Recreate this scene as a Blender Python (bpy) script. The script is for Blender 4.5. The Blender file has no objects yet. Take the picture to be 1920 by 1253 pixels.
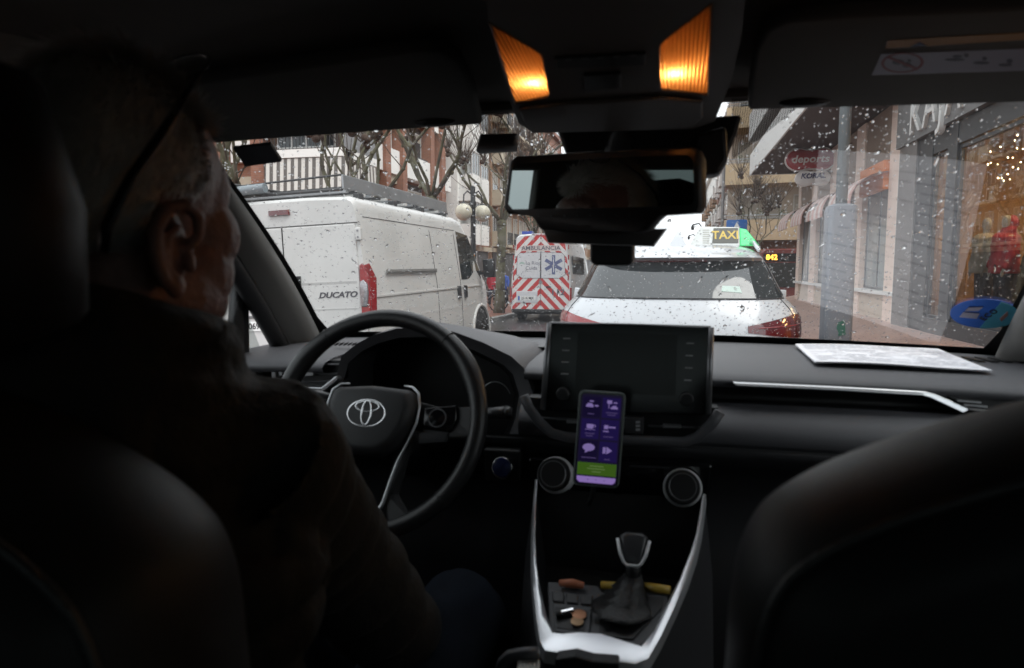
import bpy, bmesh, math, random
from mathutils import Vector, Matrix, noise
random.seed(7)
R = math.radians
scene = bpy.context.scene
COL = scene.collection

# ------------------------------------------------------------------ camera, sky, sun, exposure
CAM_YAW, CAM_PITCH, CAM_Z = R(13.34), R(5.64), 1.33
cam_d = bpy.data.cameras.new('camera')
cam_d.lens = 24.0; cam_d.sensor_width = 36.0
cam_d.clip_start = 0.02; cam_d.clip_end = 2000
cam_d.dof.use_dof = True; cam_d.dof.focus_distance = 5.0; cam_d.dof.aperture_fstop = 6.3
cam = bpy.data.objects.new('camera', cam_d); COL.objects.link(cam)
cam.location = (0, 0, CAM_Z)
cam.rotation_euler = (R(90) - CAM_PITCH, 0, CAM_YAW)
scene.camera = cam

SUN_EL, SUN_ROT = R(60), R(118)
world = bpy.data.worlds.new('World'); scene.world = world
world.use_nodes = True
wn, wl = world.node_tree.nodes, world.node_tree.links
wn.clear()
w_out = wn.new('ShaderNodeOutputWorld'); w_bg = wn.new('ShaderNodeBackground')
w_sky = wn.new('ShaderNodeTexSky'); w_sky.sky_type = 'NISHITA'; w_sky.sun_disc = False
w_sky.sun_elevation = SUN_EL; w_sky.sun_rotation = SUN_ROT
w_sky.air_density = 1.2; w_sky.dust_density = 3.0; w_sky.ozone_density = 1.0
w_hs = wn.new('ShaderNodeHueSaturation'); w_hs.inputs['Saturation'].default_value = 0.16
w_bg.inputs['Strength'].default_value = 0.15
# an even grey cloud deck over the clear sky
w_mix = wn.new('ShaderNodeMix'); w_mix.data_type = 'RGBA'; w_mix.inputs[0].default_value = 0.75; w_mix.inputs[7].default_value = (7.2, 7.5, 7.9, 1)
wl.new(w_sky.outputs[0], w_hs.inputs['Color']); wl.new(w_hs.outputs[0], w_mix.inputs[6]); wl.new(w_mix.outputs[2], w_bg.inputs['Color'])
wl.new(w_bg.outputs[0], w_out.inputs['Surface'])

sun_d = bpy.data.lights.new('sun', 'SUN'); sun_d.energy = 0.9; sun_d.angle = R(40); sun_d.color = (1.0, 0.97, 0.93)
sun = bpy.data.objects.new('sun', sun_d); COL.objects.link(sun)
# the sky's sun direction: rotation measured clockwise from +y seen from above
sdir = Vector((math.sin(SUN_ROT) * math.cos(SUN_EL), math.cos(SUN_ROT) * math.cos(SUN_EL), math.sin(SUN_EL)))
sun.rotation_euler = sdir.to_track_quat('Z', 'Y').to_euler()

scene.view_settings.view_transform = 'Standard'
scene.view_settings.look = 'None'
scene.view_settings.exposure = 1.05
scene.view_settings.gamma = 1.0
scene.render.engine = 'CYCLES'
cy = scene.cycles
cy.use_denoising = True
cy.max_bounces = 10; cy.diffuse_bounces = 4; cy.glossy_bounces = 4; cy.transmission_bounces = 8; cy.transparent_max_bounces = 24
cy.caustics_reflective = False; cy.caustics_refractive = False
cy.sample_clamp_indirect = 4.0

# ------------------------------------------------------------------ helpers
_ca, _sa, _cp, _sp = math.cos(CAM_YAW), math.sin(CAM_YAW), math.cos(CAM_PITCH), math.sin(CAM_PITCH)
_Rt = Vector((_ca, _sa, 0)); _F = Vector((-_sa * _cp, _ca * _cp, -_sp)); _U = Vector((-_sa * _sp, _ca * _sp, _cp))
EYE = Vector((0, 0, CAM_Z))
def ray(px, py): return _F + _Rt * ((px - 960) / 1280) + _U * ((626.5 - py) / 1280)
def at(px, py, y=None, z=None, x=None):
    """world point seen at a pixel of the 1920-wide photograph, at a known distance or height"""
    d = ray(px, py)
    t = y / d.y if y is not None else ((z - CAM_Z) / d.z if z is not None else x / d.x)
    return EYE + d * t
def at_plane(px, py, p0, n):
    d = ray(px, py); t = (Vector(p0) - EYE).dot(n) / d.dot(n)
    return EYE + d * t

class Frame:
    def __init__(s, o, ux, uy, un=None):
        s.o = Vector(o); s.ux = Vector(ux).normalized()
        if un is None: un = s.ux.cross(Vector(uy))
        s.un = Vector(un).normalized(); s.uy = s.un.cross(s.ux).normalized()
    def __call__(s, a, b, c=0.0): return s.o + s.ux * a + s.uy * b + s.un * c
    def inv(s, p):
        q = Vector(p) - s.o; return (q.dot(s.ux), q.dot(s.uy), q.dot(s.un))

class MB:
    def __init__(s): s.v = []; s.f = []; s.mi = []
    def add(s, vs, fs, mi=0):
        b = len(s.v); s.v += [tuple(v) for v in vs]
        for f in fs: s.f.append(tuple(b + i for i in f)); s.mi.append(mi)
        return s
    def quad(s, a, b, c, d, mi=0): return s.add([a, b, c, d], [(0, 1, 2, 3)], mi)
    def box(s, x0, x1, y0, y1, z0, z1, mi=0, M=None):
        vs = [Vector((x, y, z)) for z in (z0, z1) for y in (y0, y1) for x in (x0, x1)]
        if M is not None: vs = [M @ v if isinstance(M, Matrix) else M(*v) for v in vs]
        return s.add(vs, [(0, 2, 3, 1), (4, 5, 7, 6), (0, 1, 5, 4), (2, 6, 7, 3), (0, 4, 6, 2), (1, 3, 7, 5)], mi)
    def prism(s, pts, vec, mi=0):
        n = len(pts); vec = Vector(vec); p = [Vector(q) for q in pts]
        s.add(p + [q + vec for q in p], [tuple(range(n))[::-1], tuple(range(n, 2 * n))] + [(i, (i + 1) % n, n + (i + 1) % n, n + i) for i in range(n)], mi)
        return s
    def tube(s, pts, rad, n=8, mi=0, caps=True, flat=1.0, closed=False):
        P = [Vector(p) for p in pts]; m = len(P)
        rr = rad if isinstance(rad, (list, tuple)) else [rad] * m
        T0 = (P[1] - P[0]).normalized()
        up = Vector((0, 0, 1)) if abs(T0.z) < 0.9 else Vector((1, 0, 0))
        N = (up - T0 * up.dot(T0)).normalized(); vs = []
        for i in range(m):
            if closed: T = (P[(i + 1) % m] - P[i - 1])
            else: T = (P[min(i + 1, m - 1)] - P[max(i - 1, 0)])
            T = T.normalized() if T.length > 1e-9 else T0
            N = (N - T * N.dot(T)); N = N.normalized() if N.length > 1e-6 else T.orthogonal().normalized()
            B = T.cross(N)
            for k in range(n):
                a = 2 * math.pi * k / n
                vs.append(P[i] + N * (math.cos(a) * rr[i] * flat) + B * (math.sin(a) * rr[i]))
        fs = []
        for i in range(m if closed else m - 1):
            j = (i + 1) % m
            for k in range(n): fs.append((i * n + k, i * n + (k + 1) % n, j * n + (k + 1) % n, j * n + k))
        if caps and not closed: fs += [tuple(range(n))[::-1], tuple(range((m - 1) * n, m * n))]
        return s.add(vs, fs, mi)
    def ball(s, c, r, nu=16, nv=10, mi=0, M=None, fn=None):
        c = Vector(c); r = r if isinstance(r, (tuple, list)) else (r, r, r); vs = []; fs = []
        for j in range(nv + 1):
            th = math.pi * j / nv
            for i in range(nu):
                ph = 2 * math.pi * i / nu
                d = Vector((math.sin(th) * math.cos(ph), math.sin(th) * math.sin(ph), math.cos(th)))
                p = Vector((d.x * r[0], d.y * r[1], d.z * r[2]))
                if fn: p = fn(p, d)
                if M: p = M @ p
                vs.append(c + p)
        for j in range(nv):
            for i in range(nu): fs.append((j * nu + i, (j + 1) * nu + i, (j + 1) * nu + (i + 1) % nu, j * nu + (i + 1) % nu))
        return s.add(vs, fs, mi)
    def grid(s, fn, nu, nv, mi=0):
        vs = [fn(i / nu, j / nv) for j in range(nv + 1) for i in range(nu + 1)]
        return s.add(vs, [(j * (nu + 1) + i, j * (nu + 1) + i + 1, (j + 1) * (nu + 1) + i + 1, (j + 1) * (nu + 1) + i) for j in range(nv) for i in range(nu)], mi)
    def loft(s, rings, mi=0, caps=True, closed=True):
        n = len(rings[0]); vs = [p for r in rings for p in r]; fs = []
        for i in range(len(rings) - 1):
            for k in range(n if closed else n - 1):
                fs.append((i * n + k, i * n + (k + 1) % n, (i + 1) * n + (k + 1) % n, (i + 1) * n + k))
        if caps and closed: fs += [tuple(range(n))[::-1], tuple(range((len(rings) - 1) * n, len(rings) * n))]
        return s.add(vs, fs, mi)
    def lathe(s, prof, fr, n=24, mi=0):
        """prof: (radius, height along fr.un)"""
        rings = [[fr(r * math.cos(2 * math.pi * k / n), r * math.sin(2 * math.pi * k / n), h) for k in range(n)] for r, h in prof]
        return s.loft(rings, mi)
    def pillow(s, outline, thick, fr, inset=0.02, steps=4, mi=0):
        """a rounded slab: outline (a, b) in the frame's plane, thickness along its normal"""
        cx = sum(p[0] for p in outline) / len(outline); cyy = sum(p[1] for p in outline) / len(outline)
        rad = sum(math.hypot(p[0] - cx, p[1] - cyy) for p in outline) / len(outline); rings = []
        for k in range(2 * steps + 1):
            a = -math.pi / 2 + math.pi * k / (2 * steps)
            off = 1 - (inset / rad) * (1 - math.cos(a)); h = thick / 2 * math.sin(a)
            rings.append([fr(cx + (p[0] - cx) * off, cyy + (p[1] - cyy) * off, h) for p in outline])
        return s.loft(rings, mi)
    def build(s, name, mats, parent=None, smooth=False, bevel=0.0, auto=None):
        me = bpy.data.meshes.new(name); me.from_pydata(s.v, [], s.f)
        mats = mats if isinstance(mats, (list, tuple)) else [mats]
        for m in mats: me.materials.append(m)
        if len(mats) > 1: me.polygons.foreach_set('material_index', s.mi)
        bm = bmesh.new(); bm.from_mesh(me); bmesh.ops.recalc_face_normals(bm, faces=bm.faces[:]); bm.to_mesh(me); bm.free()
        return link(name, me, parent, smooth, bevel, auto)

INV = {}
def link(name, me, parent=None, smooth=False, bevel=0.0, auto=None):
    o = bpy.data.objects.new(name, me); COL.objects.link(o)
    if parent is not None:
        o.parent = parent
        if parent.name in INV: o.matrix_parent_inverse = INV[parent.name]
    if smooth and me.polygons: me.polygons.foreach_set('use_smooth', [True] * len(me.polygons))
    if bevel:
        b = o.modifiers.new('bevel', 'BEVEL'); b.width = bevel; b.segments = 2; b.limit_method = 'ANGLE'; b.angle_limit = R(35)
        try: b.harden_normals = False
        except Exception: pass
    if auto is not None and me.polygons:
        me.polygons.foreach_set('use_smooth', [True] * len(me.polygons))
        bm = bmesh.new(); bm.from_mesh(me)
        for e in bm.edges:
            if len(e.link_faces) == 2 and e.calc_face_angle(0) > R(auto): e.smooth = False
        bm.to_mesh(me); bm.free()
    return o
def thing(name, label, cat, loc=(0, 0, 0), rot=(0, 0, 0), group=None, local=False):
    o = bpy.data.objects.new(name, None); COL.objects.link(o)
    o.empty_display_size = 0.1
    o.location = loc; o.rotation_euler = rot; o['label'] = label; o['category'] = cat
    if group: o['group'] = group
    if not local:
        from mathutils import Euler
        M = Matrix.Translation(Vector(loc)) @ Euler(rot).to_matrix().to_4x4()
        INV[o.name] = M.inverted()
    return o
def tag(o, label, cat, group=None):
    o['label'] = label; o['category'] = cat
    if group: o['group'] = group
    return o
def struct(o, kind='structure'): o['kind'] = kind; return o
def copy_tree(o, parent=None):
    c = o.copy(); COL.objects.link(c)
    if parent is not None: c.parent = parent
    for ch in list(o.children): copy_tree(ch, c)
    return c
def text(name, s, size, fr, mat, parent, align='CENTER', extrude=0.001, bold=0.0, shear=0.0, sx=1.0, space=1.0):
    cu = bpy.data.curves.new(name, 'FONT'); cu.body = s; cu.size = size; cu.align_x = align; cu.align_y = 'CENTER'
    cu.extrude = extrude; cu.offset = bold; cu.shear = shear; cu.space_character = space; cu.resolution_u = 3
    t = bpy.data.objects.new('tmp', cu); COL.objects.link(t)
    dg = bpy.context.evaluated_depsgraph_get(); dg.update()
    me = bpy.data.meshes.new_from_object(t.evaluated_get(dg)); bpy.data.objects.remove(t); bpy.data.curves.remove(cu)
    for v in me.vertices: v.co = fr(v.co.x * sx, v.co.y, v.co.z)
    me.materials.clear(); me.materials.append(mat)
    return link(name, me, parent)

# ------------------------------------------------------------------ materials
MATS = {}
def mat(name, col, rough=0.5, metal=0.0, var=0.12, scale=8.0, bump=0.0, bscale=60.0, coat=0.0, emit=None, estr=0.0, spec=0.5, sheen=0.0):
    if name in MATS: return MATS[name]
    m = bpy.data.materials.new(name); m.use_nodes = True; MATS[name] = m
    nt = m.node_tree; b = nt.nodes['Principled BSDF']
    tc = nt.nodes.new('ShaderNodeTexCoord')
    n = nt.nodes.new('ShaderNodeTexNoise'); n.inputs['Scale'].default_value = scale; n.inputs['Detail'].default_value = 5
    nt.links.new(tc.outputs['Object'], n.inputs['Vector'])
    mx = nt.nodes.new('ShaderNodeMix'); mx.data_type = 'RGBA'
    c = list(col)
    mx.inputs[6].default_value = [x * (1 - var) for x in c] + [1]; mx.inputs[7].default_value = [min(1, x * (1 + var)) for x in c] + [1]
    nt.links.new(n.outputs['Fac'], mx.inputs[0]); nt.links.new(mx.outputs[2], b.inputs['Base Color'])
    b.inputs['Roughness'].default_value = rough; b.inputs['Metallic'].default_value = metal
    b.inputs['Coat Weight'].default_value = coat; b.inputs['Specular IOR Level'].default_value = spec
    if sheen: b.inputs['Sheen Weight'].default_value = sheen
    if emit: b.inputs['Emission Color'].default_value = list(emit) + [1]; b.inputs['Emission Strength'].default_value = estr
    if bump:
        n2 = nt.nodes.new('ShaderNodeTexNoise'); n2.inputs['Scale'].default_value = bscale; n2.inputs['Detail'].default_value = 6
        nt.links.new(tc.outputs['Object'], n2.inputs['Vector'])
        bp = nt.nodes.new('ShaderNodeBump'); bp.inputs['Strength'].default_value = bump; bp.inputs['Distance'].default_value = 0.01
        nt.links.new(n2.outputs['Fac'], bp.inputs['Height']); nt.links.new(bp.outputs[0], b.inputs['Normal'])
    return m
def nodes_of(m): return m.node_tree.nodes, m.node_tree.links
def emit_mat(name, col, s):
    m = bpy.data.materials.new(name); m.use_nodes = True; n, l = nodes_of(m); n.clear()
    o = n.new('ShaderNodeOutputMaterial'); e = n.new('ShaderNodeEmission'); e.inputs[0].default_value = list(col) + [1]; e.inputs[1].default_value = s
    l.new(e.outputs[0], o.inputs[0]); return m
def glass_mat(name, tint, refl=0.08, grow=1.0, rough=0.0):
    """a thin pane: lets light straight through and mirrors more at a glancing angle"""
    m = bpy.data.materials.new(name); m.use_nodes = True; n, l = nodes_of(m); n.clear()
    o = n.new('ShaderNodeOutputMaterial'); t = n.new('ShaderNodeBsdfTransparent'); t.inputs[0].default_value = list(tint) + [1]
    g = n.new('ShaderNodeBsdfGlossy'); g.inputs['Roughness'].default_value = rough
    lw = n.new('ShaderNodeLayerWeight'); lw.inputs[0].default_value = 0.5
    p = n.new('ShaderNodeMath'); p.operation = 'POWER'; p.inputs[1].default_value = 4.0; l.new(lw.outputs['Facing'], p.inputs[0])
    a = n.new('ShaderNodeMath'); a.operation = 'MULTIPLY_ADD'; a.inputs[1].default_value = grow; a.inputs[2].default_value = refl; a.use_clamp = True
    l.new(p.outputs[0], a.inputs[0])
    x = n.new('ShaderNodeMixShader'); l.new(a.outputs[0], x.inputs[0]); l.new(t.outputs[0], x.inputs[1]); l.new(g.outputs[0], x.inputs[2]); l.new(x.outputs[0], o.inputs[0])
    return m

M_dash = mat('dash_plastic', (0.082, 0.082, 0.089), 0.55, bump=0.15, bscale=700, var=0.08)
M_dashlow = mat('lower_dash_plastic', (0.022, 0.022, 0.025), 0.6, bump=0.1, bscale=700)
M_pad = mat('dash_pad', (0.075, 0.075, 0.083), 0.55, bump=0.12, bscale=600, var=0.08)
M_blk = mat('black_plastic', (0.008, 0.008, 0.009), 0.5)
M_gloss = mat('piano_black', (0.006, 0.006, 0.007), 0.12)
M_screen = mat('screen_glass', (0.008, 0.008, 0.008), 0.22)
M_silver = mat('satin_silver', (0.62, 0.63, 0.65), 0.32, metal=0.9, var=0.04)
M_trim = mat('console_trim_silver', (0.80, 0.81, 0.84), 0.30, metal=0.75, var=0.04)
M_chrome = mat('chrome', (0.85, 0.85, 0.87), 0.12, metal=1.0, var=0.02)
M_leather = mat('black_leather', (0.016, 0.016, 0.017), 0.42, bump=0.25, bscale=260)
M_wheel = mat('wheel_leather', (0.014, 0.014, 0.015), 0.36, bump=0.12, bscale=400)
M_seat = mat('seat_leather', (0.0115, 0.0115, 0.012), 0.52, spec=0.22, bump=0.07, bscale=420)
M_liner = mat('headliner_cloth', (0.13, 0.125, 0.115), 0.95, bump=0.3, bscale=900, var=0.06)
M_visor = mat('visor_cloth', (0.085, 0.085, 0.08), 0.9, bump=0.2, bscale=900, var=0.05)
M_pillar = mat('pillar_trim', (0.20, 0.195, 0.185), 0.8, bump=0.15, bscale=800, var=0.04)
M_carpet = mat('carpet', (0.01, 0.01, 0.01), 0.95)
M_frit = mat('frit_black', (0.004, 0.004, 0.004), 0.5)
M_white = mat('white_paint', (0.74, 0.75, 0.76), 0.22, var=0.03, scale=3, coat=0.5)
M_vanwhite = mat('van_white_paint', (0.56, 0.555, 0.54), 0.4, var=0.16, scale=1.6, coat=0.25)
M_rubber = mat('rubber', (0.012, 0.012, 0.012), 0.75)
M_rim = mat('steel_rim', (0.25, 0.25, 0.26), 0.4, metal=0.8)
M_red = mat('red_lens', (0.26, 0.008, 0.012), 0.12, var=0.25, scale=18, coat=1.0)
M_dred = mat('dark_red_lens', (0.10, 0.005, 0.008), 0.12, var=0.3, scale=20, coat=1.0)  # dark brake light red, also the taxi's shaded right tail light
M_clear = mat('clear_lens', (0.30, 0.29, 0.30), 0.12, metal=0.6, var=0.75, scale=38)
M_plate = mat('plate_white', (0.78, 0.78, 0.76), 0.4, var=0.04)
M_ink = mat('plate_ink', (0.02, 0.02, 0.025), 0.5)
M_carglass = mat('dark_car_glass', (0.012, 0.016, 0.016), 0.03, var=0.1, spec=0.8)
M_asphalt = None

# ------------------------------------------------------------------ the car we sit in
XC = -0.11
car = thing('car', 'dark car interior around the camera with leather seats, dashboard and rain speckled windscreen', 'car', (XC, 0, 0))
def pp(pts, y): return [at(a, b, y=y) for a, b in pts]
def plate_px(mb, pts, y, th, mi=0): return mb.prism(pp(pts, y), (0, th, 0), mi)

def ws_hw(t): return 0.745 + (0.69 - 0.745) * t
def ws(x, t):
    s = (x - XC) / 0.74
    return Vector((x, 1.72 - 0.62 * t - (0.175 - 0.06 * t) * s * s + 0.03 * math.sin(math.pi * t), 1.155 + 0.415 * t))
def ws_at(px, py, off=0.0):
    d = ray(px, py); lo, hi = 0.6, 2.2
    for _ in range(40):
        m = (lo + hi) / 2; p = EYE + d * (m / d.y); t = (p.z - 1.155) / 0.415
        if p.y - ws(p.x, t).y > 0: hi = m
        else: lo = m
    p = EYE + d * (lo / d.y)
    return p + Vector((0, -0.55, -0.83)) * off

# glass: normals are made to face the cabin
mb = MB(); mb.grid(lambda u, v: ws(XC + (2 * u - 1) * ws_hw(v), v), 24, 14)
M_ws = glass_mat('windscreen_glass', (0.93, 0.95, 0.94), 0.07, 4.2)
windshield = mb.build('windshield', M_ws, car, smooth=True)
# black ceramic border along the bottom and the sides
mb = MB(); OFFW = Vector((0, -0.0025, -0.0035))
mb.grid(lambda u, v: ws(XC + (2 * u - 1) * ws_hw(0), -0.02 + 0.06 * v) + OFFW, 24, 1)
for sd in (-1, 1):
    mb.grid(lambda u, v: ws(XC + sd * (ws_hw(v) - 0.016 * u - 0.02 * u * max(0, 1 - 8 * v)), v) + OFFW * 1.3, 1, 14)
mb.build('glass_border', M_frit, windshield)
# dotted shade band round the mirror foot
m = bpy.data.materials.new('dotted_band'); m.use_nodes = True; n, l = nodes_of(m); n.clear()
o_ = n.new('ShaderNodeOutputMaterial'); tr = n.new('ShaderNodeBsdfTransparent'); df = n.new('ShaderNodeBsdfDiffuse'); df.inputs[0].default_value = (0.01, 0.01, 0.01, 1)
tc = n.new('ShaderNodeTexCoord'); vo = n.new('ShaderNodeTexVoronoi'); vo.voronoi_dimensions = '2D'; vo.inputs['Scale'].default_value = 300; vo.inputs['Randomness'].default_value = 0.0; mpn = n.new('ShaderNodeMapping'); mpn.inputs['Rotation'].default_value = (R(56), 0, 0)
gt = n.new('ShaderNodeMath'); gt.operation = 'LESS_THAN'; gt.inputs[1].default_value = 0.42
mx = n.new('ShaderNodeMixShader'); l.new(tc.outputs['Object'], mpn.inputs['Vector']); l.new(mpn.outputs[0], vo.inputs['Vector']); l.new(vo.outputs['Distance'], gt.inputs[0])
l.new(gt.outputs[0], mx.inputs[0]); l.new(tr.outputs[0], mx.inputs[1]); l.new(df.outputs[0], mx.inputs[2]); l.new(mx.outputs[0], o_.inputs[0])
mb = MB()
poly = [(880, 205), (955, 205), (955, 250), (918, 248)]
mb.add([ws_at(a, b, 0.006) for a, b in poly], [(0, 1, 2, 3)])
mb.add([ws_at(a, b, 0.006) for a, b in [(1372, 180), (1512, 180), (1484, 205), (1420, 258), (1372, 296)]], [(0, 1, 2, 3, 4)])
mb.build('dotted_band', m, windshield)

# raindrops on the outside of the glass: far too many to count
M_drop = bpy.data.materials.new('rain_water'); M_drop.use_nodes = True; n, l = nodes_of(M_drop); n.clear()
o_ = n.new('ShaderNodeOutputMaterial'); g_ = n.new('ShaderNodeBsdfRefraction'); g_.inputs['IOR'].default_value = 1.33; g_.inputs['Roughness'].default_value = 0.0
gl_ = n.new('ShaderNodeBsdfGlossy'); gl_.inputs['Roughness'].default_value = 0.02; mx = n.new('ShaderNodeMixShader'); mx.inputs[0].default_value = 0.09
l.new(g_.outputs[0], mx.inputs[1]); l.new(gl_.outputs[0], mx.inputs[2]); l.new(mx.outputs[0], o_.inputs[0])
mb = MB(); rr = random.Random(3)
def drop(x, t, r, st=1.0, ang=0.0):
    p = ws(x, t); e = 0.004
    tx = (ws(x + e, t) - p).normalized(); ty = (ws(x, t + e) - p).normalized(); nn = tx.cross(ty).normalized()
    if nn.y < 0: nn = -nn
    ca_, sa_ = math.cos(ang), math.sin(ang); n_ = 8; vs = []; fs = []
    for k, (q, h) in enumerate(((1.0, 0.0), (0.82, 0.34), (0.45, 0.56))):
        for i in range(n_):
            a = 2 * math.pi * i / n_; w = 1 + 0.13 * math.sin(2 * a + x * 99) + 0.1 * math.sin(3 * a + t * 77)
            u, v = math.cos(a) * r * q * w, math.sin(a) * r * q * w * st
            vs.append(p + tx * (u * ca_ - v * sa_) + ty * (u * sa_ + v * ca_) + nn * (h * r * 0.75 + 0.0006))
    vs.append(p + nn * (0.66 * r * 0.75 + 0.0006)); vs.append(p + nn * 0.0006)
    for k in range(2):
        for i in range(n_): fs.append((k * n_ + i, k * n_ + (i + 1) % n_, (k + 1) * n_ + (i + 1) % n_, (k + 1) * n_ + i))
    for i in range(n_):
        fs.append((2 * n_ + i, 2 * n_ + (i + 1) % n_, 3 * n_)); fs.append(((i + 1) % n_, i, 3 * n_ + 1))
    mb.add(vs, fs)
for i in range(11500):
    t = rr.random(); x = XC + (2 * rr.random() - 1) * ws_hw(t) * 0.985
    dens = 0.5 + 0.5 * noise.noise(Vector((x * 4, t * 4, 1.3)))
    if rr.random() > 0.35 + 0.65 * dens + (0.25 if x > 0 else -0.05): continue
    r = 0.0006 + 0.0012 * rr.random() ** 2.0
    q = rr.random()
    if q < 0.07: r *= 1.8
    elif q < 0.085: r *= 2.6
    drop(x, t, r, (1 + 0.8 * rr.random()) if q > .004 else rr.uniform(3, 6), rr.uniform(-0.9, 0.3))
o = mb.build('raindrops', M_drop, windshield, smooth=True); o['kind'] = 'stuff'

# low-emission round sticker and the dark tag at the left, stuck to the glass
def ws_poly(name, pts, mt, parent, off): 
    mb = MB(); P = [ws_at(a, b, off) for a, b in pts]; mb.prism(P, Vector((0, -0.55, -0.83)) * 0.0012); return mb.build(name, mt, parent)
def ell(cx, cy_, rx, ry, a0=0, a1=360, n=40): return [(cx + rx * math.cos(R(a0 + (a1 - a0) * i / n)), cy_ + ry * math.sin(R(a0 + (a1 - a0) * i / n))) for i in range(n + (0 if a1 - a0 == 360 else 1))]
M_stb = mat('sticker_blue', (0.02, 0.10, 0.42), 0.5); M_stt = mat('sticker_teal', (0.05, 0.24, 0.33), 0.5); M_stg = mat('sticker_grey', (0.25, 0.24, 0.3), 0.5)
rot = lambda pts, c, a: [(c[0] + (x - c[0]) * math.cos(a) - (y - c[1]) * math.sin(a), c[1] + (x - c[0]) * math.sin(a) + (y - c[1]) * math.cos(a)) for x, y in pts]
stk = ws_poly('emission_sticker', ell(1846, 585, 65, 27), M_stb, windshield, 0.003)
ws_poly('sticker_half', [(1836, 611)] + ell(1846, 585, 64, 26, 95, -62, 30), M_stt, windshield, 0.0048)
ws_poly('sticker_panel', [(1815, 571), (1842, 570), (1833, 577), (1808, 578)], M_stg, windshield, 0.0062)
ws_poly('sticker_panel', [(1805, 580), (1835, 582), (1830, 592), (1798, 589)], M_stg, windshield, 0.0062)
ws_poly('sticker_panel', [(1873, 592), (1888, 578), (1889, 585), (1876, 597)], mat('sticker_rust', (0.2, 0.1, 0.09), 0.6), windshield, 0.0062)
c0, c1, c2 = ws_at(1852, 585, 0.0064), ws_at(1870, 573, 0.0064), ws_at(1862, 592, 0.0064)
text('sticker_lettering', 'ECO', 0.016, Frame(c0, c1 - c0, c2 - c0), M_ink, windshield, extrude=0.0003, bold=0.0006, space=1.3)

tg = MB(); tg.prism([ws_at(a, b, 0.004) for a, b in [(440, 270), (510, 262), (531, 295), (463, 304)]], Vector((0, -0.004, -0.006)))
o = tg.build('dark_tag', mat('tag_film', (0.02, 0.021, 0.027), 0.35), None, bevel=0.001); INV.pop(o.name, None)
tag(o, 'small dark square tag stuck to the windscreen at its upper left corner', 'tag')
mb = MB(); fr = Frame(at(932, 269, y=1.08), (1, 0.05, 0), (0, 0.25, 1))
mb.pillow([(-.033, -.013), (.033, -.011), (.035, .011), (-.028, .012)], 0.03, fr, 0.008)
o = mb.build('toll_transponder', mat('grey_plastic', (0.07, 0.07, 0.075), 0.5), None, smooth=True)
tag(o, 'small grey toll transponder box on the windscreen left of the rear view mirror', 'toll tag')

# shell: roof lining, rear, floor, doors
def liner(u, v):
    y = -1.25 + 2.34 * v; x = XC + (2 * u - 1) * (0.70 - 0.06 * max(0, v - 0.7)); s = abs(2 * u - 1)
    z = 1.645 - 0.12 * s ** 5 * (1 - .8 * max(0, min(1, (y - .55) / .45))) - (0.06 * max(0, (y - 0.75) / 0.34) ** 1.5 if y > 0.75 else 0)
    return Vector((x, y, z))
mb = MB(); mb.grid(liner, 24, 26); mb.grid(lambda u, v: liner(u, v) + Vector((0, 0, 0.05)), 24, 26)
roof = mb.build('roof_lining', M_liner, car, smooth=True)
mb = MB(); mb.box(XC - .72, XC + .72, 1.075, 1.11, 1.575, 1.70); mb.build('windscreen_header', M_liner, car, bevel=0.01)
mb = MB(); mb.box(XC - .8, XC + .8, -1.3, 1.9, 0.30, 0.33); mb.build('floor_carpet', M_carpet, car)
mb = MB(); mb.box(XC - .8, XC + .8, -1.3, -1.26, 0.3, 1.12); mb.box(XC - .8, XC + .8, -1.3, -1.26, 1.52, 1.72); mb.box(XC - .8, XC - .62, -1.3, -1.26, 1.12, 1.52); mb.box(XC + .62, XC + .8, -1.3, -1.26, 1.12, 1.52)
mb.build('tailgate', M_dashlow, car)
mb = MB(); mb.quad((XC - .62, -1.28, 1.12), (XC + .62, -1.28, 1.12), (XC + .62, -1.28, 1.52), (XC - .62, -1.28, 1.52))
M_priv = glass_mat('privacy_glass', (0.115, 0.135, 0.13), 0.05, 0.6); M_side = glass_mat('side_glass', (0.60, 0.63, 0.62), 0.05, 0.8)
mb.build('rear_window', M_priv, car)
mb = MB(); mb.box(XC - .62, XC + .62, -0.95, -0.45, 0.55, 0.75); mb.box(XC - .62, XC + .62, -1.0, -0.86, 0.7, 1.15); mb.build('rear_bench', M_seat, car, bevel=0.05)
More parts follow.
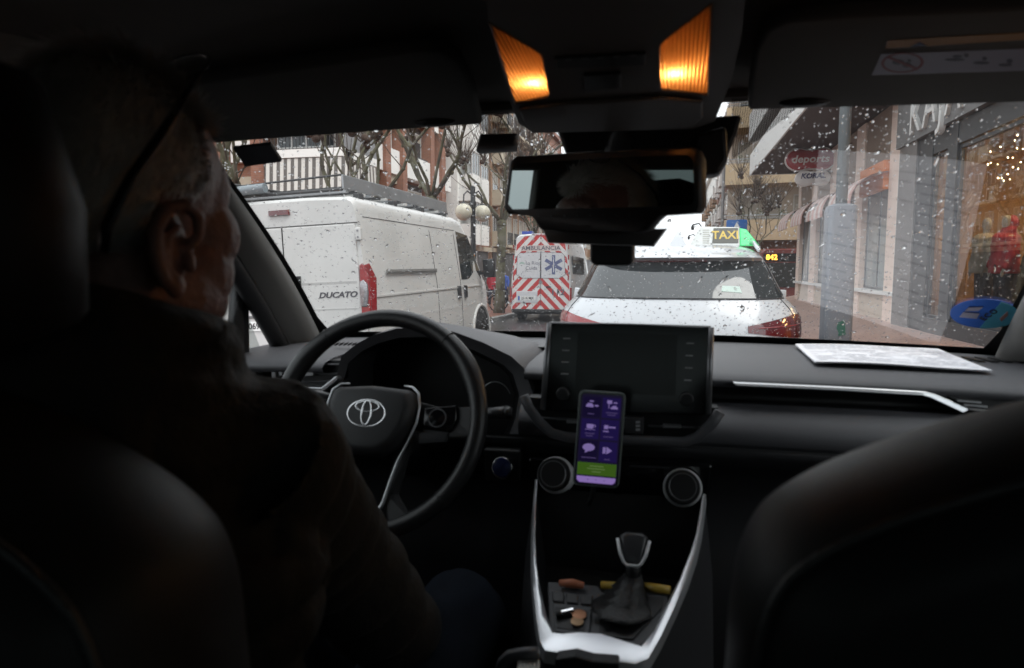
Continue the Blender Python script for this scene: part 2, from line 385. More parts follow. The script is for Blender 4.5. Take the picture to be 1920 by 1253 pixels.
for sd in (-1, 1):
    xi, xo = XC + sd * 0.76, XC + sd * 0.80
    x0, x1 = min(xi, xo), max(xi, xo)
    for nm, y0, y1 in (('front_door', 0.32, 1.62), ('rear_door', -1.28, 0.27)):
        mb = MB()
        prof = [(xi, 0.33), (xi, 0.75), (xi - sd * 0.05, 0.80), (xi - sd * 0.05, 0.86), (xi, 0.92), (xi, 1.10), (xo, 1.13), (xo, 0.33)]
        mb.prism([(a, y0, b) for a, b in prof], (0, y1 - y0, 0))
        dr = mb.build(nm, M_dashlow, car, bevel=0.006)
        h = MB(); h.tube([(xi - sd * .03, y0 + .55, .98), (xi - sd * .04, y0 + .58, .985), (xi - sd * .04, y0 + .68, .985), (xi - sd * .03, y0 + .70, .98)], .008); h.build('door_handle', M_silver, dr, smooth=True)
        # window opening frame and pane
        zt = 1.53; xt = XC + sd * 0.655
        def sw(y, z): return Vector((xo - sd * .01 + (xt - xo) * (z - 1.12) / 0.44, y, z))
        if nm == 'front_door': ring = [(0.40, 1.125), (1.36, 1.125), (0.98, 1.50), (0.42, 1.515)]
        else: ring = [(-1.15, 1.125), (0.19, 1.125), (0.23, 1.515), (-0.75, 1.515), (-1.1, 1.3)]
        pn = MB(); pn.add([sw(y, z) for y, z in ring], [tuple(range(len(ring)))]); pn.build('window_pane', M_side if nm == 'front_door' else M_priv, dr)
    mb = MB()                                      # pillar B, roof rail, rear quarter
    def swv(y, z): return Vector((XC + sd * 0.79 + (XC + sd * 0.655 - XC - sd * 0.79) * (z - 1.12) / 0.44, y, z))
    mb.prism([swv(.19, 1.1), swv(.42, 1.1), swv(.43, 1.55), swv(.22, 1.55)], (-sd * .03, 0, 0))
    mb.prism([swv(-1.3, 1.1), swv(-1.13, 1.1), swv(-.74, 1.53), swv(-.74, 1.6), swv(-1.3, 1.6)], (-sd * .03, 0, 0))
    mb.prism([swv(-1.3, 1.505), swv(.74, 1.505), swv(.90, 1.575), swv(1.12, 1.65), swv(-1.3, 1.66)], (-sd * .03, 0, 0))
    mb.build('side_pillar', M_pillar, car, bevel=0.008)
    # windscreen pillar: from the glass edge back to the door opening
    mb = MB(); rings = []
    for k in range(15):
        t = -0.12 + 1.14 * k / 14; O = ws(XC + sd * ws_hw(t), t)
        back = Vector((sd * -0.004, -0.145 + 0.03 * t, -0.012)); mid = O + back * 0.5 + Vector((-sd * 0.028, 0, 0.0))
        I = O + back
        out = Vector((sd * 0.05, 0.01, 0.02))
        rings.append([O + Vector((-sd * 0.004, -0.006, -0.008)), O * 0.75 + I * 0.25 + Vector((-sd * 0.022, 0, 0)), mid, O * 0.25 + I * 0.75 + Vector((-sd * 0.024, 0, 0)), I, I + out, O + out])
    mb.loft(rings); mb.build('windscreen_pillar', M_pillar, car, smooth=False, auto=40)
    mb = MB()                                      # black seal along the door opening, mirror sail and its upright
    pts = []
    for k in range(10):
        t = -0.1 + 1.1 * k / 9; pts.append(ws(XC + sd * ws_hw(t), t) + Vector((sd * 0.004, -0.165 + 0.03 * t, -0.02)))
    mb.tube(pts, 0.020, 8)
    if sd < 0:
        mb.prism([at(438, 690, x=-.86), at(468, 690, x=-.86), at(466, 500, x=-.86), at(452, 470, x=-.86)], (-.02, 0, 0))
    mb.build('door_seal', M_blk, car, smooth=True)
mb = MB(); mb.box(XC - .85, XC + .85, 1.70, 1.74, 0.3, 1.13); mb.build('bulkhead', M_blk, car)

# sun visors
M_warnw = mat('label_white', (0.20, 0.20, 0.25), 0.6); M_warno = mat('label_orange', (0.22, 0.10, 0.012), 0.6); M_warnr = mat('label_red', (0.13, 0.012, 0.02), 0.6); M_warnk = mat('label_print', (0.03, 0.03, 0.05), 0.6)
def visor(px_poly, pA, pB, pC):
    n = (pB - pA).cross(pC - pA).normalized()
    if n.z > 0: n = -n                                 # towards the cabin
    fr = Frame(pA, pB - pA, (0, 0, 1), n)
    out = [fr.inv(at_plane(a, b, pA, n))[:2] for a, b in px_poly]
    mb = MB(); mb.pillow(out, 0.022, fr, 0.009)
    return mb.build('sun_visor', M_visor, car, smooth=True), fr, pA, n
v1, fr1, pA1, n1 = visor([(905, 222), (700, 236), (460, 254), (330, 264), (300, 160), (345, 148), (560, 116), (790, 80), (835, 82), (866, 104), (890, 150)], at(900, 218, y=1.04), at(460, 252, y=1.04), at(800, 78, y=.83))
v2, fr2, pA2, n2 = visor([(1402, 194), (1700, 186), (2000, 176), (2300, 168), (2300, -40), (1900, 0), (1600, 14), (1470, 24), (1432, 42), (1414, 80), (1404, 150)], at(1400, 192, y=1.04), at(1919, 180, y=1.04), at(1600, 14, y=.83))
for v, fr, pA, n, c in ((v1, fr1, pA1, n1, (815, 217)), (v2, fr2, pA2, n2, (1510, 178))):
    mb = MB(); a, b, _ = fr.inv(at_plane(c[0], c[1], pA, n)); s = math.copysign(1, 1)
    mb.ball(fr(a, b, 0.010), (0.034, 0.012, 0.008), M=None); mb.build('visor_clip', M_frit, v, smooth=True)
def on_visor(name, pts, mt, off):
    mb = MB(); mb.prism([at_plane(a, b, pA2 + n2 * off, n2) for a, b in pts], n2 * 0.0004); return mb.build(name, mt, v2)
on_visor('warning_label', [(1652, 101), (1919, 91), (1980, 89), (1960, 131), (1634, 141)], M_warnw, 0.0115)
on_visor('warning_label', [(1664, 76), (1990, 56), (1990, 70), (1660, 91)], M_warno, 0.0115)
on_visor('warning_triangle', [(1706, 88), (1725, 79), (1738, 86)], M_warnk, 0.0122)
mb = MB()
for (ra, rb) in ((1.0, 0.86),):
    n_ = 40
    vs = [at_plane(1692 + 40 * r * math.cos(2 * math.pi * i / n_), 118 + 19 * r * math.sin(2 * math.pi * i / n_) - 0.035 * 40 * math.cos(2 * math.pi * i / n_), pA2 + n2 * .0124, n2) for r in (ra, rb) for i in range(n_)]
    mb.add(vs, [(i, (i + 1) % n_, n_ + (i + 1) % n_, n_ + i) for i in range(n_)])
mb.add([at_plane(a, b, pA2 + n2 * .0126, n2) for a, b in [(1660, 108), (1665, 105), (1724, 129), (1719, 132)]], [(0, 1, 2, 3)])
mb.build('no_child_seat_ring', M_warnr, v2)
mb = MB()
for (cx, cyy, rx, ry) in ((1684, 117, 12, 5), (1700, 122, 9, 5), (1705, 114, 4, 3), (1790, 112, 20, 3), (1795, 106, 10, 3), (1812, 104, 5, 4), (1846, 110, 5, 4), (1840, 118, 16, 3), (1893, 115, 6, 5), (1885, 122, 14, 3)):
    mb.add([at_plane(cx + rx * math.cos(k * .7854), cyy + ry * math.sin(k * .7854), pA2 + n2 * .0121, n2) for k in range(8)], [tuple(range(8))])
mb.build('label_pictogram', M_warnk, v2)

# overhead console with the two map lights
cp0 = at(1130, 245, y=1.0); cp1 = at(1130, 20, y=0.66); cx_ = Vector((1, 0, 0)); cn = (cp1 - cp0).cross(cx_).normalized()
if cn.z > 0: cn = -cn
frc = Frame(cp0, (1, 0, 0), cp1 - cp0, None)
if frc.un.z > 0: frc = Frame(cp0, (-1, 0, 0), cp1 - cp0, None)
def cpt(a, b, off=0.0): return at_plane(a, b, cp0 - cn * 0 + cn * off, cn)
outl = [(905, -60), (922, 60), (948, 170), (972, 232), (1000, 250), (1160, 246), (1300, 242), (1340, 228), (1372, 150), (1392, 60), (1402, -60)]
LL = [(917, 42), (1003, 93), (1014, 101), (1018, 110), (1031, 176), (1026, 183), (966, 194)]
LR = [(1335, 5), (1244, 76), (1238, 83), (1236, 92), (1238, 164), (1242, 169), (1327, 178)]
def tri_plate(outer, holes, name, mt, parent, off, depth):
    """flat plate with holes: filled with bmesh, walls given depth along the console's normal"""
    bm = bmesh.new(); es = []
    for lp in [outer] + holes:
        vs = [bm.verts.new(cpt(a, b, off)) for a, b in lp]
        es += [bm.edges.new((vs[i], vs[(i + 1) % len(vs)])) for i in range(len(vs))]
    bmesh.ops.triangle_fill(bm, edges=es, use_beauty=True)
    for lp in [outer] + holes:
        a0 = [cpt(a, b, off) for a, b in lp]
        for i in range(len(lp)):
            p, q = a0[i], a0[(i + 1) % len(lp)]
            bm.faces.new([bm.verts.new(p), bm.verts.new(q), bm.verts.new(q - cn * depth), bm.verts.new(p - cn * depth)])
    bmesh.ops.remove_doubles(bm, verts=bm.verts[:], dist=1e-5)
    bmesh.ops.recalc_face_normals(bm, faces=bm.faces[:])
    me = bpy.data.meshes.new(name); bm.to_mesh(me); bm.free(); me.materials.append(mt)
    return link(name, me, parent)
M_ohc = mat('overhead_plastic', (0.085, 0.083, 0.078), 0.65, bump=0.1, bscale=700, var=0.05)
ohc = tri_plate(outl, [LL, LR], 'overhead_console', M_ohc, car, 0.0, 0.07)
# glasses-box lid: a slightly raised panel in front of the lamps
mb = MB(); mb.prism([cpt(a, b, 0.0) for a, b in [(972, 200), (1030, 190), (1236, 176), (1318, 184), (1318, 214), (1300, 232), (1160, 236), (1000, 240), (984, 228)]], cn * 0.006)
mb.build('storage_lid', M_ohc, ohc, bevel=0.004)
mb = MB(); mb.prism([cpt(a, b, 0.0) for a, b in [(1040, 106), (1210, 96), (1210, 118), (1044, 124)]], cn * 0.003); mb.build('switch_bar', M_blk, ohc, bevel=0.001)
mb = MB(); mb.prism([cpt(a, b, 0.0) for a, b in [(1094, 136), (1164, 132), (1164, 160), (1098, 166)]], cn * 0.004); mb.build('switch_button', M_blk, ohc, bevel=0.0015)
mb = MB()
for k in range(5): mb.prism([cpt(a, b, 0.003) for a, b in [(1060 + 30 * k, 110 - 2 * k), (1072 + 30 * k, 109 - 2 * k), (1072 + 30 * k, 113 - 2 * k), (1060 + 30 * k, 114 - 2 * k)]], cn * 0.0005)
mb.build('switch_mark', mat('switch_print', (0.06, 0.06, 0.06), 0.5), ohc)
# lamp: box, bulb, ribbed lens that the bulb shines through
M_lens = bpy.data.materials.new('map_light_lens'); M_lens.use_nodes = True; n, l = nodes_of(M_lens); n.clear()
o_ = n.new('ShaderNodeOutputMaterial'); t_ = n.new('ShaderNodeBsdfTranslucent'); t_.inputs[0].default_value = (0.95, 0.62, 0.33, 1)
d_ = n.new('ShaderNodeBsdfDiffuse'); d_.inputs[0].default_value = (0.30, 0.15, 0.06, 1); mx = n.new('ShaderNodeMixShader'); mx.inputs[0].default_value = 0.25
tc = n.new('ShaderNodeTexCoord'); wv = n.new('ShaderNodeTexWave'); wv.inputs['Scale'].default_value = 75; wv.bands_direction = 'X'
bp = n.new('ShaderNodeBump'); bp.inputs['Strength'].default_value = 1.0; bp.inputs['Distance'].default_value = 0.004
l.new(tc.outputs['Object'], wv.inputs['Vector']); l.new(wv.outputs['Fac'], bp.inputs['Height'])
l.new(bp.outputs[0], t_.inputs['Normal'])
l.new(t_.outputs[0], mx.inputs[1]); l.new(d_.outputs[0], mx.inputs[2]); l.new(mx.outputs[0], o_.inputs[0])
M_bulb = emit_mat('warm_bulb', (1.0, 0.56, 0.22), 130.0)
M_lampbox = mat('lamp_reflector', (0.55, 0.36, 0.20), 0.35, var=0.03)
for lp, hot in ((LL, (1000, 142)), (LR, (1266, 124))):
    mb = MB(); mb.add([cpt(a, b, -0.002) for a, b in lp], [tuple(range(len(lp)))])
    ln = mb.build('map_light', M_lens, ohc); mb = MB(); mb.tube([cpt(a, b, -.0005) for a, b in lp], .0011, 6, closed=True); mb.build('lens_rim', mat('rim_lamplit', (0.20, 0.10, 0.04), 0.3), ohc, smooth=True)  # rim colour has the lamp's orange light painted in
    mb = MB(); P = [cpt(a, b, -0.004) for a, b in lp]; c = sum(P, Vector()) / len(P); B = [p - cn * 0.05 + (c - p) * 0.2 for p in P]; k = len(P)
    mb.add(P + B, [tuple(range(k, 2 * k))] + [(i, (i + 1) % k, k + (i + 1) % k, k + i) for i in range(k)]); mb.build('lamp_box', M_lampbox, ohc)
    mb = MB(); mb.ball(cpt(hot[0], hot[1], -0.011), 0.0038, 10, 8); mb.build('bulb', M_bulb, ohc, smooth=True)

# rear view mirror with its display bar, foot and the sensor box behind it
mb = MB()
poly = [(962, 302), (975, 293), (1130, 284), (1300, 277), (1314, 282), (1322, 300), (1324, 388), (1316, 401), (1248, 405), (1237, 414), (1222, 432), (1205, 437), (1030, 436), (1018, 430), (1006, 409), (990, 404), (958, 402), (949, 390)]
frm = Frame(at(1137, 345, y=.93), (1, -0.335, 0), (0, -0.05, 1), None)
if frm.un.y > 0: pass
def mpx(a, b, off=0.0): return at_plane(a, b, frm.o, frm.un)
out = [frm.inv(mpx(a, b))[:2] for a, b in poly]
mb.pillow(out, 0.030, frm, 0.006, 3)
mirror = mb.build('rear_view_mirror', M_blk, car, auto=50)
ncam = -frm.un if frm.un.y > 0 else frm.un
mb = MB(); gl = [(978, 312), (1300, 291), (1305, 300), (1308, 386), (966, 391), (968, 372)]
gl = [(972, 318), (982, 309), (1130, 299), (1296, 293), (1306, 303), (1309, 376), (1302, 386), (1130, 391), (972, 393), (964, 384)]
P = [mpx(a, b) + ncam * 0.0155 for a, b in gl]; mb.add(P, [tuple(range(len(P)))])
M_mir = mat('mirror_silver', (0.30, 0.335, 0.33), 0.02, metal=1.0, var=0.0); mb.build('mirror_glass', M_mir, mirror)
mb = MB()
for k in range(9):
    a, b = 1020 + 24 * k, 406 - 0.4 * k; P = [mpx(a + dx, b + dy) + ncam * 0.0158 for dx, dy in ((-1.5, -1.5), (1.5, -1.5), (1.5, 1.5), (-1.5, 1.5))]; mb.add(P, [(0, 1, 2, 3)])
mb.build('touch_marks', mat('dim_print', (0.03, 0.04, 0.045), 0.5), mirror)
text('mirror_lettering', 'TAXITRONIC', 0.0062, Frame(mpx(1113, 425) + ncam * 0.0158, (1, 0, 0), (0, 0, 1)), mat('dim_print2', (0.03, 0.026, 0.02), 0.5), mirror, extrude=0.0002)
mb = MB(); fr = Frame(mpx(1130, 446) + Vector((0, .02, 0)), (1, 0, 0), (0, 0, 1)); mb.pillow([(-.078, -.006), (.068, -.012), (.085, .012), (-.085, .012)], 0.03, fr, .004); mb.build('mirror_lower_bar', mat('mirror_bar', (0.035, 0.034, 0.034), 0.4), mirror, auto=50)
mb = MB(); plate_px(mb, [(1106, 440), (1188, 440), (1187, 492), (1180, 498), (1115, 498), (1106, 490)], 1.02, 0.05); mb.build('mirror_sensor', M_blk, mirror, bevel=0.004)
mb = MB(); plate_px(mb, [(1042, 238), (1392, 214), (1383, 250), (1352, 322), (1310, 332), (1200, 300), (1060, 290)], 1.06, 0.012)
mb.tube([at(1160, 262, y=1.06), at(1150, 330, y=.96)], 0.02)
mb.build('mirror_foot', M_blk, car, bevel=0.006)
mb = MB(); plate_px(mb, [(1308, 250), (1362, 235), (1366, 300), (1350, 326), (1308, 330)], 1.02, 0.05); mb.build('sensor_housing', mat('sensor_grey', (0.02, 0.02, 0.021), 0.5), car, bevel=0.006)

# dashboard
prof = [(1.75, 1.150), (1.6, 1.154), (1.45, 1.156), (1.32, 1.154), (1.24, 1.150), (1.205, 1.144), (1.195, 1.136), (1.20, 1.126), (1.235, 1.121)]
prof2 = [(1.235, 1.121), (1.245, 1.098), (1.21, 1.097)]
prof3 = [(1.21, 1.097), (1.185, 1.090), (1.162, 1.074), (1.152, 1.058), (1.152, 1.040), (1.158, 1.034)]
prof4 = [(1.158, 1.034), (1.160, 1.030), (1.156, 1.026), (1.172, 1.00), (1.21, 0.97), (1.23, 0.9), (1.20, 0.75), (1.25, 0.45), (1.5, 0.34)]
def dash_strip(pf, x0, x1, nx=24, crown=0.0):
    mb = MB()
    def f(u, v):
        s = v * (len(pf) - 1); i = min(int(s), len(pf) - 2); w = s - i
        x = x0 + (x1 - x0) * u; e = ((x - XC) / 0.74) ** 4
        return Vector((x, pf[i][0] * (1 - w) + pf[i + 1][0] * w - 0.05 * e * (1 if pf[i][0] < 1.4 else 0.5), pf[i][1] * (1 - w) + pf[i + 1][1] * w))
    return mb.grid(f, nx, (len(pf) - 1) * 2)
XL, XR = XC - .78, XC + .78
dm = dash_strip(prof, -.262, XR); 
for part in (dash_strip(prof, XL, -.655, 8), dash_strip(prof[:3], -.655, -.262, 12)): dm.add(part.v, part.f)
dash = dm.build('dashboard', M_dash, car, smooth=True)
dash_strip(prof2, -.262, XR).build('dash_recess', M_blk, dash, smooth=True)
dash_strip(prof3, -.262, XR).build('dash_pad', M_pad, dash, smooth=True)
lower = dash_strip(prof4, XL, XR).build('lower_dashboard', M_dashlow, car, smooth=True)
mb = MB(); mb.tube([(x, 1.1555, 1.0315) for x in [XC - .1 + .02 * k for k in range(41)]], 0.0008, 5)
mb.build('stitching', mat('grey_thread', (0.06, 0.06, 0.06), 0.8), dash)
# silver strip across the passenger's side
up = [(1374, 717), (1560, 725), (1735, 734), (1752, 738), (1822, 768)]; dn = [(1380, 724), (1560, 732), (1730, 742), (1744, 746), (1806, 775)]
mb = MB(); A = pp(up, 1.184); B = pp(dn, 1.180); k = len(A); th = Vector((0, 0.02, 0))
mb.loft([[A[i], B[i], B[i] + th, A[i] + th] for i in range(k)]); mb.build('trim_strip', M_silver, dash, bevel=0.0015)
# right hand vent at the strip's end
mb = MB(); plate_px(mb, [(1775, 742), (1900, 752), (1900, 800), (1826, 770)], 1.185, 0.03); vt = mb.build('air_vent', M_blk, car)
mb = MB()
for k in range(3): mb.prism(pp([(1795 + 12 * k, 750 + 8 * k), (1840 + 12 * k, 754 + 8 * k), (1840 + 12 * k, 757 + 8 * k), (1795 + 12 * k, 753 + 8 * k)], 1.18), (0, .006, 0))
mb.build('vent_slat', M_silver, vt)
mb = MB(); plate_px(mb, [(1830, 690), (1905, 694), (1905, 697), (1832, 693)], 1.33, 0.02)
for k in range(7): mb.prism([(0.50 + .022 * k, 1.40, 1.157), (0.512 + .022 * k, 1.40, 1.157), (0.506 + .022 * k, 1.46, 1.1572), (0.494 + .022 * k, 1.46, 1.1572)], (0, 0, .002))
mb.build('demister_grille', M_blk, dash)

# instrument hood and cluster
lip = [(628, 770), (630, 710), (640, 668), (668, 645), (700, 628), (745, 616), (800, 614), (850, 622), (905, 642), (958, 668), (982, 690), (998, 735), (990, 790), (962, 850)]
lin = [(642, 772), (644, 715), (654, 680), (680, 658), (708, 644), (750, 633), (798, 632), (846, 640), (896, 660), (944, 684), (962, 702), (974, 740), (966, 788), (940, 850)]
lipP = pp(lip, 1.20); linP = pp(lin, 1.21); cavP = pp([(a * .95 + 800 * .05, b * .93 + 740 * .07) for a, b in lin], 1.36)
backP = [Vector((p.x * 0.93 + -.5 * .07, 1.50, min(p.z, 1.19) * 0.6 + 1.15 * 0.4 if p.z > 1.1 else p.z)) for p in lipP]
midP = [Vector((p.x * 0.98 - .5 * .02, 1.27, p.z + 0.004)) for p in lipP]
mb = MB(); mb.loft([linP, lipP, midP, backP], closed=False, caps=False); hood = mb.build('instrument_hood', M_dash, dash, auto=50)
mb = MB(); mb.loft([linP, cavP], closed=False, caps=False); mb.add(cavP, [tuple(range(len(cavP)))]); mb.build('hood_lining', M_blk, dash, smooth=False)
mb = MB(); 
for cx, cyy, r0, a0, a1 in ((928, 762, 46, 190, 330),):
    P = [at(cx + r0 * .72 * math.cos(R(a0 + (a1 - a0) * i / 24)), cyy + r0 * math.sin(R(a0 + (a1 - a0) * i / 24)), y=1.335) for i in range(25)]
    mb.tube(P, 0.0011, 6)
mb.build('gauge_ring', M_silver, dash, smooth=True)
mb = MB(); mb.tube(pp([(905, 776), (948, 774)], 1.13), [.010, .012], 10); mb.tube(pp([(948, 774), (958, 775)], 1.13), [.013, .011], 10); mb.build('wiper_stalk', mat('stalk_plastic', (0.03, 0.03, 0.032), 0.35), dash, smooth=True)
mb = MB(); mb.tube(pp([(575, 738), (600, 744), (640, 752)], 1.12), [.012, .011, .008], 10); mb.build('indicator_stalk', mat('stalk_plastic', (0.03, 0.03, 0.032), 0.35), dash, smooth=True)
# left hand vent with its bright U
mb = MB(); plate_px(mb, [(512, 676), (640, 676), (640, 712), (606, 742), (530, 742), (514, 722)], 1.21, 0.03); vt = mb.build('air_vent', M_blk, car)
mb = MB(); uo = [(508, 688), (509, 712), (514, 722), (530, 732), (606, 735), (634, 712)]; ui = [(515, 688), (516, 710), (521, 717), (532, 724), (602, 727), (630, 705)]
A = pp(uo, 1.19); B = pp(ui, 1.19); mb.loft([[A[i], B[i], B[i] + Vector((0, .02, 0)), A[i] + Vector((0, .02, 0))] for i in range(len(A))]); mb.build('vent_trim', M_silver, vt, bevel=0.0015)
mb = MB()
for yy in (685, 702, 716): mb.prism(pp([(522, yy - 1), (634, yy - 2), (634, yy), (522, yy + 1)], 1.20), (0, .02, 0))
mb.build('vent_slat', M_dash, vt)
mb = MB(); mb.prism(pp([(572, 698), (587, 698), (587, 704), (572, 705)], 1.195), (0, .01, 0)); mb.prism(pp([(523, 697), (529, 697), (529, 704), (523, 704)], 1.195), (0, .01, 0)); mb.build('vent_slider', M_silver, vt)
mb = MB(); 
for k in range(6): mb.prism(pp([(630 + 8 * k, 644), (635 + 8 * k, 643), (631 + 8 * k, 648), (626 + 8 * k, 649)], 1.33), (0, .01, .001))
mb.build('demister_grille', M_blk, dash)
# start button
mb = MB(); plate_px(mb, [(906, 842), (976, 846), (978, 905), (910, 905)], 1.14, 0.03); sb = mb.build('start_panel', M_blk, car, bevel=0.004)
fr = Frame(at(942, 877, y=1.135), (1, 0, 0), (0, 0.2, 1)); 
nf = -1 if fr.un.y > 0 else 1
mb = MB(); mb.lathe([(0.0, 0.0), (0.0165, 0.0), (0.0165, nf * 0.006), (0.012, nf * 0.007), (0.0, nf * 0.0075)], fr); mb.build('start_button', mat('start_blue', (0.012, 0.02, 0.085), 0.3), sb, auto=40)
mb = MB(); mb.tube([fr(0.0175 * math.cos(2 * math.pi * k / 32), 0.0175 * math.sin(2 * math.pi * k / 32), nf * 0.003) for k in range(32)], 0.0013, 6, closed=True); mb.build('button_ring', M_chrome, sb, smooth=True)

# centre screen
mb = MB()
TL, TR, BR, BL = at(1029, 607, y=1.115), at(1334, 615, y=1.115), at(1330, 778, y=1.10), at(1017, 770, y=1.10)
frs = Frame((TL + TR + BR + BL) / 4, TR - TL + BR - BL, TL - BL + TR - BR)
if frs.un.y > 0: frs = Frame(frs.o, frs.ux, frs.uy, -frs.un); 
fs = lambda a, b, off=0.0: at_plane(a, b, frs.o, frs.un) + frs.un * off
def nface(fr): return fr.un if fr.un.y < 0 else -fr.un
ns = nface(frs)
mb = MB(); mb.prism([fs(1030, 606), fs(1036, 603), fs(1328, 611), fs(1335, 616), fs(1330, 775), fs(1322, 779), fs(1024, 771), fs(1017, 766)], -ns * 0.022); 
scr = mb.build('touch_screen', M_gloss, car, bevel=0.003)
mb = MB(); P = [fs(a, b, .0022) for a, b in [(1084, 622), (1270, 628), (1266, 742), (1078, 736)]]; mb.prism(P, ns * 0.0006)
mb.build('display', M_screen, scr)
mb = MB()
for (a, b, c, d) in ((1031, 606, 1018, 768), (1333, 614, 1328, 776)):
    P0, P1 = fs(a, b, 0.002), fs(c, d, 0.002); mb.tube([P0, P0 * .5 + P1 * .5, P1], 0.0048, 8)
mb.tube([fs(1031, 606, .002), fs(1180, 609, .002), fs(1333, 614, .002)], 0.0022, 6)
mb.build('screen_bezel', mat('bezel_metal', (0.20, 0.20, 0.21), 0.35, metal=0.7), scr, smooth=True)
mb = MB()
for a, b in ((1063, 635), (1061, 657), (1060, 679), (1059, 701), (1294, 644), (1292, 667), (1291, 690), (1290, 713)):
    mb.prism([fs(a - 7, b - 1.3, .0015), fs(a + 7, b - 1, .0015), fs(a + 7, b + 1.3, .0015), fs(a - 7, b + 1, .0015)], ns * 0.0008)
mb.build('button_mark', mat('button_print', (0.33, 0.33, 0.34), 0.5), scr)
for a, b in ((1057, 738), (1287, 748)):
    fr = Frame(fs(a, b, 0.001), frs.ux, frs.uy, ns); mb = MB(); mb.lathe([(0, 0), (.0115, 0), (.0105, .013), (.009, .0145), (0, .0145)], fr); mb.build('screen_knob', M_blk, scr, auto=40)

# centre vents under the screen, pad lip, climate panel
mb = MB(); plate_px(mb, [(990, 745), (1346, 765), (1340, 790), (1300, 826), (1050, 820), (1010, 790)], 1.125, 0.03); cv = mb.build('centre_vent', M_blk, car)
mb = MB(); lipc = [(982, 742), (992, 765), (1010, 790), (1034, 812), (1064, 820), (1180, 826), (1282, 829), (1308, 820), (1334, 795), (1350, 772)]
mb.tube(pp(lipc, 1.10), 0.0088, 8, flat=1.0); mb.build('vent_surround', M_pad, cv, smooth=True)
mb = MB()
for (x0, y0, x1, y1) in ((1015, 784, 1075, 787), (1215, 799, 1320, 803), (1180, 766, 1330, 770)): mb.prism(pp([(x0, y0), (x1, y1), (x1, y1 + 2), (x0, y0 + 2)], 1.11), (0, .01, 0))
mb.build('vent_slat', M_dash, cv)
mb = MB()
for (x0, y0) in ((1062, 788), (1243, 797)): mb.prism(pp([(x0, y0), (x0 + 34, y0 + 1), (x0 + 34, y0 + 7), (x0, y0 + 6)], 1.10), (0, .012, 0))
mb.build('vent_slider', mat('dull_silver', (0.25, 0.25, 0.26), 0.4, metal=0.7), cv, bevel=0.001)
mb = MB(); plate_px(mb, [(1170, 782), (1207, 784), (1206, 815), (1170, 813)], 1.098, 0.02)
vb = mb.build('hazard_block', M_dashlow, car, bevel=0.002)
mb = MB()
for k in range(3): mb.prism(pp([(1192, 790 + 7 * k), (1200, 790 + 7 * k), (1200, 794 + 7 * k), (1192, 794 + 7 * k)], 1.097), (0, .001, 0))
mb.build('button_mark', mat('button_print', (0.33, 0.33, 0.34), 0.5), vb)
mb = MB(); plate_px(mb, [(990, 860), (1336, 872), (1326, 965), (1300, 1010), (1005, 1000), (1000, 930)], 1.135, 0.05)
cl = mb.build('climate_panel', M_gloss, car, bevel=0.004)
mb = MB()
for (x0, y0, x1, y1) in ((1180, 873, 1255, 877), (1165, 927, 1240, 932)): mb.prism(pp([(x0, y0), (x1, y1), (x1, y1 + 2.5), (x0, y0 + 2.5)], 1.13), (0, .004, 0))
mb.build('panel_line', M_dashlow, cl)
for a, b in ((1040, 890), (1280, 914)):
    f0 = Frame(at(a, b, y=1.075), (1, 0, 0), (0, 0.38, 1)); nn = nface(f0); f0 = Frame(f0.o, f0.ux, f0.uy, nn)
    mb = MB(); mb.lathe([(0, -.03), (.029, -.04), (.0305, -.012), (.0285, .002), (.0265, .004), (.0262, .001)], f0, 32); kb = mb.build('climate_knob', mat('knob_silver', (0.75, 0.76, 0.78), 0.35, metal=.35), car, auto=40)
    mb = MB(); mb.lathe([(.0272, .002), (.0262, .013), (.0245, .0155), (0, .0158)], f0, 32); mb.build('knob_face', mat('knob_face_black', (0.016, 0.016, 0.017), 0.35), kb, auto=40)
    mb = MB(); mb.tube([f0(.0205 * math.cos(2 * math.pi * k / 32), .0205 * math.sin(2 * math.pi * k / 32), .0157) for k in range(32)], .0006, 5, closed=True); mb.build('knob_ring', mat('dull_silver', (0.25, 0.25, 0.26), 0.4, metal=0.7), kb)

# centre console
tl = [(1004, 902, 1.085), (1000, 950, 1.06), (998, 1000, 1.03), (999, 1060, .975), (1003, 1110, .925), (1008, 1160, .872), (1015, 1205, .825)]
tb = [(1024, 1221, .808), (1060, 1228, .806), (1120, 1236, .805), (1190, 1246, .806)]
tr_ = [(1214, 1236, .818), (1236, 1196, .855), (1262, 1140, .905), (1286, 1085, .955), (1302, 1040, .995), (1312, 1000, 1.03), (1318, 960, 1.06), (1322, 930, 1.085)]
toW = lambda L: [at(a, b, y=c) for a, b, c in L]
TLw, TBw, TRw = toW(tl), toW(tb), toW(tr_)
loop = TLw + TBw + TRw
mb = MB()
cc = sum(loop, Vector()) / len(loop)
def trim_ring(p, w):
    d = (cc - p); d.z = 0; d = d.normalized()
    ti = .18 * w * max(0, d.y) ** 2; return [p - d * .002 + Vector((0, 0, .002)), p + d * .003 + Vector((0, 0, .004)), p + d * (w - .003) + Vector((0, 0, .004 + ti)), p + d * w + Vector((0, 0, .001 + ti)), p + d * w + Vector((0, 0, -.012)), p - d * .004 + Vector((0, 0, -.014))]
ws_ = [.0065, .0068, .007, .0075, .009, .013, .022] + [.036, .042, .042, .036] + [.020, .012, .0095, .0085, .008, .0072, .007, .0065]
mb.loft([trim_ring(p, w) for p, w in zip(loop, ws_)]); 
fl = MB(); inn = [p + Vector((0, 0, -.010)) for p in loop]
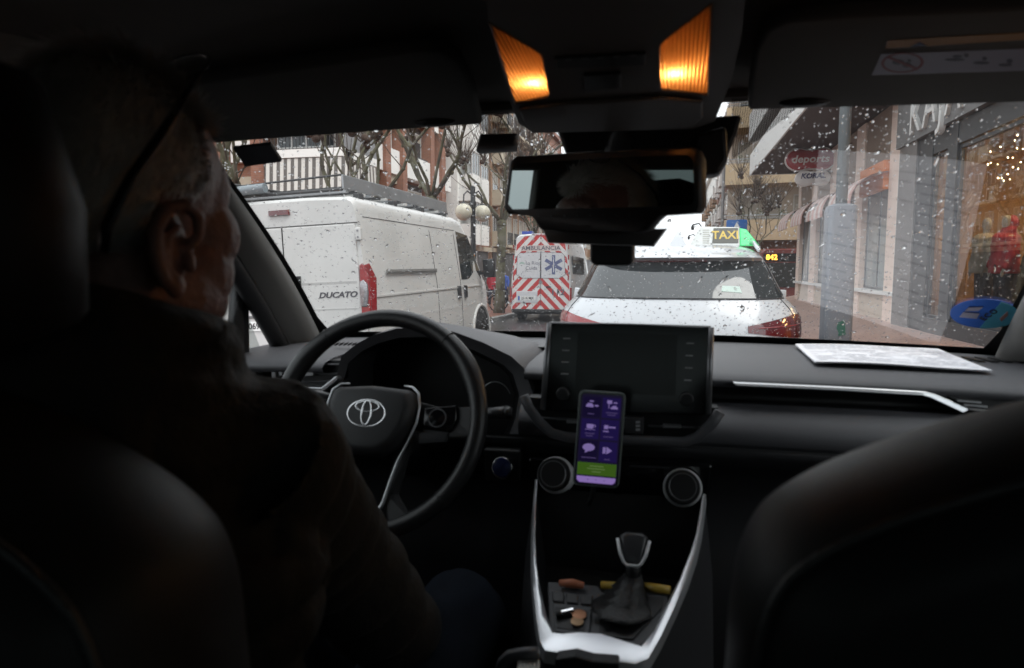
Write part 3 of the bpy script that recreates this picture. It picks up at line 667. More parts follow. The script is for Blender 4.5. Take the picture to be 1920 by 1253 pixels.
# console body: skirt from the trim to the floor, and the sunken deck inside it
skirt = [Vector((p.x * 1.0 + (p.x - cc.x) * .22, p.y - .06, .36)) for p in loop]
fl.loft([[p + Vector((0, 0, -.008)) for p in loop], [Vector((p.x + (p.x - cc.x) * .1, p.y - .015, p.z - .12)) for p in loop], skirt], closed=False, caps=False)
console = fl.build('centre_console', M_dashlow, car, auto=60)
mb.build('console_trim', M_trim, console, auto=50)
dk = MB(); deck = [p + Vector((0, 0, -.010)) for p in loop]; mid = [cc + (p - cc) * .86 + Vector((0, .02, -.13)) for p in loop]
dk.loft([deck, mid], closed=True, caps=False); dk.add(mid, [tuple(range(len(mid)))])
dk.build('console_deck', M_blk, console, auto=50)
# frame of the shift gate and the button tray
def cz(a, b):                                    # sloped console plane through the trim
    return at_plane(a, b, TLw[4] + Vector((0, 0, -.004)), (TRw[3] - TLw[4]).cross(TBw[1] - TLw[4]).normalized())
cup = (TRw[3] - TLw[4]).cross(TBw[1] - TLw[4]).normalized(); cup = cup if cup.z > 0 else -cup
def cplate(name, pts, mt, parent, h=.004, z0=0.0, bevel=.0015):
    mb = MB(); mb.prism([cz(a, b) + cup * z0 for a, b in pts], cup * h); return mb.build(name, mt, parent, bevel=bevel)
M_tray = mat('tray_plastic', (0.055, 0.056, 0.062), 0.5)
M_tray2 = mat('tray_button', (0.018, 0.018, 0.02), 0.45)
cplate('gate_frame', [(1026, 1086), (1120, 1094), (1128, 1106), (1250, 1112), (1254, 1136), (1222, 1186), (1196, 1210), (1120, 1208), (1044, 1200), (1030, 1180)], M_tray, console, .030, -.034)
cplate('shift_gate', [(1130, 1112), (1244, 1118), (1240, 1138), (1186, 1196), (1122, 1190)], M_blk, console, .002, -.0038, 0)
ty = cplate('switch_tray', [(1034, 1108), (1112, 1116), (1104, 1194), (1040, 1184)], M_tray, car, .006, -.006)
for a in (1036, 1062, 1088): cplate('console_button', [(a, 1112 + (a - 1036) * .1), (a + 23, 1114 + (a - 1036) * .1), (a + 22, 1132 + (a - 1036) * .1), (a + .5, 1130 + (a - 1036) * .1)], M_tray2, ty, .003, .0)
cplate('tray_recess', [(1041, 1139), (1102, 1146), (1096, 1184), (1044, 1178)], M_blk, ty, .0008, .0002, 0)
# shift lever
SB = [cz(1122, 1190), cz(1170, 1198), cz(1212, 1140), cz(1190, 1100), cz(1140, 1100)]
kc = at(1188, 1034, y=.955); rings = []
bc = sum(SB, Vector()) / 5
for t, r in ((0, .040), (.12, .037), (.3, .027), (.36, .030), (.5, .021), (.56, .024), (.72, .017), (.76, .019), (.9, .014), (1, .013)):
    c = bc.lerp(kc + Vector((0, 0, -.035)), t); rings.append([c + Vector((r * math.cos(2 * math.pi * k / 20) * (1 + .12 * math.sin(3 * k)), r * math.sin(2 * math.pi * k / 20) * (1 + .1 * math.cos(2 * k)), 0)) for k in range(20)])
mb = MB(); mb.loft(rings); mb.tube([kc + Vector((0, 0, -.06)), kc], .011, 12)
lev = mb.build('shift_lever', M_leather, car, smooth=True)
fr = Frame(kc, (1, 0, 0), (0, .5, .86)); mb = MB(); mb.pillow([(-.021, .020), (-.013, .026), (.013, .026), (.021, .020), (.013, -.016), (.006, -.021), (-.006, -.021), (-.013, -.016)], .034, fr, .007); mb.build('shift_knob', mat('knob_black', (0.05, 0.05, 0.054), 0.25), lev, smooth=True)
nk = nface(fr)
mb = MB(); mb.tube([fr(a, b) + nk * .016 for a, b in ((-.0225, .014), (-.018, -.006), (-.0125, -.0175), (-.008, -.0215), (.008, -.0215), (.0125, -.0175), (.018, -.006), (.0225, .014))], .0024, 6); mb.build('knob_trim', mat('knob_silver', (0.75, 0.76, 0.78), 0.35, metal=.35), lev, smooth=True)
# armrest and cup holder edge at the bottom of the picture
mb = MB(); mb.tube([at(a, b, y=.74) for a, b in ((938, 1262), (945, 1242), (956, 1231), (985, 1226), (1010, 1226))], .008, 8); mb.build('cup_holder_rim', M_pad, console, smooth=True)
mb = MB(); plate_px(mb, [(1040, 1244), (1040, 1236), (1078, 1231), (1110, 1240), (1160, 1244), (1158, 1275), (1040, 1275)], .755, .02); mb.build('armrest_latch', M_blk, console, bevel=.003)
mb = MB(); mb.box(-.23, .03, .30, .745, .36, .758); mb.build('armrest', M_seat, console, bevel=.02)

# steering wheel
tilt = R(23)
WO = at(703, 787, y=1.06); frw = Frame(WO, (1, 0, 0), (0, math.sin(tilt), math.cos(tilt)))
nw = nface(frw); frw = Frame(WO, (1, 0, 0), frw.uy if frw.uy.z > 0 else -frw.uy, None)
def W(a, b, c=0.0): return frw.o + frw.ux * a + Vector((0, math.sin(tilt), math.cos(tilt))) * b + nw * c
RW = .183
wheel = MB()
P = [W(RW * math.cos(2 * math.pi * k / 64), RW * math.sin(2 * math.pi * k / 64)) for k in range(64)]
rads = []
for k in range(64):
    d = math.degrees(2 * math.pi * k / 64); e = 1 + 0.12 * (math.exp(-((d - 150) / 12) ** 2) + math.exp(-((d - 30) / 12) ** 2)); rads.append(.0155 * e)
wheel.tube(P, rads, 14, closed=True)
sw_ = wheel.build('steering_wheel', M_wheel, car, smooth=True)
mb = MB()
for d in (52, 128, 200, 318): 
    c = W(RW * math.cos(R(d)), RW * math.sin(R(d))); t = W(RW * math.cos(R(d + 1)), RW * math.sin(R(d + 1))) - c; fr = Frame(c, W(math.cos(R(d)), math.sin(R(d))) - WO, nw); mb.tube([fr(.0161 * math.cos(2 * math.pi * k / 20), .0161 * math.sin(2 * math.pi * k / 20)) for k in range(20)], .0009, 5, closed=True)
mb.build('rim_seam', M_blk, sw_, smooth=True)
mb = MB(); mb.tube([W(RW * .985 * math.cos(R(d)) , RW * .985 * math.sin(R(d)), .0150) for d in range(-42, 52, 4)], .0006, 5); mb.build('rim_stitching', mat('grey_thread', (0.06, 0.06, 0.06), 0.8), sw_)
hub = [(-.078, .030), (-.060, .040), (0, .056), (.052, .064), (.064, .060), (.072, .045), (.077, .020), (.068, -.012), (.048, -.045), (.020, -.062), (-.02, -.062), (-.048, -.045), (-.068, -.012)]
hub = [(-.074, .044), (-.064, .050), (0, .055), (.064, .050), (.074, .044), (.080, .022), (.074, -.010), (.056, -.044), (.026, -.064), (-.026, -.064), (-.056, -.044), (-.074, -.010), (-.080, .022)]
fh = Frame(W(0, 0, .010), frw.ux, Vector((0, math.sin(tilt), math.cos(tilt))))
mb = MB(); mb.pillow(hub, .055, fh, .018, 5); mb.build('airbag_cover', mat('airbag_plastic', (0.022, 0.022, 0.0235), 0.55, bump=.1, bscale=700), sw_, smooth=True)
mb = MB()
for s in (-1, 1):
    mb.prism([W(s * .07, .036, -.012), W(s * .12, .026, -.01), W(s * RW, .03, 0), W(s * RW, -.022, 0), W(s * .12, -.028, -.01), W(s * .07, -.012, -.012)], nw * .012)
    mb.prism([W(s * .045, -.05, -.012), W(s * .075, -.02, -.012), W(s * .06, -.12, -.008), W(s * .09, -.155, 0), W(s * .052, -.168, 0), W(s * .035, -.12, -.008)], nw * .010)
mb.build('wheel_spoke', M_blk, sw_, bevel=.004)
for s in (-1, 1):
    mb = MB(); P = [W(s * a, b, .013 + c) for a, b, c in ((.050, .058, .0), (.066, .056, .002), (.0785, .046, .003), (.0835, .024, .003), (.0815, -.004, .002), (.070, -.036, 0), (.056, -.068, -.002), (.046, -.105, -.004), (.040, -.135, -.004), (.034, -.150, -.004), (.018, -.157, -.004))]
    mb.tube(P, [.0014, .0018, .0022, .0022, .0022, .0023, .0026, .003, .0036, .004, .0035], 8); mb.build('spoke_trim', M_silver, sw_, smooth=True)
    mb = MB(); f2 = Frame(W(s * .118, .006, .006), frw.ux, Vector((0, math.sin(tilt), math.cos(tilt)))); mb.pillow([(-.030, .016), (.028, .024), (.032, .0), (.022, -.022), (-.028, -.018)], .014, f2, .005); mb.build('button_pad', M_gloss, sw_, auto=50)
    mb = MB(); mb.tube([W(s * .116 + .015 * math.cos(k * .3927), .006 + .015 * math.sin(k * .3927), .014) for k in range(16)], .0012, 6, closed=True); mb.build('button_ring', M_dash, sw_)
    mb = MB(); f3 = Frame(W(s * .108, -.026, .004), frw.ux, Vector((0, math.sin(tilt), math.cos(tilt)))); mb.pillow([(-.024, .008), (.030, .012), (.026, -.006), (-.022, -.012)], .010, f3, .003); mb.build('cruise_buttons', M_dashlow, sw_, auto=50)
# three-oval emblem
mb = MB()
def oval(cx, cyy, rx, ry, r, n_=40, h=.036): mb.tube([W(cx + rx * math.cos(2 * math.pi * k / n_), cyy + ry * math.sin(2 * math.pi * k / n_), h) for k in range(n_)], r, 6, closed=True)
oval(0, .004, .0335, .0225, .0022); oval(0, .0155, .021, .0085, .0017, h=.0365); oval(0, .005, .0085, .0205, .0018, h=.037)
mb.build('emblem', M_chrome, sw_, smooth=True)
mb = MB(); mb.tube([W(0, -.02, -.01), W(0, -.03, -.2)], .045, 16); mb.build('steering_column', M_blk, sw_, smooth=True)

# front seats
def chaikin(L, n=3):
    for _ in range(n):
        M_ = []
        for i in range(len(L)): a, b = L[i], L[(i + 1) % len(L)]; M_ += [(a[0] * .75 + b[0] * .25, a[1] * .75 + b[1] * .25), (a[0] * .25 + b[0] * .75, a[1] * .25 + b[1] * .75)]
        L = M_
    return L
def seat(cx, y0, label, ztop, lean):
    half = [(.278, .42), (.276, .75), (.270, 1.05), (.268, 1.155), (.235, 1.196), (.15, 1.238), (.06, 1.268)]
    out = chaikin(half + [(-a, b) for a, b in reversed(half)])
    fr = Frame((cx, y0 + .075, 0), (1, 0, 0), (0, -.06, 1)); mb = MB(); mb.pillow(out, .165, fr, .055, 9)
    o = mb.build('front_seat', M_seat, car, smooth=True); o['label'] = label
    cxo = sum(p[0] for p in out) / len(out); cyo = sum(p[1] for p in out) / len(out); rad = sum(math.hypot(p[0] - cxo, p[1] - cyo) for p in out) / len(out)
    a_ = R(42); off = 1 - (.055 / rad) * (1 - math.cos(a_)) + .002; h = .0825 * math.sin(a_) * (1 if fr.un.y < 0 else -1)
    mb = MB(); mb.tube([fr(cxo + (p[0] - cxo) * off, cyo + (p[1] - cyo) * off, h) for p in out], .0032, 6, closed=True); mb.build('seat_piping', M_leather, o, smooth=True)
    mb = MB(); fr = Frame((cx + (.045 if cx > 0 else .055), y0 + .01, ztop + .10), (1, 0, 0), (0, -.1, 1)); mb.pillow([(-.12, -.07), (-.13, 0), (-.11, .08), (-.05, .10), (.05, .10), (.11, .08), (.13, 0), (.12, -.07), (.06, -.09), (-.06, -.09)], .10, fr, .04); mb.build('headrest', M_seat, o, smooth=True)
    mb = MB(); mb.tube([(cx - .07, y0, ztop - .02), (cx - .07, y0 + .01, ztop + .1)], .006, 8); mb.tube([(cx + .07, y0, ztop - .02), (cx + .07, y0 + .01, ztop + .1)], .006, 8); mb.build('headrest_post', M_chrome, o, smooth=True)
    mb = MB(); fr = Frame((cx, y0 + .32, .62), (1, 0, 0), (0, 1, .12)); mb.pillow([(-.25, -.27), (-.26, .2), (-.2, .27), (.2, .27), (.26, .2), (.25, -.27)], .16, fr, .05); mb.build('seat_cushion', M_seat, o, smooth=True)
    return o
SEAT_L = seat(-.527, .31, 'driver seat behind the man', 1.262, .04)
SEAT_R = seat(.308, .43, 'empty passenger seat at the right', 1.262, .04)

# phone in a holder on the vent
TLp, TRp, BLp = at(1087, 732, y=1.015), at(1173, 738, y=1.015), at(1073, 911, y=.995)
frp = Frame(TLp, TRp - TLp, TLp - BLp); np_ = nface(frp)
def ph(a, b, off=0.0): return at_plane(a, b, TLp, np_) + np_ * off
phone = thing('phone', 'lit smartphone with a purple icon screen in a holder before the centre vents', 'phone', tuple(at(1120, 912, y=1.0)))
def rquad(c, r=6, n_=5):
    out = []; 
    for i in range(4):
        p, q, s = Vector(c[i]), Vector(c[i - 1]), Vector(c[(i + 1) % 4]); a = p + (q - p).normalized() * r; b = p + (s - p).normalized() * r
        for k in range(n_ + 1):
            t = k / n_; out.append(tuple(a * (1 - t) ** 2 + p * 2 * t * (1 - t) + b * t * t))
    return out
mb = MB(); mb.prism([ph(a, b) for a, b in rquad([(1086, 731), (1174, 737), (1160, 917), (1073, 910)], 12)], -np_ * .009); mb.build('phone_case', mat('phone_case', (0.12, 0.14, 0.14), 0.3), phone, bevel=.002)
mb = MB(); mb.prism([ph(a, b, .0012) for a, b in rquad([(1090, 735), (1170, 740), (1157, 913), (1077, 906)], 9)], -np_ * .002); mb.build('phone_glass', M_gloss, phone)
S = 0.33
E_tile = emit_mat('screen_violet', (0.010, 0.006, 0.045), S * 1.5); E_tile2 = emit_mat('screen_dark_violet', (0.006, 0.004, 0.020), S * 1.5); E_icon = emit_mat('screen_lilac', (0.20, 0.145, 0.36), S * 1.25); E_txt = emit_mat('screen_text', (0.085, 0.06, 0.17), S); E_green = emit_mat('screen_green', (0.045, 0.105, 0.012), S * 1.1); E_gt = emit_mat('screen_green_text', (0.12, 0.2, 0.06), S); E_bar = emit_mat('screen_lilac_bar', (0.26, 0.17, 0.46), S * 1.2); E_bg = emit_mat('screen_base', (0.012, 0.009, 0.030), S)
scrn = MB(); scrn.add([ph(a, b, .0016) for a, b in rquad([(1092, 738), (1168, 743), (1155, 911), (1079, 904)], 7)], [tuple(range(24))]); scn = scrn.build('phone_screen', E_bg, phone)
def uvp(u, v):                                   # screen coordinates, u right, v down
    t = Vector((1092, 738)) * (1 - u) + Vector((1168, 743)) * u; b = Vector((1079, 904)) * (1 - u) + Vector((1155, 911)) * u; p = t * (1 - v) + b * v; return p.x, p.y
def sq(mb, u0, u1, v0, v1, off=.002, mi=0): mb.add([ph(*uvp(u, v), off) for u, v in ((u0, v0), (u1, v0), (u1, v1), (u0, v1))], [(0, 1, 2, 3)], mi)
a_, b_ = MB(), MB()
for i, (r0, r1) in enumerate(((.03, .255), (.275, .50), (.52, .745))):
    for j, (c0_, c1_) in enumerate(((.04, .48), (.52, .96))): sq(a_ if (i + j) % 2 or i == 1 else b_, c0_, c1_, r0, r1, .0018)
a_.build('app_tile', E_tile, scn); b_.build('app_tile', E_tile2, scn)
ic = MB()
sq(ic, .20, .30, .07, .085, .0022); sq(ic, .12, .30, .115, .145, .0022); sq(ic, .15, .27, .10, .115, .0022); sq(ic, .33, .42, .118, .135, .0022)
sq(ic, .63, .75, .055, .095, .0022); sq(ic, .67, .69, .095, .145, .0022); sq(ic, .79, .88, .075, .088, .0022); sq(ic, .73, .90, .13, .152, .0022); sq(ic, .77, .87, .115, .13, .0022)
sq(ic, .17, .34, .335, .375, .0022); sq(ic, .19, .32, .375, .385, .0022); sq(ic, .34, .39, .342, .35, .0022); sq(ic, .37, .39, .342, .368, .0022); sq(ic, .14, .38, .392, .398, .0022)
sq(ic, .60, .70, .335, .378, .0022); sq(ic, .71, .88, .348, .364, .0022); sq(ic, .58, .72, .398, .41, .0022)
n_ = 24; ic.add([ph(*uvp(.26 + .15 * math.cos(2 * math.pi * k / n_), .595 + .042 * math.sin(2 * math.pi * k / n_)), .0022) for k in range(n_)], [tuple(range(n_))])
ic.add([ph(*uvp(u, v), .0022) for u, v in ((.19, .62), (.30, .63), (.17, .66))], [(0, 1, 2)])
ic.add([ph(*uvp(u, v), .0022) for u, v in ((.70, .575), (.84, .617), (.70, .66))], [(0, 1, 2)]); sq(ic, .61, .68, .582, .652, .0022)
ic.build('app_icon', E_icon, scn)
tx = MB()
for u0, u1, v in ((.17, .33, .215), (.62, .90, .19), (.66, .86, .215), (.14, .38, .435), (.17, .34, .462), (.60, .84, .46), (.10, .46, .705), (.66, .80, .712)): sq(tx, u0, u1, v, v + .010, .0022)
tx.build('app_caption', E_txt, scn)
gb = MB(); sq(gb, .02, .98, .765, .905, .002); gb.build('green_button', E_green, scn)
gt_ = MB()
for u0, u1, v in ((.32, .66, .795), (.26, .70, .825), (.38, .60, .858)): sq(gt_, u0, u1, v, v + .012, .0023)
gt_.build('button_caption', E_gt, scn)
nb = MB(); nb.add([ph(*uvp(u, v), .002) for u, v in ((.02, .92), (.98, .92), (.97, .965), (.90, .99), (.10, .99), (.03, .965))], [tuple(range(6))]); nb.build('navigation_bar', E_bar, scn)
nk_ = MB()
for u in (.30, .50, .70): sq(nk_, u - .015, u + .015, .95, .957, .0023)
nk_.build('navigation_mark', E_tile, scn)
hd = thing('phone_holder', 'black clip holder fixed to the vent behind the lit phone', 'phone holder', tuple(at(1120, 880, y=1.08)))
mb = MB(); mb.tube([ph(1122, 830, -.012), at(1130, 800, y=1.10)], .012, 10); mb.prism([ph(1085, 800, -.010), ph(1168, 805, -.010), ph(1164, 850, -.010), ph(1080, 845, -.010)], -np_ * .006); mb.tube([ph(1112, 915, -.006), ph(1108, 935, -.012), at(1104, 945, y=1.05)], .004, 8); mb.build('holder_clip', M_blk, hd, bevel=.002)

# paper form on the dashboard
pA = [at(1490, 643, y=1.58), at(1748, 656, y=1.58), at(1846, 701, y=1.27), at(1532, 686, y=1.27)]
PZ = 1.1625
pA = [Vector((.258, 1.575, PZ)), Vector((.535, 1.575, PZ)), Vector((.512, 1.262, PZ - .001)), Vector((.246, 1.292, PZ - .001))]
mb = MB()
def pf(u, v): 
    p = (pA[0] * (1 - u) + pA[1] * u) * (1 - v) + (pA[3] * (1 - u) + pA[2] * u) * v
    return p + Vector((0, 0, .002 * math.sin(u * 5) + .003 * (v - .5) ** 2))
mb.grid(pf, 14, 8); mb.grid(lambda u, v: pf(u, v) - Vector((0, 0, .0025)), 14, 8)
M_paper = mat('paper_white', (0.80, 0.80, 0.84), 0.7, var=0.02)
paper = thing('paper_form', 'white printed form lying on the dashboard top at the passenger side', 'paper', (.38, 1.42, 1.157))
mb.build('sheet', M_paper, paper, smooth=True)
M_print = mat('print_grey', (0.48, 0.49, 0.54), 0.7); mb = MB(); rr = random.Random(11)
for r_ in range(17):
    v = .05 + .053 * r_; u = .04
    while u < .93:
        L = rr.uniform(.03, .16)
        if rr.random() < .8: mb.add([pf(a, b) + Vector((0, 0, .0006)) for a, b in ((u, v), (min(u + L, .96), v), (min(u + L, .96), v + .012), (u, v + .012))], [(0, 1, 2, 3)])
        u += L + .015
mb.build('printed_lines', M_print, paper)

# small things lying on the console
def loose(name, label, cat, mbx, mt, group=None, **k):
    o = mbx.build(name, mt, None, **k); return tag(o, label, cat, group)
U_ = lambda a, b, h: cz(a, b) + cup * h
mb = MB(); mb.tube([U_(1043, 1160, .006), U_(1054, 1157, .006)], .0045, 10, mi=1); mb.tube([U_(1054, 1157, .006), U_(1076, 1152, .006)], .0040, 10, mi=0)
o = mb.build('lighter', [M_chrome, M_blk], None); tag(o, 'small black and silver lighter lying in the open console tray', 'lighter')
M_cop = mat('copper_coin', (0.42, 0.20, 0.11), 0.4, metal=0.6); M_brass = mat('brass_coin', (0.35, 0.22, 0.12), 0.4, metal=0.5)
for i, (a, b, r, lb, mt) in enumerate(((1087, 1157, .0095, 'copper coin beside the lighter, upper of two in the console tray', M_cop), (1083, 1170, .0085, 'brown coin lying lower in the console tray below the copper coin', M_brass))):
    fr = Frame(U_(a, b, .003), (1, 0, 0), None or cup.cross(Vector((1, 0, 0))), cup); mb = MB(); mb.lathe([(0, 0), (r, 0), (r, .0018), (r * .9, .002), (0, .0018)], fr, 24); loose('coin', lb, 'coin', mb, mt, 'coins in the console tray', auto=40)
mb = MB(); mb.tube([at(1206, 1100, y=.945), at(1232, 1104, y=.94), at(1256, 1107, y=.935)], [.006, .0065, .006], 10); mb.tube([at(1128, 1097, y=.955), at(1206, 1101, y=.945)], .0055, 10)
loose('marker_pen', 'yellow pen lying across the console behind the shift lever', 'pen', mb, mat('pen_yellow', (0.45, 0.30, 0.05), 0.4), smooth=True)
mb = MB(); mb.tube([at(1050, 1093, y=.945), at(1072, 1094, y=.942), at(1094, 1098, y=.94)], [.005, .007, .005], 8); loose('lip_balm', 'small orange stick lying behind the console buttons', 'stick', mb, mat('balm_orange', (0.42, 0.14, 0.07), 0.5), smooth=True)
mb = MB(); mb.grid(lambda u, v: at(970 + 42 * u, 1237 + 30 * v + 1.5 * math.sin(u * 40), y=.735 - .03 * v), 20, 4); mb.grid(lambda u, v: at(970 + 42 * u, 1238 + 30 * v + 1.5 * math.sin(u * 40), y=.738 - .03 * v), 20, 4)
loose('till_receipt', 'crumpled paper receipt tucked in the cup holder by the armrest', 'receipt', mb, mat('receipt_paper', (0.42, 0.41, 0.38), 0.8))

# ------------------------------------------------------------------ the driver
def fuse(mb, vox, smooth_it=4, fac=0.5):
    """one continuous surface out of overlapping volumes"""
    me = bpy.data.meshes.new('tmp'); me.from_pydata(mb.v, [], mb.f); bm = bmesh.new(); bm.from_mesh(me); bmesh.ops.recalc_face_normals(bm, faces=bm.faces[:]); bm.to_mesh(me); bm.free()
    o = bpy.data.objects.new('tmp', me); COL.objects.link(o)
    r = o.modifiers.new('r', 'REMESH'); r.mode = 'VOXEL'; r.voxel_size = vox
    s = o.modifiers.new('s', 'SMOOTH'); s.iterations = smooth_it; s.factor = fac
    dg = bpy.context.evaluated_depsgraph_get(); dg.update()
    out = bpy.data.meshes.new_from_object(o.evaluated_get(dg)); bpy.data.objects.remove(o); return out
HC = at(238, 392, y=.51)
TURN = R(-6)
def H(x, y, z): return HC + Vector((x * math.cos(TURN) + y * math.sin(-TURN) * -1, y * math.cos(TURN) + x * math.sin(TURN), z))
drv = thing('person', 'man with short grey hair in a dark padded jacket driving in the left front seat', 'person', (-.5, .5, .62))
b = MB()
b.ball(H(0, -.012, .032), (.077, .097, .088), 24, 16)
b.ball(H(0, .030, -.035), (.063, .070, .078), 20, 14)
b.ball(H(0, .052, -.088), (.036, .038, .030), 14, 10)
b.ball(H(0, .075, .025), (.058, .025, .028), 14, 10)
for s in (-1, 1):
    b.ball(H(s * .050, .052, -.022), (.026, .036, .034), 12, 8); b.ball(H(s * .052, .040, -.055), (.022, .036, .036), 12, 8)
    b.ball(H(s * .052, .012, -.075), (.020, .045, .032), 12, 8)
    b.ball(H(s * .050, .040, .022), (.024, .036, .034), 12, 8); b.ball(H(s * .050, .034, -.080), (.020, .036, .030), 12, 8)
    M = Matrix.Rotation(R(-12), 4, 'X') @ Matrix.Rotation(s * R(-24), 4, 'Z')
    # ear: rim, bowl, lobe
    ec = H(s * .080, -.034, -.036)
    E_ = lambda x, y, z: ec + M @ Vector((s * x, y * .92, z * .88))
    b.tube([E_(.004, -.008, -.036), E_(.007, -.020, -.014), E_(.010, -.025, .008), E_(.010, -.018, .030), E_(.008, -.002, .039), E_(.004, .014, .033), E_(.000, .018, .016), E_(-.004, .012, .004)], [.0055, .0058, .0062, .0062, .006, .0055, .005, .004], 9)
    b.tube([E_(.003, -.006, -.022), E_(.004, -.011, -.006), E_(.003, -.010, .010), E_(.001, .001, .022)], [.004, .0045, .0042, .0036], 8)
    b.ball(E_(.001, .002, -.034), (.006, .010, .011), 10, 8); b.ball(E_(-.002, .014, -.010), (.005, .006, .009), 8, 6)
    b.ball(E_(-.012, .000, .0), (.008, .019, .034), 12, 8); b.tube([E_(-.02, 0, .02), E_(-.02, 0, -.025)], [.012, .012], 10)
b.tube([H(0, .086, .012), H(0, .097, -.012), H(0, .104, -.034)], [.010, .013, .015], 10); b.ball(H(0, .098, -.038), (.019, .014, .009), 10, 8)
b.ball(H(0, .086, -.064), (.024, .012, .007), 10, 8); b.ball(H(0, .083, -.075), (.021, .012, .008), 10, 8)
NB = Vector((-.49, .455, 1.17))
b.tube([H(0, -.015, -.02), H(0, -.030, -.09), NB + Vector((0, .01, .02)), NB], [.062, .058, .062, .075], 20)
b.tube([NB + Vector((0, 0, .03)), Vector((-.5, .46, 1.05)), Vector((-.5, .50, .85)), Vector((-.5, .55, .68))], [.08, .13, .135, .14], 20)
SR, ER, WR = at(440, 845, y=.50), at(592, 1010, y=.69), at(780, 1222, y=.84)
SL, EL, WL = Vector((-.69, .50, 1.13)), Vector((-.79, .74, .97)), Vector((-.765, .97, 1.085))
b.tube([SR, ER, WR], [.040, .032, .027], 14); b.tube([SL, EL, WL], [.040, .032, .027], 14)
# left hand closed round the wheel rim; right hand resting on the thigh
def hand(mb, wr, palm_dir, across, curl_dir, spread=.019, L=.085, curled=True):
    pd, ac, cd = Vector(palm_dir).normalized(), Vector(across).normalized(), Vector(curl_dir).normalized()
    kn = wr + pd * .085; mb.tube([wr - pd * .01, wr + pd * .03, kn], [.028, .034, .036], 14, flat=.55) ; mb.tube([wr + pd * .02 + ac * .02, kn + ac * .026], .014, 8); mb.tube([wr + pd * .02 - ac * .02, kn - ac * .026], .014, 8)
    for i, f in enumerate((.92, 1.0, .95, .75)):
        p0 = kn + ac * (spread * (1.5 - i)); l = .038 * f; P = [p0 - pd * .01, p0]
        d = pd.copy()
        for q, a in enumerate((35, 55, 45) if curled else (12, 18, 14)):
            d = (d * math.cos(R(a)) + cd * math.sin(R(a))); cd2 = cd; P.append(P[-1] + d * (l * (1, .72, .55)[q])); 
            cd = (cd - d * cd.dot(d)); cd = cd.normalized() if cd.length > .01 else cd2
        cd = Vector(curl_dir).normalized(); mb.tube(P, [.0095, .0095, .009, .008, .007], 9)
    t0 = wr + pd * .025 + ac * .028; mb.tube([t0 - ac * .012, t0 + ac * .016 + pd * .02 + cd * .008, t0 + ac * .024 + pd * .045 + cd * .022, t0 + ac * .020 + pd * .066 + cd * .034], [.013, .012, .010, .008], 9)
rimL = W(RW * math.cos(R(186)), RW * math.sin(R(186)))
hand(b, rimL + Vector((-.03, -.085, -.02)), (.25, .9, .28), (0.1, -.3, .95), (1, .1, -.1))
WL = rimL + Vector((-.03, -.10, -.02))
hand(b, WR + Vector((-.01, .02, -.02)), (-.6, .75, -.25), (.75, .6, .1), (0, .2, -1), curled=False)
me = fuse(b, .0031, 3, .4)
body = link('body', me, drv, smooth=True)
M_skin = mat('skin', (0.24, 0.125, 0.10), 0.5, var=0.22, scale=26, bump=0.25, bscale=160); me.materials.clear(); me.materials.append(M_skin)
M_hairm = mat('grey_hair', (0.55, 0.53, 0.50), 0.5, var=0.45, scale=60)
for s in (-1, 1):
    mb = MB(); mb.ball(H(s * .033, .083, 0.0), .0125, 12, 8); mb.build('eye', mat('eye_white', (0.6, 0.58, 0.55), 0.2), body, smooth=True)
    mb = MB(); mb.tube([H(s * .016, .103, .020), H(s * .034, .101, .025), H(s * .053, .088, .019)], [.0035, .005, .003], 6); mb.build('eyebrow', M_hairm, body, smooth=True)
# hair: a close cap plus thousands of short strands, combed back
def scalp(th, ph): 
    d = Vector((math.sin(th) * math.cos(ph), math.sin(th) * math.sin(ph), math.cos(th)))
    return d, Vector((d.x * .079, d.y * .099 - .012, d.z * .090 + .032))
def hairy(d, p):
    f = d.y                                   # 1 = face side
    line = 0.055 + 0.02 * abs(p.x) / .08 if f > .35 else (-.005 + .10 * max(0, f) if f > -.15 else -.070 - .06 * (-f - .15))
    if abs(p.x) > .055 and -.30 < f < .18: line = max(line, .012)
    return p.z > line
mb = MB(); caps = []
NU, NV = 48, 26
for j in range(NV):
    for i in range(NU):
        q = [scalp(math.pi * (.02 + .86 * jj / NV), 2 * math.pi * ii / NU) for ii, jj in ((i, j), (i + 1, j), (i + 1, j + 1), (i, j + 1))]
        if all(hairy(d, p) for d, p in q): mb.add([H(*(p * 1.012 + Vector((0, 0, 0)))) for d, p in q], [(0, 1, 2, 3)])
rr = random.Random(5); cnt = 0
while cnt < 14000:
    th = math.acos(rr.uniform(-.92, 1)); ph = rr.uniform(0, 2 * math.pi); d, p = scalp(th, ph)
    if not hairy(d, p): continue
    cnt += 1; L = rr.uniform(.012, .026) * (1.45 if d.z > .45 else .8)
    comb = Vector((d.x * .25, -.75 + .35 * rr.random(), -.55 + .5 * d.z * (1 if d.y > 0 else -.5))); comb = comb - d * comb.dot(d)
    comb = comb.normalized() * 1 if comb.length > 1e-3 else Vector((0, -1, 0))
    g = (comb + d * rr.uniform(.15, .75) + Vector((rr.uniform(-.3, .3), rr.uniform(-.3, .3), rr.uniform(-.3, .3)))).normalized(); sdv = d.cross(g).normalized() * .0007
    p1 = p + g * L * .55; p2 = p1 + (g * .8 + comb * .4 - d * .12).normalized() * L * .5
    mb.add([H(*(p - sdv)), H(*(p + sdv)), H(*(p1 + sdv * .8)), H(*(p1 - sdv * .8)), H(*p2)], [(0, 1, 2, 3), (3, 2, 4)])
mb.build('hair', M_hairm, drv)
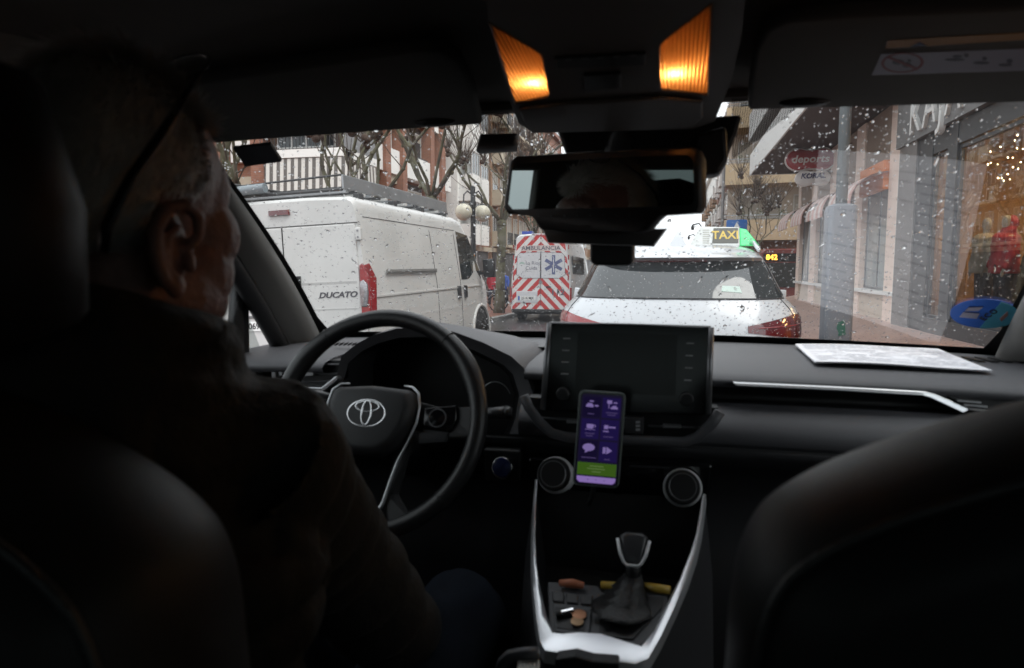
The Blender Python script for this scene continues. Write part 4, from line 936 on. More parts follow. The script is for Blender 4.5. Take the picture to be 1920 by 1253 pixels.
# padded jacket
b = MB()
b.tube([NB + Vector((0, .005, .0)), Vector((-.5, .455, 1.13)), Vector((-.5, .47, 1.03)), Vector((-.5, .50, .85)), Vector((-.5, .54, .70)), Vector((-.5, .55, .62))], [.10, .165, .175, .17, .175, .17], 24)
for s in (-1, 1): b.ball(Vector((-.5 + s * .12, .48, 1.065)), (.10, .10, .095), 16, 12)
b.tube([NB + Vector((.05, .0, -.06)), SR + Vector((-.03, -.0, .03)), SR, SR.lerp(ER, .5), ER, ER.lerp(WR, .5), WR], [.080, .084, .084, .074, .072, .064, .050], 18)
b.tube([NB + Vector((-.05, .0, -.06)), SL, SL.lerp(EL, .5), EL, EL.lerp(WL, .5), WL], [.08, .088, .076, .068, .058, .046], 18)
cr = [NB + Vector((.012 + .098 * math.cos(R(d)), .098 * math.sin(R(d)) + .018, .098 - .03 * math.sin(R(d)))) for d in range(0, 360, 20)]
b.tube(cr, .030, 10, closed=True); b.tube([c + Vector((0, 0, -.045)) for c in cr], .038, 10, closed=True); b.tube([c + Vector((0, 0, -.09)) for c in cr], .046, 10, closed=True)
me = fuse(b, .007, 8)
def along(p):
    best = None
    for A_, B_, k0 in ((SR, ER, 0), (ER, WR, .5), (SL, EL, 0), (EL, WL, .5)):
        t = max(0, min(1, (p - A_).dot(B_ - A_) / (B_ - A_).length_squared)); dd = (p - A_.lerp(B_, t)).length
        if best is None or dd < best[0]: best = (dd, k0 + t * (B_ - A_).length)
    return best
for v, nrm in zip(me.vertices, [v.normal.copy() for v in me.vertices]):
    dd, s = along(v.co)
    ph = (s if dd < .105 else v.co.z) / .062
    q = abs(math.sin(math.pi * ph)) ** .6
    kz = max(0.0, min(1.0, (1.24 - v.co.z) / .08)); v.co += nrm * ((.013 * q - .006) * (.35 + .65 * kz) + (.006 * noise.noise(v.co * 9) + .002 * noise.noise(v.co * 30)) * (.3 + .7 * kz))
M_jack = mat('jacket_fabric', (0.021, 0.0195, 0.018), 0.65, spec=0.06, var=0.15, scale=14, bump=0.7, bscale=26, sheen=0.03)
me.materials.clear(); me.materials.append(M_jack); jk = link('jacket', me, drv, smooth=True)
b = MB()
for s, kn in ((1, at(866, 1150, y=.92)), (-1, Vector((-.62, .95, .70)))):
    hp = Vector((-.5 + s * .10, .55, .64)); ft = kn + Vector((-.02, .32, -.32)); b.tube([hp, hp.lerp(kn, .5), kn, kn.lerp(ft, .5), ft], [.10, .088, .068, .060, .05], 16)
b.ball((-.5, .55, .66), (.19, .15, .12), 18, 12)
me = fuse(b, .009, 4)
for v in me.vertices: v.co += v.normal * (.006 * noise.noise(v.co * 16))
me.materials.clear(); me.materials.append(mat('denim', (0.009, 0.012, 0.018), 0.9, spec=0.1, var=0.3, scale=40, bump=0.3, bscale=500)); link('trousers', me, drv, smooth=True)
for s, kn in ((1, at(866, 1150, y=.92)), (-1, Vector((-.62, .95, .70)))):
    ft = kn + Vector((-.02, .32, -.32)); mb = MB(); fr = Frame(ft + Vector((0, .06, -.02)), (1, 0, 0), (0, 1, -.2)); mb.pillow([(-.045, -.09), (.045, -.09), (.05, .08), (.03, .15), (-.03, .15), (-.05, .08)], .07, fr, .02); mb.build('shoe', M_leather, drv, smooth=True)
# spectacles pushed up on his head
gls = thing('glasses', 'black framed glasses pushed up on top of the grey haired man', 'glasses', tuple(H(.02, .02, .13)))
mb = MB()
for s in (-1, 1):
    mb.tube([H(s * .066, .030, .118), H(s * .080, -.012, .088), H(s * .084, -.050, .050), H(s * .076, -.078, .015), H(s * .062, -.092, -.022), H(s * .058, -.092, -.040)], [.003, .0034, .0042, .0046, .0048, .004], 8, flat=.6)
mb.build('temple', mat('frame_black', (0.006, 0.006, 0.006), 0.35), gls, smooth=True)
fg = Frame(H(0, .045, .126), H(1, 0, 0) - H(0, 0, 0), (0, .55, .75))
mb = MB(); pn = MB()
for s in (-1, 1):
    P = [fg(s * .034 + .028 * math.cos(2 * math.pi * k / 28), .018 * math.sin(2 * math.pi * k / 28) + .004) for k in range(28)]; mb.tube(P, .0014, 6, closed=True); pn.add(P, [tuple(range(28))])
mb.tube([fg(-.008, .008), fg(0, .011), fg(.008, .008)], .0016, 6)
mb.build('lens_frame', mat('frame_black', (0.006, 0.006, 0.006), 0.35), gls, smooth=True); pn.build('lens', glass_mat('spectacle_glass', (.9, .9, .9), .05, .8), gls)

# ------------------------------------------------------------------ street: ground, kerbs, pavements
SL_ = 0.0205
def gz(y): return -SL_ * max(-60.0, min(y, 62.0))
def ramp(name, mt, x0, x1, y0, y1, h, n_=20, x2=None):
    mb = MB(); mb.grid(lambda u, v: Vector((x0 + (x1 - x0) * u, y0 + (y1 - y0) * v, gz(y0 + (y1 - y0) * v) + h)), 4, n_); return struct(mb.build(name, mt))
M_asph = mat('wet_asphalt', (0.045, 0.046, 0.049), 0.28, var=0.35, scale=1.2, bump=0.35, bscale=90)
def tile_mat(name, c1, c2, mortar, sx, rough=0.35, sq_=0.5, msize=0.02):
    m = bpy.data.materials.new(name); m.use_nodes = True; n, l = nodes_of(m); b = n['Principled BSDF']
    tc = n.new('ShaderNodeTexCoord'); br = n.new('ShaderNodeTexBrick'); br.inputs['Scale'].default_value = sx; br.inputs['Color1'].default_value = list(c1) + [1]; br.inputs['Color2'].default_value = list(c2) + [1]; br.inputs['Mortar'].default_value = list(mortar) + [1]; br.inputs['Mortar Size'].default_value = msize; br.inputs['Row Height'].default_value = sq_
    nz = n.new('ShaderNodeTexNoise'); nz.inputs['Scale'].default_value = 0.7; nz.inputs['Detail'].default_value = 6; mx = n.new('ShaderNodeMix'); mx.data_type = 'RGBA'; mx.blend_type = 'MULTIPLY'; mx.inputs[0].default_value = 0.55
    l.new(tc.outputs['Object'], br.inputs['Vector']); l.new(tc.outputs['Object'], nz.inputs['Vector']); l.new(br.outputs['Color'], mx.inputs[6]); l.new(nz.outputs['Fac'], mx.inputs[7]); l.new(mx.outputs[2], b.inputs['Base Color']); b.inputs['Roughness'].default_value = rough
    return m
M_pave = tile_mat('red_paving', (0.36, 0.15, 0.10), (0.30, 0.13, 0.09), (0.2, 0.12, 0.1), 3.0)
M_paveR = tile_mat('pink_paving', (0.62, 0.42, 0.36), (0.54, 0.36, 0.31), (0.38, 0.28, 0.25), 2.5)
M_kerb = mat('kerb_stone', (0.26, 0.26, 0.25), 0.5, var=0.2, scale=3)
mb = MB(); mb.grid(lambda u, v: Vector((-400 + 800 * u, -60 + 1060 * v, gz(-60 + 1060 * v) - .01)), 8, 60); struct(mb.build('ground', mat('ground_far', (0.12, 0.115, 0.11), 0.8)))
ramp('road', M_asph, -5.6, 1.55, -40, 140, 0.0, 60)
ramp('side_street', M_asph, 1.55, 60, 29.5, 37.5, 0.004, 8)
KX = -5.6
def kerb(name, x0, x1, y0, y1, h):
    mb = MB(); n_ = 30
    rings = []
    for k in range(n_ + 1):
        y = y0 + (y1 - y0) * k / n_; z = gz(y); rings.append([Vector((x0, y, z - .02)), Vector((x0, y, z + h)), Vector((x1, y, z + h)), Vector((x1, y, z - .02))])
    mb.loft(rings); return struct(mb.build(name, M_kerb, bevel=.012))
kerb('kerb', KX - .22, KX, -30, 140, .13); kerb('kerb', 1.55, 1.77, -30, 29.4, .13)
ramp('pavement', M_pave, -40, KX - .22, -30, 140, .126, 40)
mb = MB(); mb.grid(lambda u, v: Vector((1.77 + 3.2 * u, -30 + 59.4 * v, (gz(-30 + 59.4 * v) + .128) * (1 - u) + (.235 if v > .5 else .235) * u)), 6, 24); struct(mb.build('pavement', M_paveR))
mb = MB(); mb.grid(lambda u, v: Vector((1.55 + 60 * u, 37.5 + 40 * v, gz(37.5 + 40 * v) + .126)), 4, 8); struct(mb.build('pavement', M_paveR))
# wet streaks and tar joint lines on the road
for x in (-2.0,):
    mb = MB(); 
    for k in range(14): mb.quad(*[Vector((x + dx, 6 + 6 * k + dy, gz(6 + 6 * k + dy) + .004)) for dx, dy in ((0, 0), (.11, 0), (.11, 2.6), (0, 2.6))])
    struct(mb.build('lane_marking', mat('road_paint', (0.55, 0.55, 0.53), 0.5, var=.25, scale=12)))

# ------------------------------------------------------------------ vehicles
def outline_ring(hw, yr, yf, z, n_=64, e_r=.28, e_f=.34, crown=0.0):
    """horizontal slice: a rounded rectangle from yr (rear) to yf (front)"""
    ym, hl = (yr + yf) / 2, (yf - yr) / 2; out = []
    for k in range(n_):
        a = 2 * math.pi * k / n_ - math.pi / 2; c, s = math.cos(a), math.sin(a); e = e_r if s < 0 else e_f
        out.append(Vector((hw * math.copysign(abs(c) ** e, c), ym + hl * math.copysign(abs(s) ** (e * .8), s), z)))
    return out
def make_wheel(name, parent, cx, cyy, r, w, side):
    f = Frame((cx, cyy, r), (0, 1, 0), (0, 0, 1), (side, 0, 0)); mb = MB()
    mb.lathe([(r * .62, -w), (r * .9, -w), (r, -w * .8), (r, -.03), (r * .96, 0), (r * .66, .0), (r * .62, -.02)], f, 32); t = mb.build(name, M_rubber, parent, auto=40)
    mb = MB(); mb.lathe([(0, -.03), (r * .2, -.025), (r * .25, -.05), (r * .58, -.04), (r * .64, -.012), (r * .64, -.06)], f, 24); mb.build('rim', M_rim, t, auto=40); return t

# white panel van with a loaded roof rack
van = thing('panel_van', 'dirty white panel van with a loaded roof rack stopped in the left lane', 'van', (-4.24, 7.0, gz(9.0)), (R(0.2), R(-2.6), R(0.0)), local=True); van.scale = (1, 1.09, 1)
VL, VH = 5.0, 2.26
mb = MB()
def vx(z): return 1.0 + .025 * math.sin(math.pi * min(1, z / 1.6)) - .10 * max(0, (z - 1.0) / 1.2) ** 1.7
rings = []
def vsec(y):
    t = max(0, (y - 3.35) / 1.65)
    zt = VH - .02 * (1 if y < .05 else 0)
    if y > 3.2: zt = VH - .10 * ((y - 3.2) / .5) ** 2 if y < 3.5 else (VH - .036 - (y - 3.5) * 1.05 if y < 4.35 else 1.33 - (y - 4.35) * .35)
    nar = 1 - .18 * max(0, (y - 3.9) / 1.1) ** 2; r = .13; pts = [Vector((-vx(.35) * nar, y, .32))]
    zs = [.5, .75, 1.0, 1.25, 1.5, 1.75, 1.95, 2.1]
    for z in zs: 
        zz = min(z, zt - .14); pts.append(Vector((-vx(zz) * nar, y, zz)))
    w = vx(zt - .12) * nar
    for a in (20, 45, 70): pts.append(Vector((-(w - r + r * math.cos(R(a))), y, zt - .12 + .12 * math.sin(R(a)))))
    half = pts; full = half + [Vector((-(w - r) * .4, y, zt + .012)), Vector(((w - r) * .4, y, zt + .012))] + [Vector((-p.x, p.y, p.z)) for p in reversed(half)]
    return full
for y in [0, .02, .06, .15, .8, 1.6, 2.4, 3.2, 3.35, 3.5, 3.7, 3.9, 4.1, 4.35, 4.6, 4.85, 5.0]:
    rg = vsec(y)
    if y < .06: rg = [Vector((p.x * (1 - (.06 - y) * .25), p.y, p.z - (.06 - y) * .3 * (p.z > 2))) for p in rg]
    rings.append(rg)
mb.loft(rings); vbody = mb.build('body', M_vanwhite, van, auto=35)
mb = MB(); 
for x0, x1 in ((-.93, -.005), (.005, .93)):
    xt0, xt1 = (x0 * .965, x1) if x0 < 0 and x1 < 0 else (x0, x1 * .965)
    P = [(x0, .58), (x1, .58), (xt1 if x1 > .1 else x1, 1.95), (xt0 if x0 < -.1 else x0, 1.95)]
    mb = MB(); mb.prism([(a, -.018, z) for a, z in P], (0, .03, 0)); dr = mb.build('rear_door', M_vanwhite, van, bevel=.012)
    s = -1 if x0 < 0 else 1
    for (za, zb, dep) in ((1.29, 1.32, .006), (1.0, 1.02, .004)):
        q = MB(); q.prism([(x0 + .05, -.018, za), (x1 - .05, -.018, za), (x1 - .05, -.018 - dep, zb), (x0 + .05, -.018 - dep, zb)], (0, .004, .0)); q.add([], []); q.build('door_crease', M_vanwhite, dr)
    if s > 0: q = MB(); q.box(.10, .20, -.034, -.0195, 1.16, 1.40); q.tube([(.15, -.045, 1.18), (.15, -.045, 1.38)], .016, 8); q.build('door_latch', M_blk, dr, bevel=.004)
    if s > 0:
        text('model_badge', 'DUCATO', .088, Frame((.64, -.0195, 1.17), (1, 0, 0), (0, 0, 1), (0, -1, 0)), mat('badge_grey', (0.09, 0.09, 0.10), 0.3, metal=.5), dr, extrude=.003, bold=.003, shear=.25, sx=1.25)
    for z in (1.83, .75):
        q = MB(); q.box(s * .945 - .035, s * .945 + .035, -.05, -.005, z - .07, z + .07); q.build('hinge', M_vanwhite, dr, bevel=.012)
        q = MB()
        for dz in (-.035, .035): q.tube([(s * .945, -.052, z + dz), (s * .945, -.056, z + dz)], .012, 8)
        q.build('hinge_bolt', M_rim, dr)
mb = MB(); mb.box(-.95, .95, -.012, .004, 1.957, 1.964); mb.box(-.002, .002, -.0185, .0, .6, 1.95); mb.build('door_gap', mat('gap_dark', (0.05, 0.05, 0.05), 0.8), van)
mb = MB(); mb.pillow([(-.13, -.03), (.13, -.03), (.13, .03), (-.13, .03)], .05, Frame((-.02, -.005, 2.12), (1, 0, 0), (0, 0, 1)), .012); mb.build('high_brake_light', M_dred, van, auto=50)
mb = MB(); mb.box(-.99, .99, -.12, .1, .28, .56); mb.build('bumper', mat('bumper_grey', (0.05, 0.05, 0.052), 0.6), van, bevel=.04)
mb = MB(); mb.box(-.66, -.06, -.035, -.019, .94, .97); mb.build('plate_lamp', mat('gap_grey', (0.14, 0.14, 0.14), 0.6), van, bevel=.004)
mb = MB(); mb.box(-.615, -.095, -.030, -.019, .79, .90); pl = mb.build('licence_plate', M_plate, van, bevel=.003)
text('plate_lettering', '8069 FKW', .098, Frame((-.345, -.0312, .845), (1, 0, 0), (0, 0, 1), (0, -1, 0)), M_ink, pl, extrude=.0006, bold=.002, sx=.98)
for s in (-1, 1):
    mb = MB(); P = [(s * .925, -.03, .78), (s * 1.02, .0, .78), (s * 1.035, .05, 1.0), (s * 1.02, .06, 1.3), (s * .985, .03, 1.45), (s * .94, -.03, 1.45), (s * .925, -.035, 1.1)]
    mb = MB(); mb.prism([(s * .918, 0, .84), (s * 1.0, 0, .84), (s * 1.038, 0, 1.05), (s * 1.028, 0, 1.36), (s * .965, 0, 1.51), (s * .925, 0, 1.49)], (0, -.03, 0)); mb.prism([(s * 1.00, -.03, .84), (s * 1.044, .10, .90), (s * 1.046, .14, 1.34), (s * 1.01, .06, 1.51), (s * 1.00, -.03, 1.49)], (-s * .02, 0, 0))
    tl_ = mb.build('tail_light', M_red, van, bevel=.012)
    mb = MB(); mb.pillow([(-.040, -.15), (.030, -.15), (.052, 0), (.046, .10), (.0, .15), (-.040, .13)], .03, Frame((s * .970, -.034, 1.18), (s, 0, 0), (0, 0, 1)), .01); mb.build('light_window', M_clear, tl_, auto=50)
    if s > 0:
        for yy, zc in ((1.05, 0), ):
            q = MB(); q.box(1.012, 1.026, .45, 2.05, 1.38, 1.435); q.box(1.016, 1.032, .47, 2.03, 1.400, 1.418); q.build('door_rail', mat('rail_grey', (0.17, 0.165, 0.155), 0.6), van, bevel=.006)
        seam = MB()
        for yy in (2.05, 3.05):
            seam.tube([(vx(z) + .002 - (.03 if z > 2.1 else 0), yy, z) for z in (.45, .75, 1.0, 1.25, 1.5, 1.75, 1.95, 2.12)], .005, 5)
        seam.tube([(vx(2.03) + .002, y, 2.03) for y in (.12, 1, 2, 3.1)], .004, 5); seam.build('panel_seam', mat('gap_dark', (0.05, 0.05, 0.05), 0.8), van)
        cr_ = MB(); cr_.box(1.018, 1.030, .12, 4.2, 1.12, 1.15); cr_.box(1.012, 1.026, .3, 4.0, .82, .86); cr_.build('side_crease', M_vanwhite, van, bevel=.005)
        for yy in (2.92, 3.22):
            q = MB(); q.pillow([(-.05, -.10), (.05, -.10), (.05, .10), (-.05, .10)], .05, Frame((1.03, yy, 1.06), (0, 1, 0), (0, 0, 1)), .015); q.build('door_handle', M_blk, van, auto=50)
    g = MB(); P = [(3.12, 1.25), (4.18, 1.25), (4.12, 1.42), (3.72, 1.98), (3.18, 2.02)]
    g.prism([(s * (vx(z) + .004) * (1 - .18 * max(0, (y - 3.9) / 1.1) ** 2), y, z) for y, z in P], (s * -.01, 0, 0)); g.build('side_window', M_carglass, van)
    q = MB(); q.pillow([(-.10, -.16), (.10, -.16), (.10, .16), (-.10, .16)], .14, Frame((s * 1.20, 4.05, 1.42), (1, 0, 0), (0, 0, 1)), .03); q.tube([(s * 1.0, 4.1, 1.35), (s * 1.15, 4.06, 1.36)], .04, 8); q.build('wing_mirror', M_blk, van, auto=50)
    for yy in (.95, 4.0):
        a = MB(); f = Frame((s * .98, yy, .36), (0, 1, 0), (0, 0, 1), (s, 0, 0)); nx_ = f.un
        f = Frame((s * 1.0, yy, .36), (0, 1, 0), (0, 0, 1)) if f.un.x * s > 0 else f
        a.prism([Vector((s * (vx(.6) - .0), yy + .43 * math.cos(R(k * 12)), .34 + .43 * math.sin(R(k * 12)))) for k in range(16)], (s * .006, 0, 0)); a.build('wheel_arch', M_blk, van)
        a = MB(); a.tube([Vector((s * (vx(.6) + .003), yy + .455 * math.cos(R(k * 12)), .34 + .455 * math.sin(R(k * 12)))) for k in range(-1, 17)], .03, 8); a.build('arch_flare', M_vanwhite, van, smooth=True)
        make_wheel('wheel', van, s * 1.03, yy, .335, .22, s)
ws2 = MB(); ws2.add([(-.86, 3.56, 2.16), (.86, 3.56, 2.16), (.9, 4.33, 1.36), (-.9, 4.33, 1.36)], [(0, 1, 2, 3)]); 
for v_ in range(len(ws2.v)): ws2.v[v_] = (ws2.v[v_][0], ws2.v[v_][1] + .02, ws2.v[v_][2] + .02)
ws2.build('front_window', M_carglass, van)
# rack: side boards, cross slats, feet
M_alu = mat('rack_aluminium', (0.30, 0.31, 0.32), 0.4, metal=0.5, var=.15, scale=6); M_dk = mat('rack_dark', (0.05, 0.05, 0.052), 0.6)
rk = MB(); rk.box(.70, .725, .12, 3.4, 2.35, 2.51); rk.box(-.725, -.70, .12, 3.4, 2.35, 2.51); rack = rk.build('roof_rack', M_alu, van, bevel=.006)
for k in range(17):
    y = .16 + .2 * k; q = MB(); q.box(-.74, .74, y - .03, y + .03, 2.31 + .01 * (k % 2), 2.34 + .01 * (k % 2)); q.build('rack_slat', (M_alu, M_dk, M_vanwhite)[k % 3], rack)
q = MB()
for y in (.3, 1.2, 2.1, 3.0):
    for s in (-1, 1): q.box(s * .80 - .04, s * .80 + .04, y - .06, y + .06, 2.20, 2.31)
q.build('rack_foot', M_dk, rack, bevel=.01)
q = MB(); q.tube([(.7, .13, 2.51), (-.72, .13, 2.47)], .012, 8); q.tube([(.7, .13, 2.35), (-.74, .13, 2.35)], .018, 8); q.tube([(-.72, .13, 2.50), (-.72, .13, 2.33)], .012, 8); q.build('rack_bar', M_dk, rack, smooth=True)
for k, (z, mt) in enumerate(((2.262, M_dk), (2.285, M_vanwhite), (2.310, M_dk), (2.335, M_alu), (2.362, M_dk), (2.392, M_vanwhite), (2.42, M_dk))):
    q = MB(); q.box(-.86 + .03 * (k % 3), .66 - .02 * k, .14 + .05 * k, .17 + .05 * k, z - .009, z + .009); q.build('rack_slat', mt, rack)
VM = Matrix.Translation(van.location) @ van.rotation_euler.to_matrix().to_4x4() @ Matrix.Diagonal((1, 1.09, 1, 1))
def on_van(*p): return VM @ Vector(p)
mb = MB(); mb.tube([on_van(-.95, .10, 2.40), on_van(-.22, .06, 2.42)], .055, 14); o = mb.build('conduit_pipe', mat('pipe_grey', (0.20, 0.23, 0.25), 0.5), None, auto=40); tag(o, 'grey plastic pipe lying across the back of the van roof rack', 'pipe')
rr = random.Random(4)
for k in range(5):
    mb = MB(); x = -.5 + .22 * k; y0 = .35 + .1 * (k % 2); mb.box(0, .09, 0, 2.7 - .2 * (k % 3), 0, .03, M=VM @ Matrix.Translation((x, y0, 2.355 + .002 * k)) @ Matrix.Rotation(R(rr.uniform(-3, 3)), 4, 'Z'))
    o = mb.build('plank', M_alu if k % 2 else M_dk, None, bevel=.003)
    tag(o, ['dark plank lying lengthwise at the left edge of the van roof rack', 'grey metal plank on the van roof rack next to the left edge plank', 'dark middle plank of the load on the van roof rack', 'grey metal plank right of the middle of the van roof rack', 'dark plank nearest the metal side board of the van roof rack'][k], 'plank', 'planks on the van roof rack')
mb = MB()
for k, (x, z) in enumerate(((-.62, 2.42), (-.60, 2.48), (-.66, 2.37))):
    mb.tube([on_van(x, .05, z), on_van(x + .02, 1.6, z + .02), on_van(x, 3.3, z)], .014, 8)
mb.tube([on_van(-.62, .1, 2.42), on_van(-.60, .1, 2.48)], .012, 6)
for k in range(12): mb.tube([on_van(-.62, .2 + .26 * k, 2.42), on_van(-.60, .2 + .26 * k, 2.48)], .010, 6)
o = mb.build('ladder', M_dk, None, smooth=True); tag(o, 'dark narrow ladder lying along the left side of the van roof rack', 'ladder')

# ambulance with red and white chevrons
amb = thing('ambulance', 'white ambulance with red chevron stripes on its back further down the street', 'ambulance', (-4.20, 21.7, gz(22.5)), (R(-1.0), 0, R(0)), local=True)
AH = 2.83
M_chev = bpy.data.materials.new('chevron_paint'); M_chev.use_nodes = True; n, l = nodes_of(M_chev); bs = n['Principled BSDF']
tc = n.new('ShaderNodeTexCoord'); sx_ = n.new('ShaderNodeSeparateXYZ'); l.new(tc.outputs['Object'], sx_.inputs[0])
ab = n.new('ShaderNodeMath'); ab.operation = 'ABSOLUTE'; l.new(sx_.outputs['X'], ab.inputs[0])
ad = n.new('ShaderNodeMath'); ad.operation = 'MULTIPLY_ADD'; ad.inputs[1].default_value = 1.05; l.new(ab.outputs[0], ad.inputs[0]); l.new(sx_.outputs['Z'], ad.inputs[2])
fr_ = n.new('ShaderNodeMath'); fr_.operation = 'MULTIPLY'; fr_.inputs[1].default_value = 1 / .37; l.new(ad.outputs[0], fr_.inputs[0])
f2_ = n.new('ShaderNodeMath'); f2_.operation = 'FRACT'; l.new(fr_.outputs[0], f2_.inputs[0]); g2 = n.new('ShaderNodeMath'); g2.operation = 'GREATER_THAN'; g2.inputs[1].default_value = .5; l.new(f2_.outputs[0], g2.inputs[0])
mx = n.new('ShaderNodeMix'); mx.data_type = 'RGBA'; mx.inputs[6].default_value = (.70, .69, .68, 1); mx.inputs[7].default_value = (.50, .035, .035, 1); l.new(g2.outputs[0], mx.inputs[0]); l.new(mx.outputs[2], bs.inputs['Base Color']); bs.inputs['Roughness'].default_value = .35
mb = MB(); rings = []
def asec(y, sc=1.0):
    zt = AH if y < 4.0 else (AH - (y - 4.0) * .9 if y < 5.0 else 1.55 - (y - 5.0) * .5)
    pts = []
    for z in (.38, .7, 1.1, 1.5, 1.9, 2.25, 2.5): zz = min(z, zt - .2); pts.append(Vector((-(1.0 - .04 * max(0, zz - .9) - .09 * max(0, zz - 1.5)), y, zz)))
    w = -pts[-1].x; r = .2
    for a in (25, 50, 75): pts.append(Vector((-(w - r + r * math.cos(R(a))), y, zt - .2 + .2 * math.sin(R(a)))))
    full = pts + [Vector((-.3, y, zt + .02)), Vector((.3, y, zt + .02))] + [Vector((-p.x, p.y, p.z)) for p in reversed(pts)]
    return [Vector((p.x * sc, p.y, 1.3 + (p.z - 1.3) * (1 - (1 - sc) * .6))) for p in full]
for y, sc in ((0, .955), (.03, .985), (.1, 1), (1.5, 1), (3, 1), (4, 1), (4.5, 1), (5, .98), (5.5, .93), (5.8, .85)): rings.append(asec(y, sc))
mb.loft(rings); abody = mb.build('body', M_white, amb, auto=35)
bf = MB(); R0 = [Vector((p.x * .985, -.006, 1.3 + (p.z - 1.3) * .985)) for p in rings[0]]; bf.prism(R0, (0, .008, 0)); bk = bf.build('rear_doors', M_chev, amb)
for s in (-1, 1):
    q = MB(); P = [(s * .02, .98), (s * .70, .98), (s * .80, 1.06), (s * .79, 1.50), (s * .72, 1.78), (s * .02, 1.80)]; P = [(s * .015, 1.42), (s * .60, 1.42), (s * .80, 1.53), (s * .77, 2.14), (s * .68, 2.23), (s * .015, 2.25)]
    q.prism([(a, -.008, z) for a, z in P], (0, -.008, 0)); w_ = q.build('rear_window', mat('frosted_white', (0.62, 0.62, 0.64), 0.25), bk, bevel=.004)
    q = MB(); q.tube([(a, -.012, z) for a, z in P + P[:1]], .008, 6); q.build('window_seal', M_ink, bk)
q = MB(); q.prism([(-.66, -.007, 2.29), (.66, -.007, 2.29), (.60, -.007, 2.47), (-.60, -.007, 2.47)], (0, -.006, 0)); bd = q.build('sign_band', mat('band_pale', (0.60, 0.50, 0.48), 0.4), bk)
text('ambulance_lettering', 'AMBULANCIA', .18, Frame((0, -.0135, 2.38), (1, 0, 0), (0, 0, 1), (0, -1, 0)), mat('lettering_slate', (0.09, 0.10, 0.13), 0.4), bk, extrude=.001, bold=.003, sx=1.12)
M_slate = mat('lettering_slate2', (0.13, 0.14, 0.17), 0.4)
text('service_lettering', 'La Rioja', .165, Frame((-.50, -.0165, 1.90), (1, 0, 0), (0, 0, 1), (0, -1, 0)), M_slate, bk, align='LEFT', extrude=.001, bold=.001)
text('service_lettering', 'Cuida', .165, Frame((-.50, -.0165, 1.74), (1, 0, 0), (0, 0, 1), (0, -1, 0)), M_slate, bk, align='LEFT', extrude=.001, bold=.001)
q = MB()
for r_, t_w in ((.085, .018), (.05, .018)): q.loft([[Vector((-.62 + r_ * math.cos(R(a)), -.0165, 1.87 + r_ * .8 * math.sin(R(a)))), Vector((-.62 + (r_ - t_w) * math.cos(R(a)), -.0165, 1.87 + (r_ - t_w) * .8 * math.sin(R(a))))] for a in range(0, 181, 15)], closed=False, caps=False)
q.build('service_mark', mat('mark_green', (0.12, 0.35, 0.22), 0.4), bk)
q = MB()
for k in range(3):
    a = R(60 * k); c, s = math.cos(a), math.sin(a); q.prism([(.42 + c * u - s * v, -.0162 - .0004 * k, 1.85 + s * u + c * v) for u, v in ((-.055, -.31), (.055, -.31), (.055, .31), (-.055, .31))], (0, -.0016, 0))
q.build('star_of_life', mat('star_blue', (0.10, 0.12, 0.24), 0.4), bk)
q = MB(); q.tube([(.42, -.0195, z) for z in (1.60, 1.85, 2.10)], .006, 6); q.tube([(.42 + .018 * math.sin(k * .9), -.0198, 1.63 + .028 * k) for k in range(16)], .006, 6); q.build('star_staff', M_plate, bk)
text('emergency_number', '112', .26, Frame((.56, -.0075, .96), (1, 0, 0), (0, 0, 1), (0, -1, 0)), mat('lettering_slate', (0.09, 0.10, 0.13), 0.4), bk, extrude=.001, bold=.006, sx=1.2)
q = MB(); q.box(-.80, -.10, -.03, -.004, .62, 1.0); q2 = q.build('plate_recess', mat('frosted_white', (0.62, 0.62, 0.64), 0.25), bk, bevel=.03)
q = MB(); q.box(-.74, -.16, -.038, -.031, .70, .84); pl = q.build('licence_plate', M_plate, amb, bevel=.003)
q = MB(); q.box(-.74, -.68, -.040, -.0385, .702, .838); q.build('plate_band', M_stb, pl)
text('plate_lettering', '2516 MJK', .12, Frame((-.42, -.0392, .77), (1, 0, 0), (0, 0, 1), (0, -1, 0)), M_ink, pl, extrude=.0006, bold=.002, sx=.9)
q = MB(); q.tube([(0, -.03, 1.29), (0, -.02, 1.29)], .06, 16); q.build('round_emblem', M_rim, bk); q = MB(); q.box(.16, .34, -.045, -.01, 1.12, 1.16); q.build('door_handle', M_blk, bk, bevel=.008)
q = MB(); q.box(-.006, .006, -.012, -.005, .52, 2.6); q.build('door_gap', M_ink, bk)
for s in (-1, 1):
    q = MB(); q.prism([(s * .985, .5, 1.55), (s * .985, 3.4, 1.55), (s * .955, 3.3, 2.15), (s * .955, .5, 2.15)], (-s * .02, 0, 0)); q.build('side_window', M_carglass, amb)
    q = MB()
    for k in range(4): q.box(s * .90 - .02, s * .90 + .02, -.02, 0, 1.35 + .33 * k, 1.50 + .33 * k)
    q.build('reflector', M_red, bk)
    q = MB(); q.box(s * .985 - .03, s * .985 + .03, -.04, .05, .62, 1.12); q.build('tail_light', M_red, amb, bevel=.015)
    q = MB(); q.box(s * .93 - .05, s * .93 + .02, -.03, .02, 1.55, 1.62); q.box(s * .955 - .05, s * .955 + .02, -.03, .02, .58, .65); q.build('hinge', M_rim, amb, bevel=.01)
    for yy in (.95, 4.7): make_wheel('wheel', amb, s * .93, yy, .35, .24, s)
q = MB(); q.box(-.95, .95, -.10, .2, .30, .42); q.box(-.9, .9, .1, 5.5, .25, .5); q.build('bumper', M_blk, amb, bevel=.03)
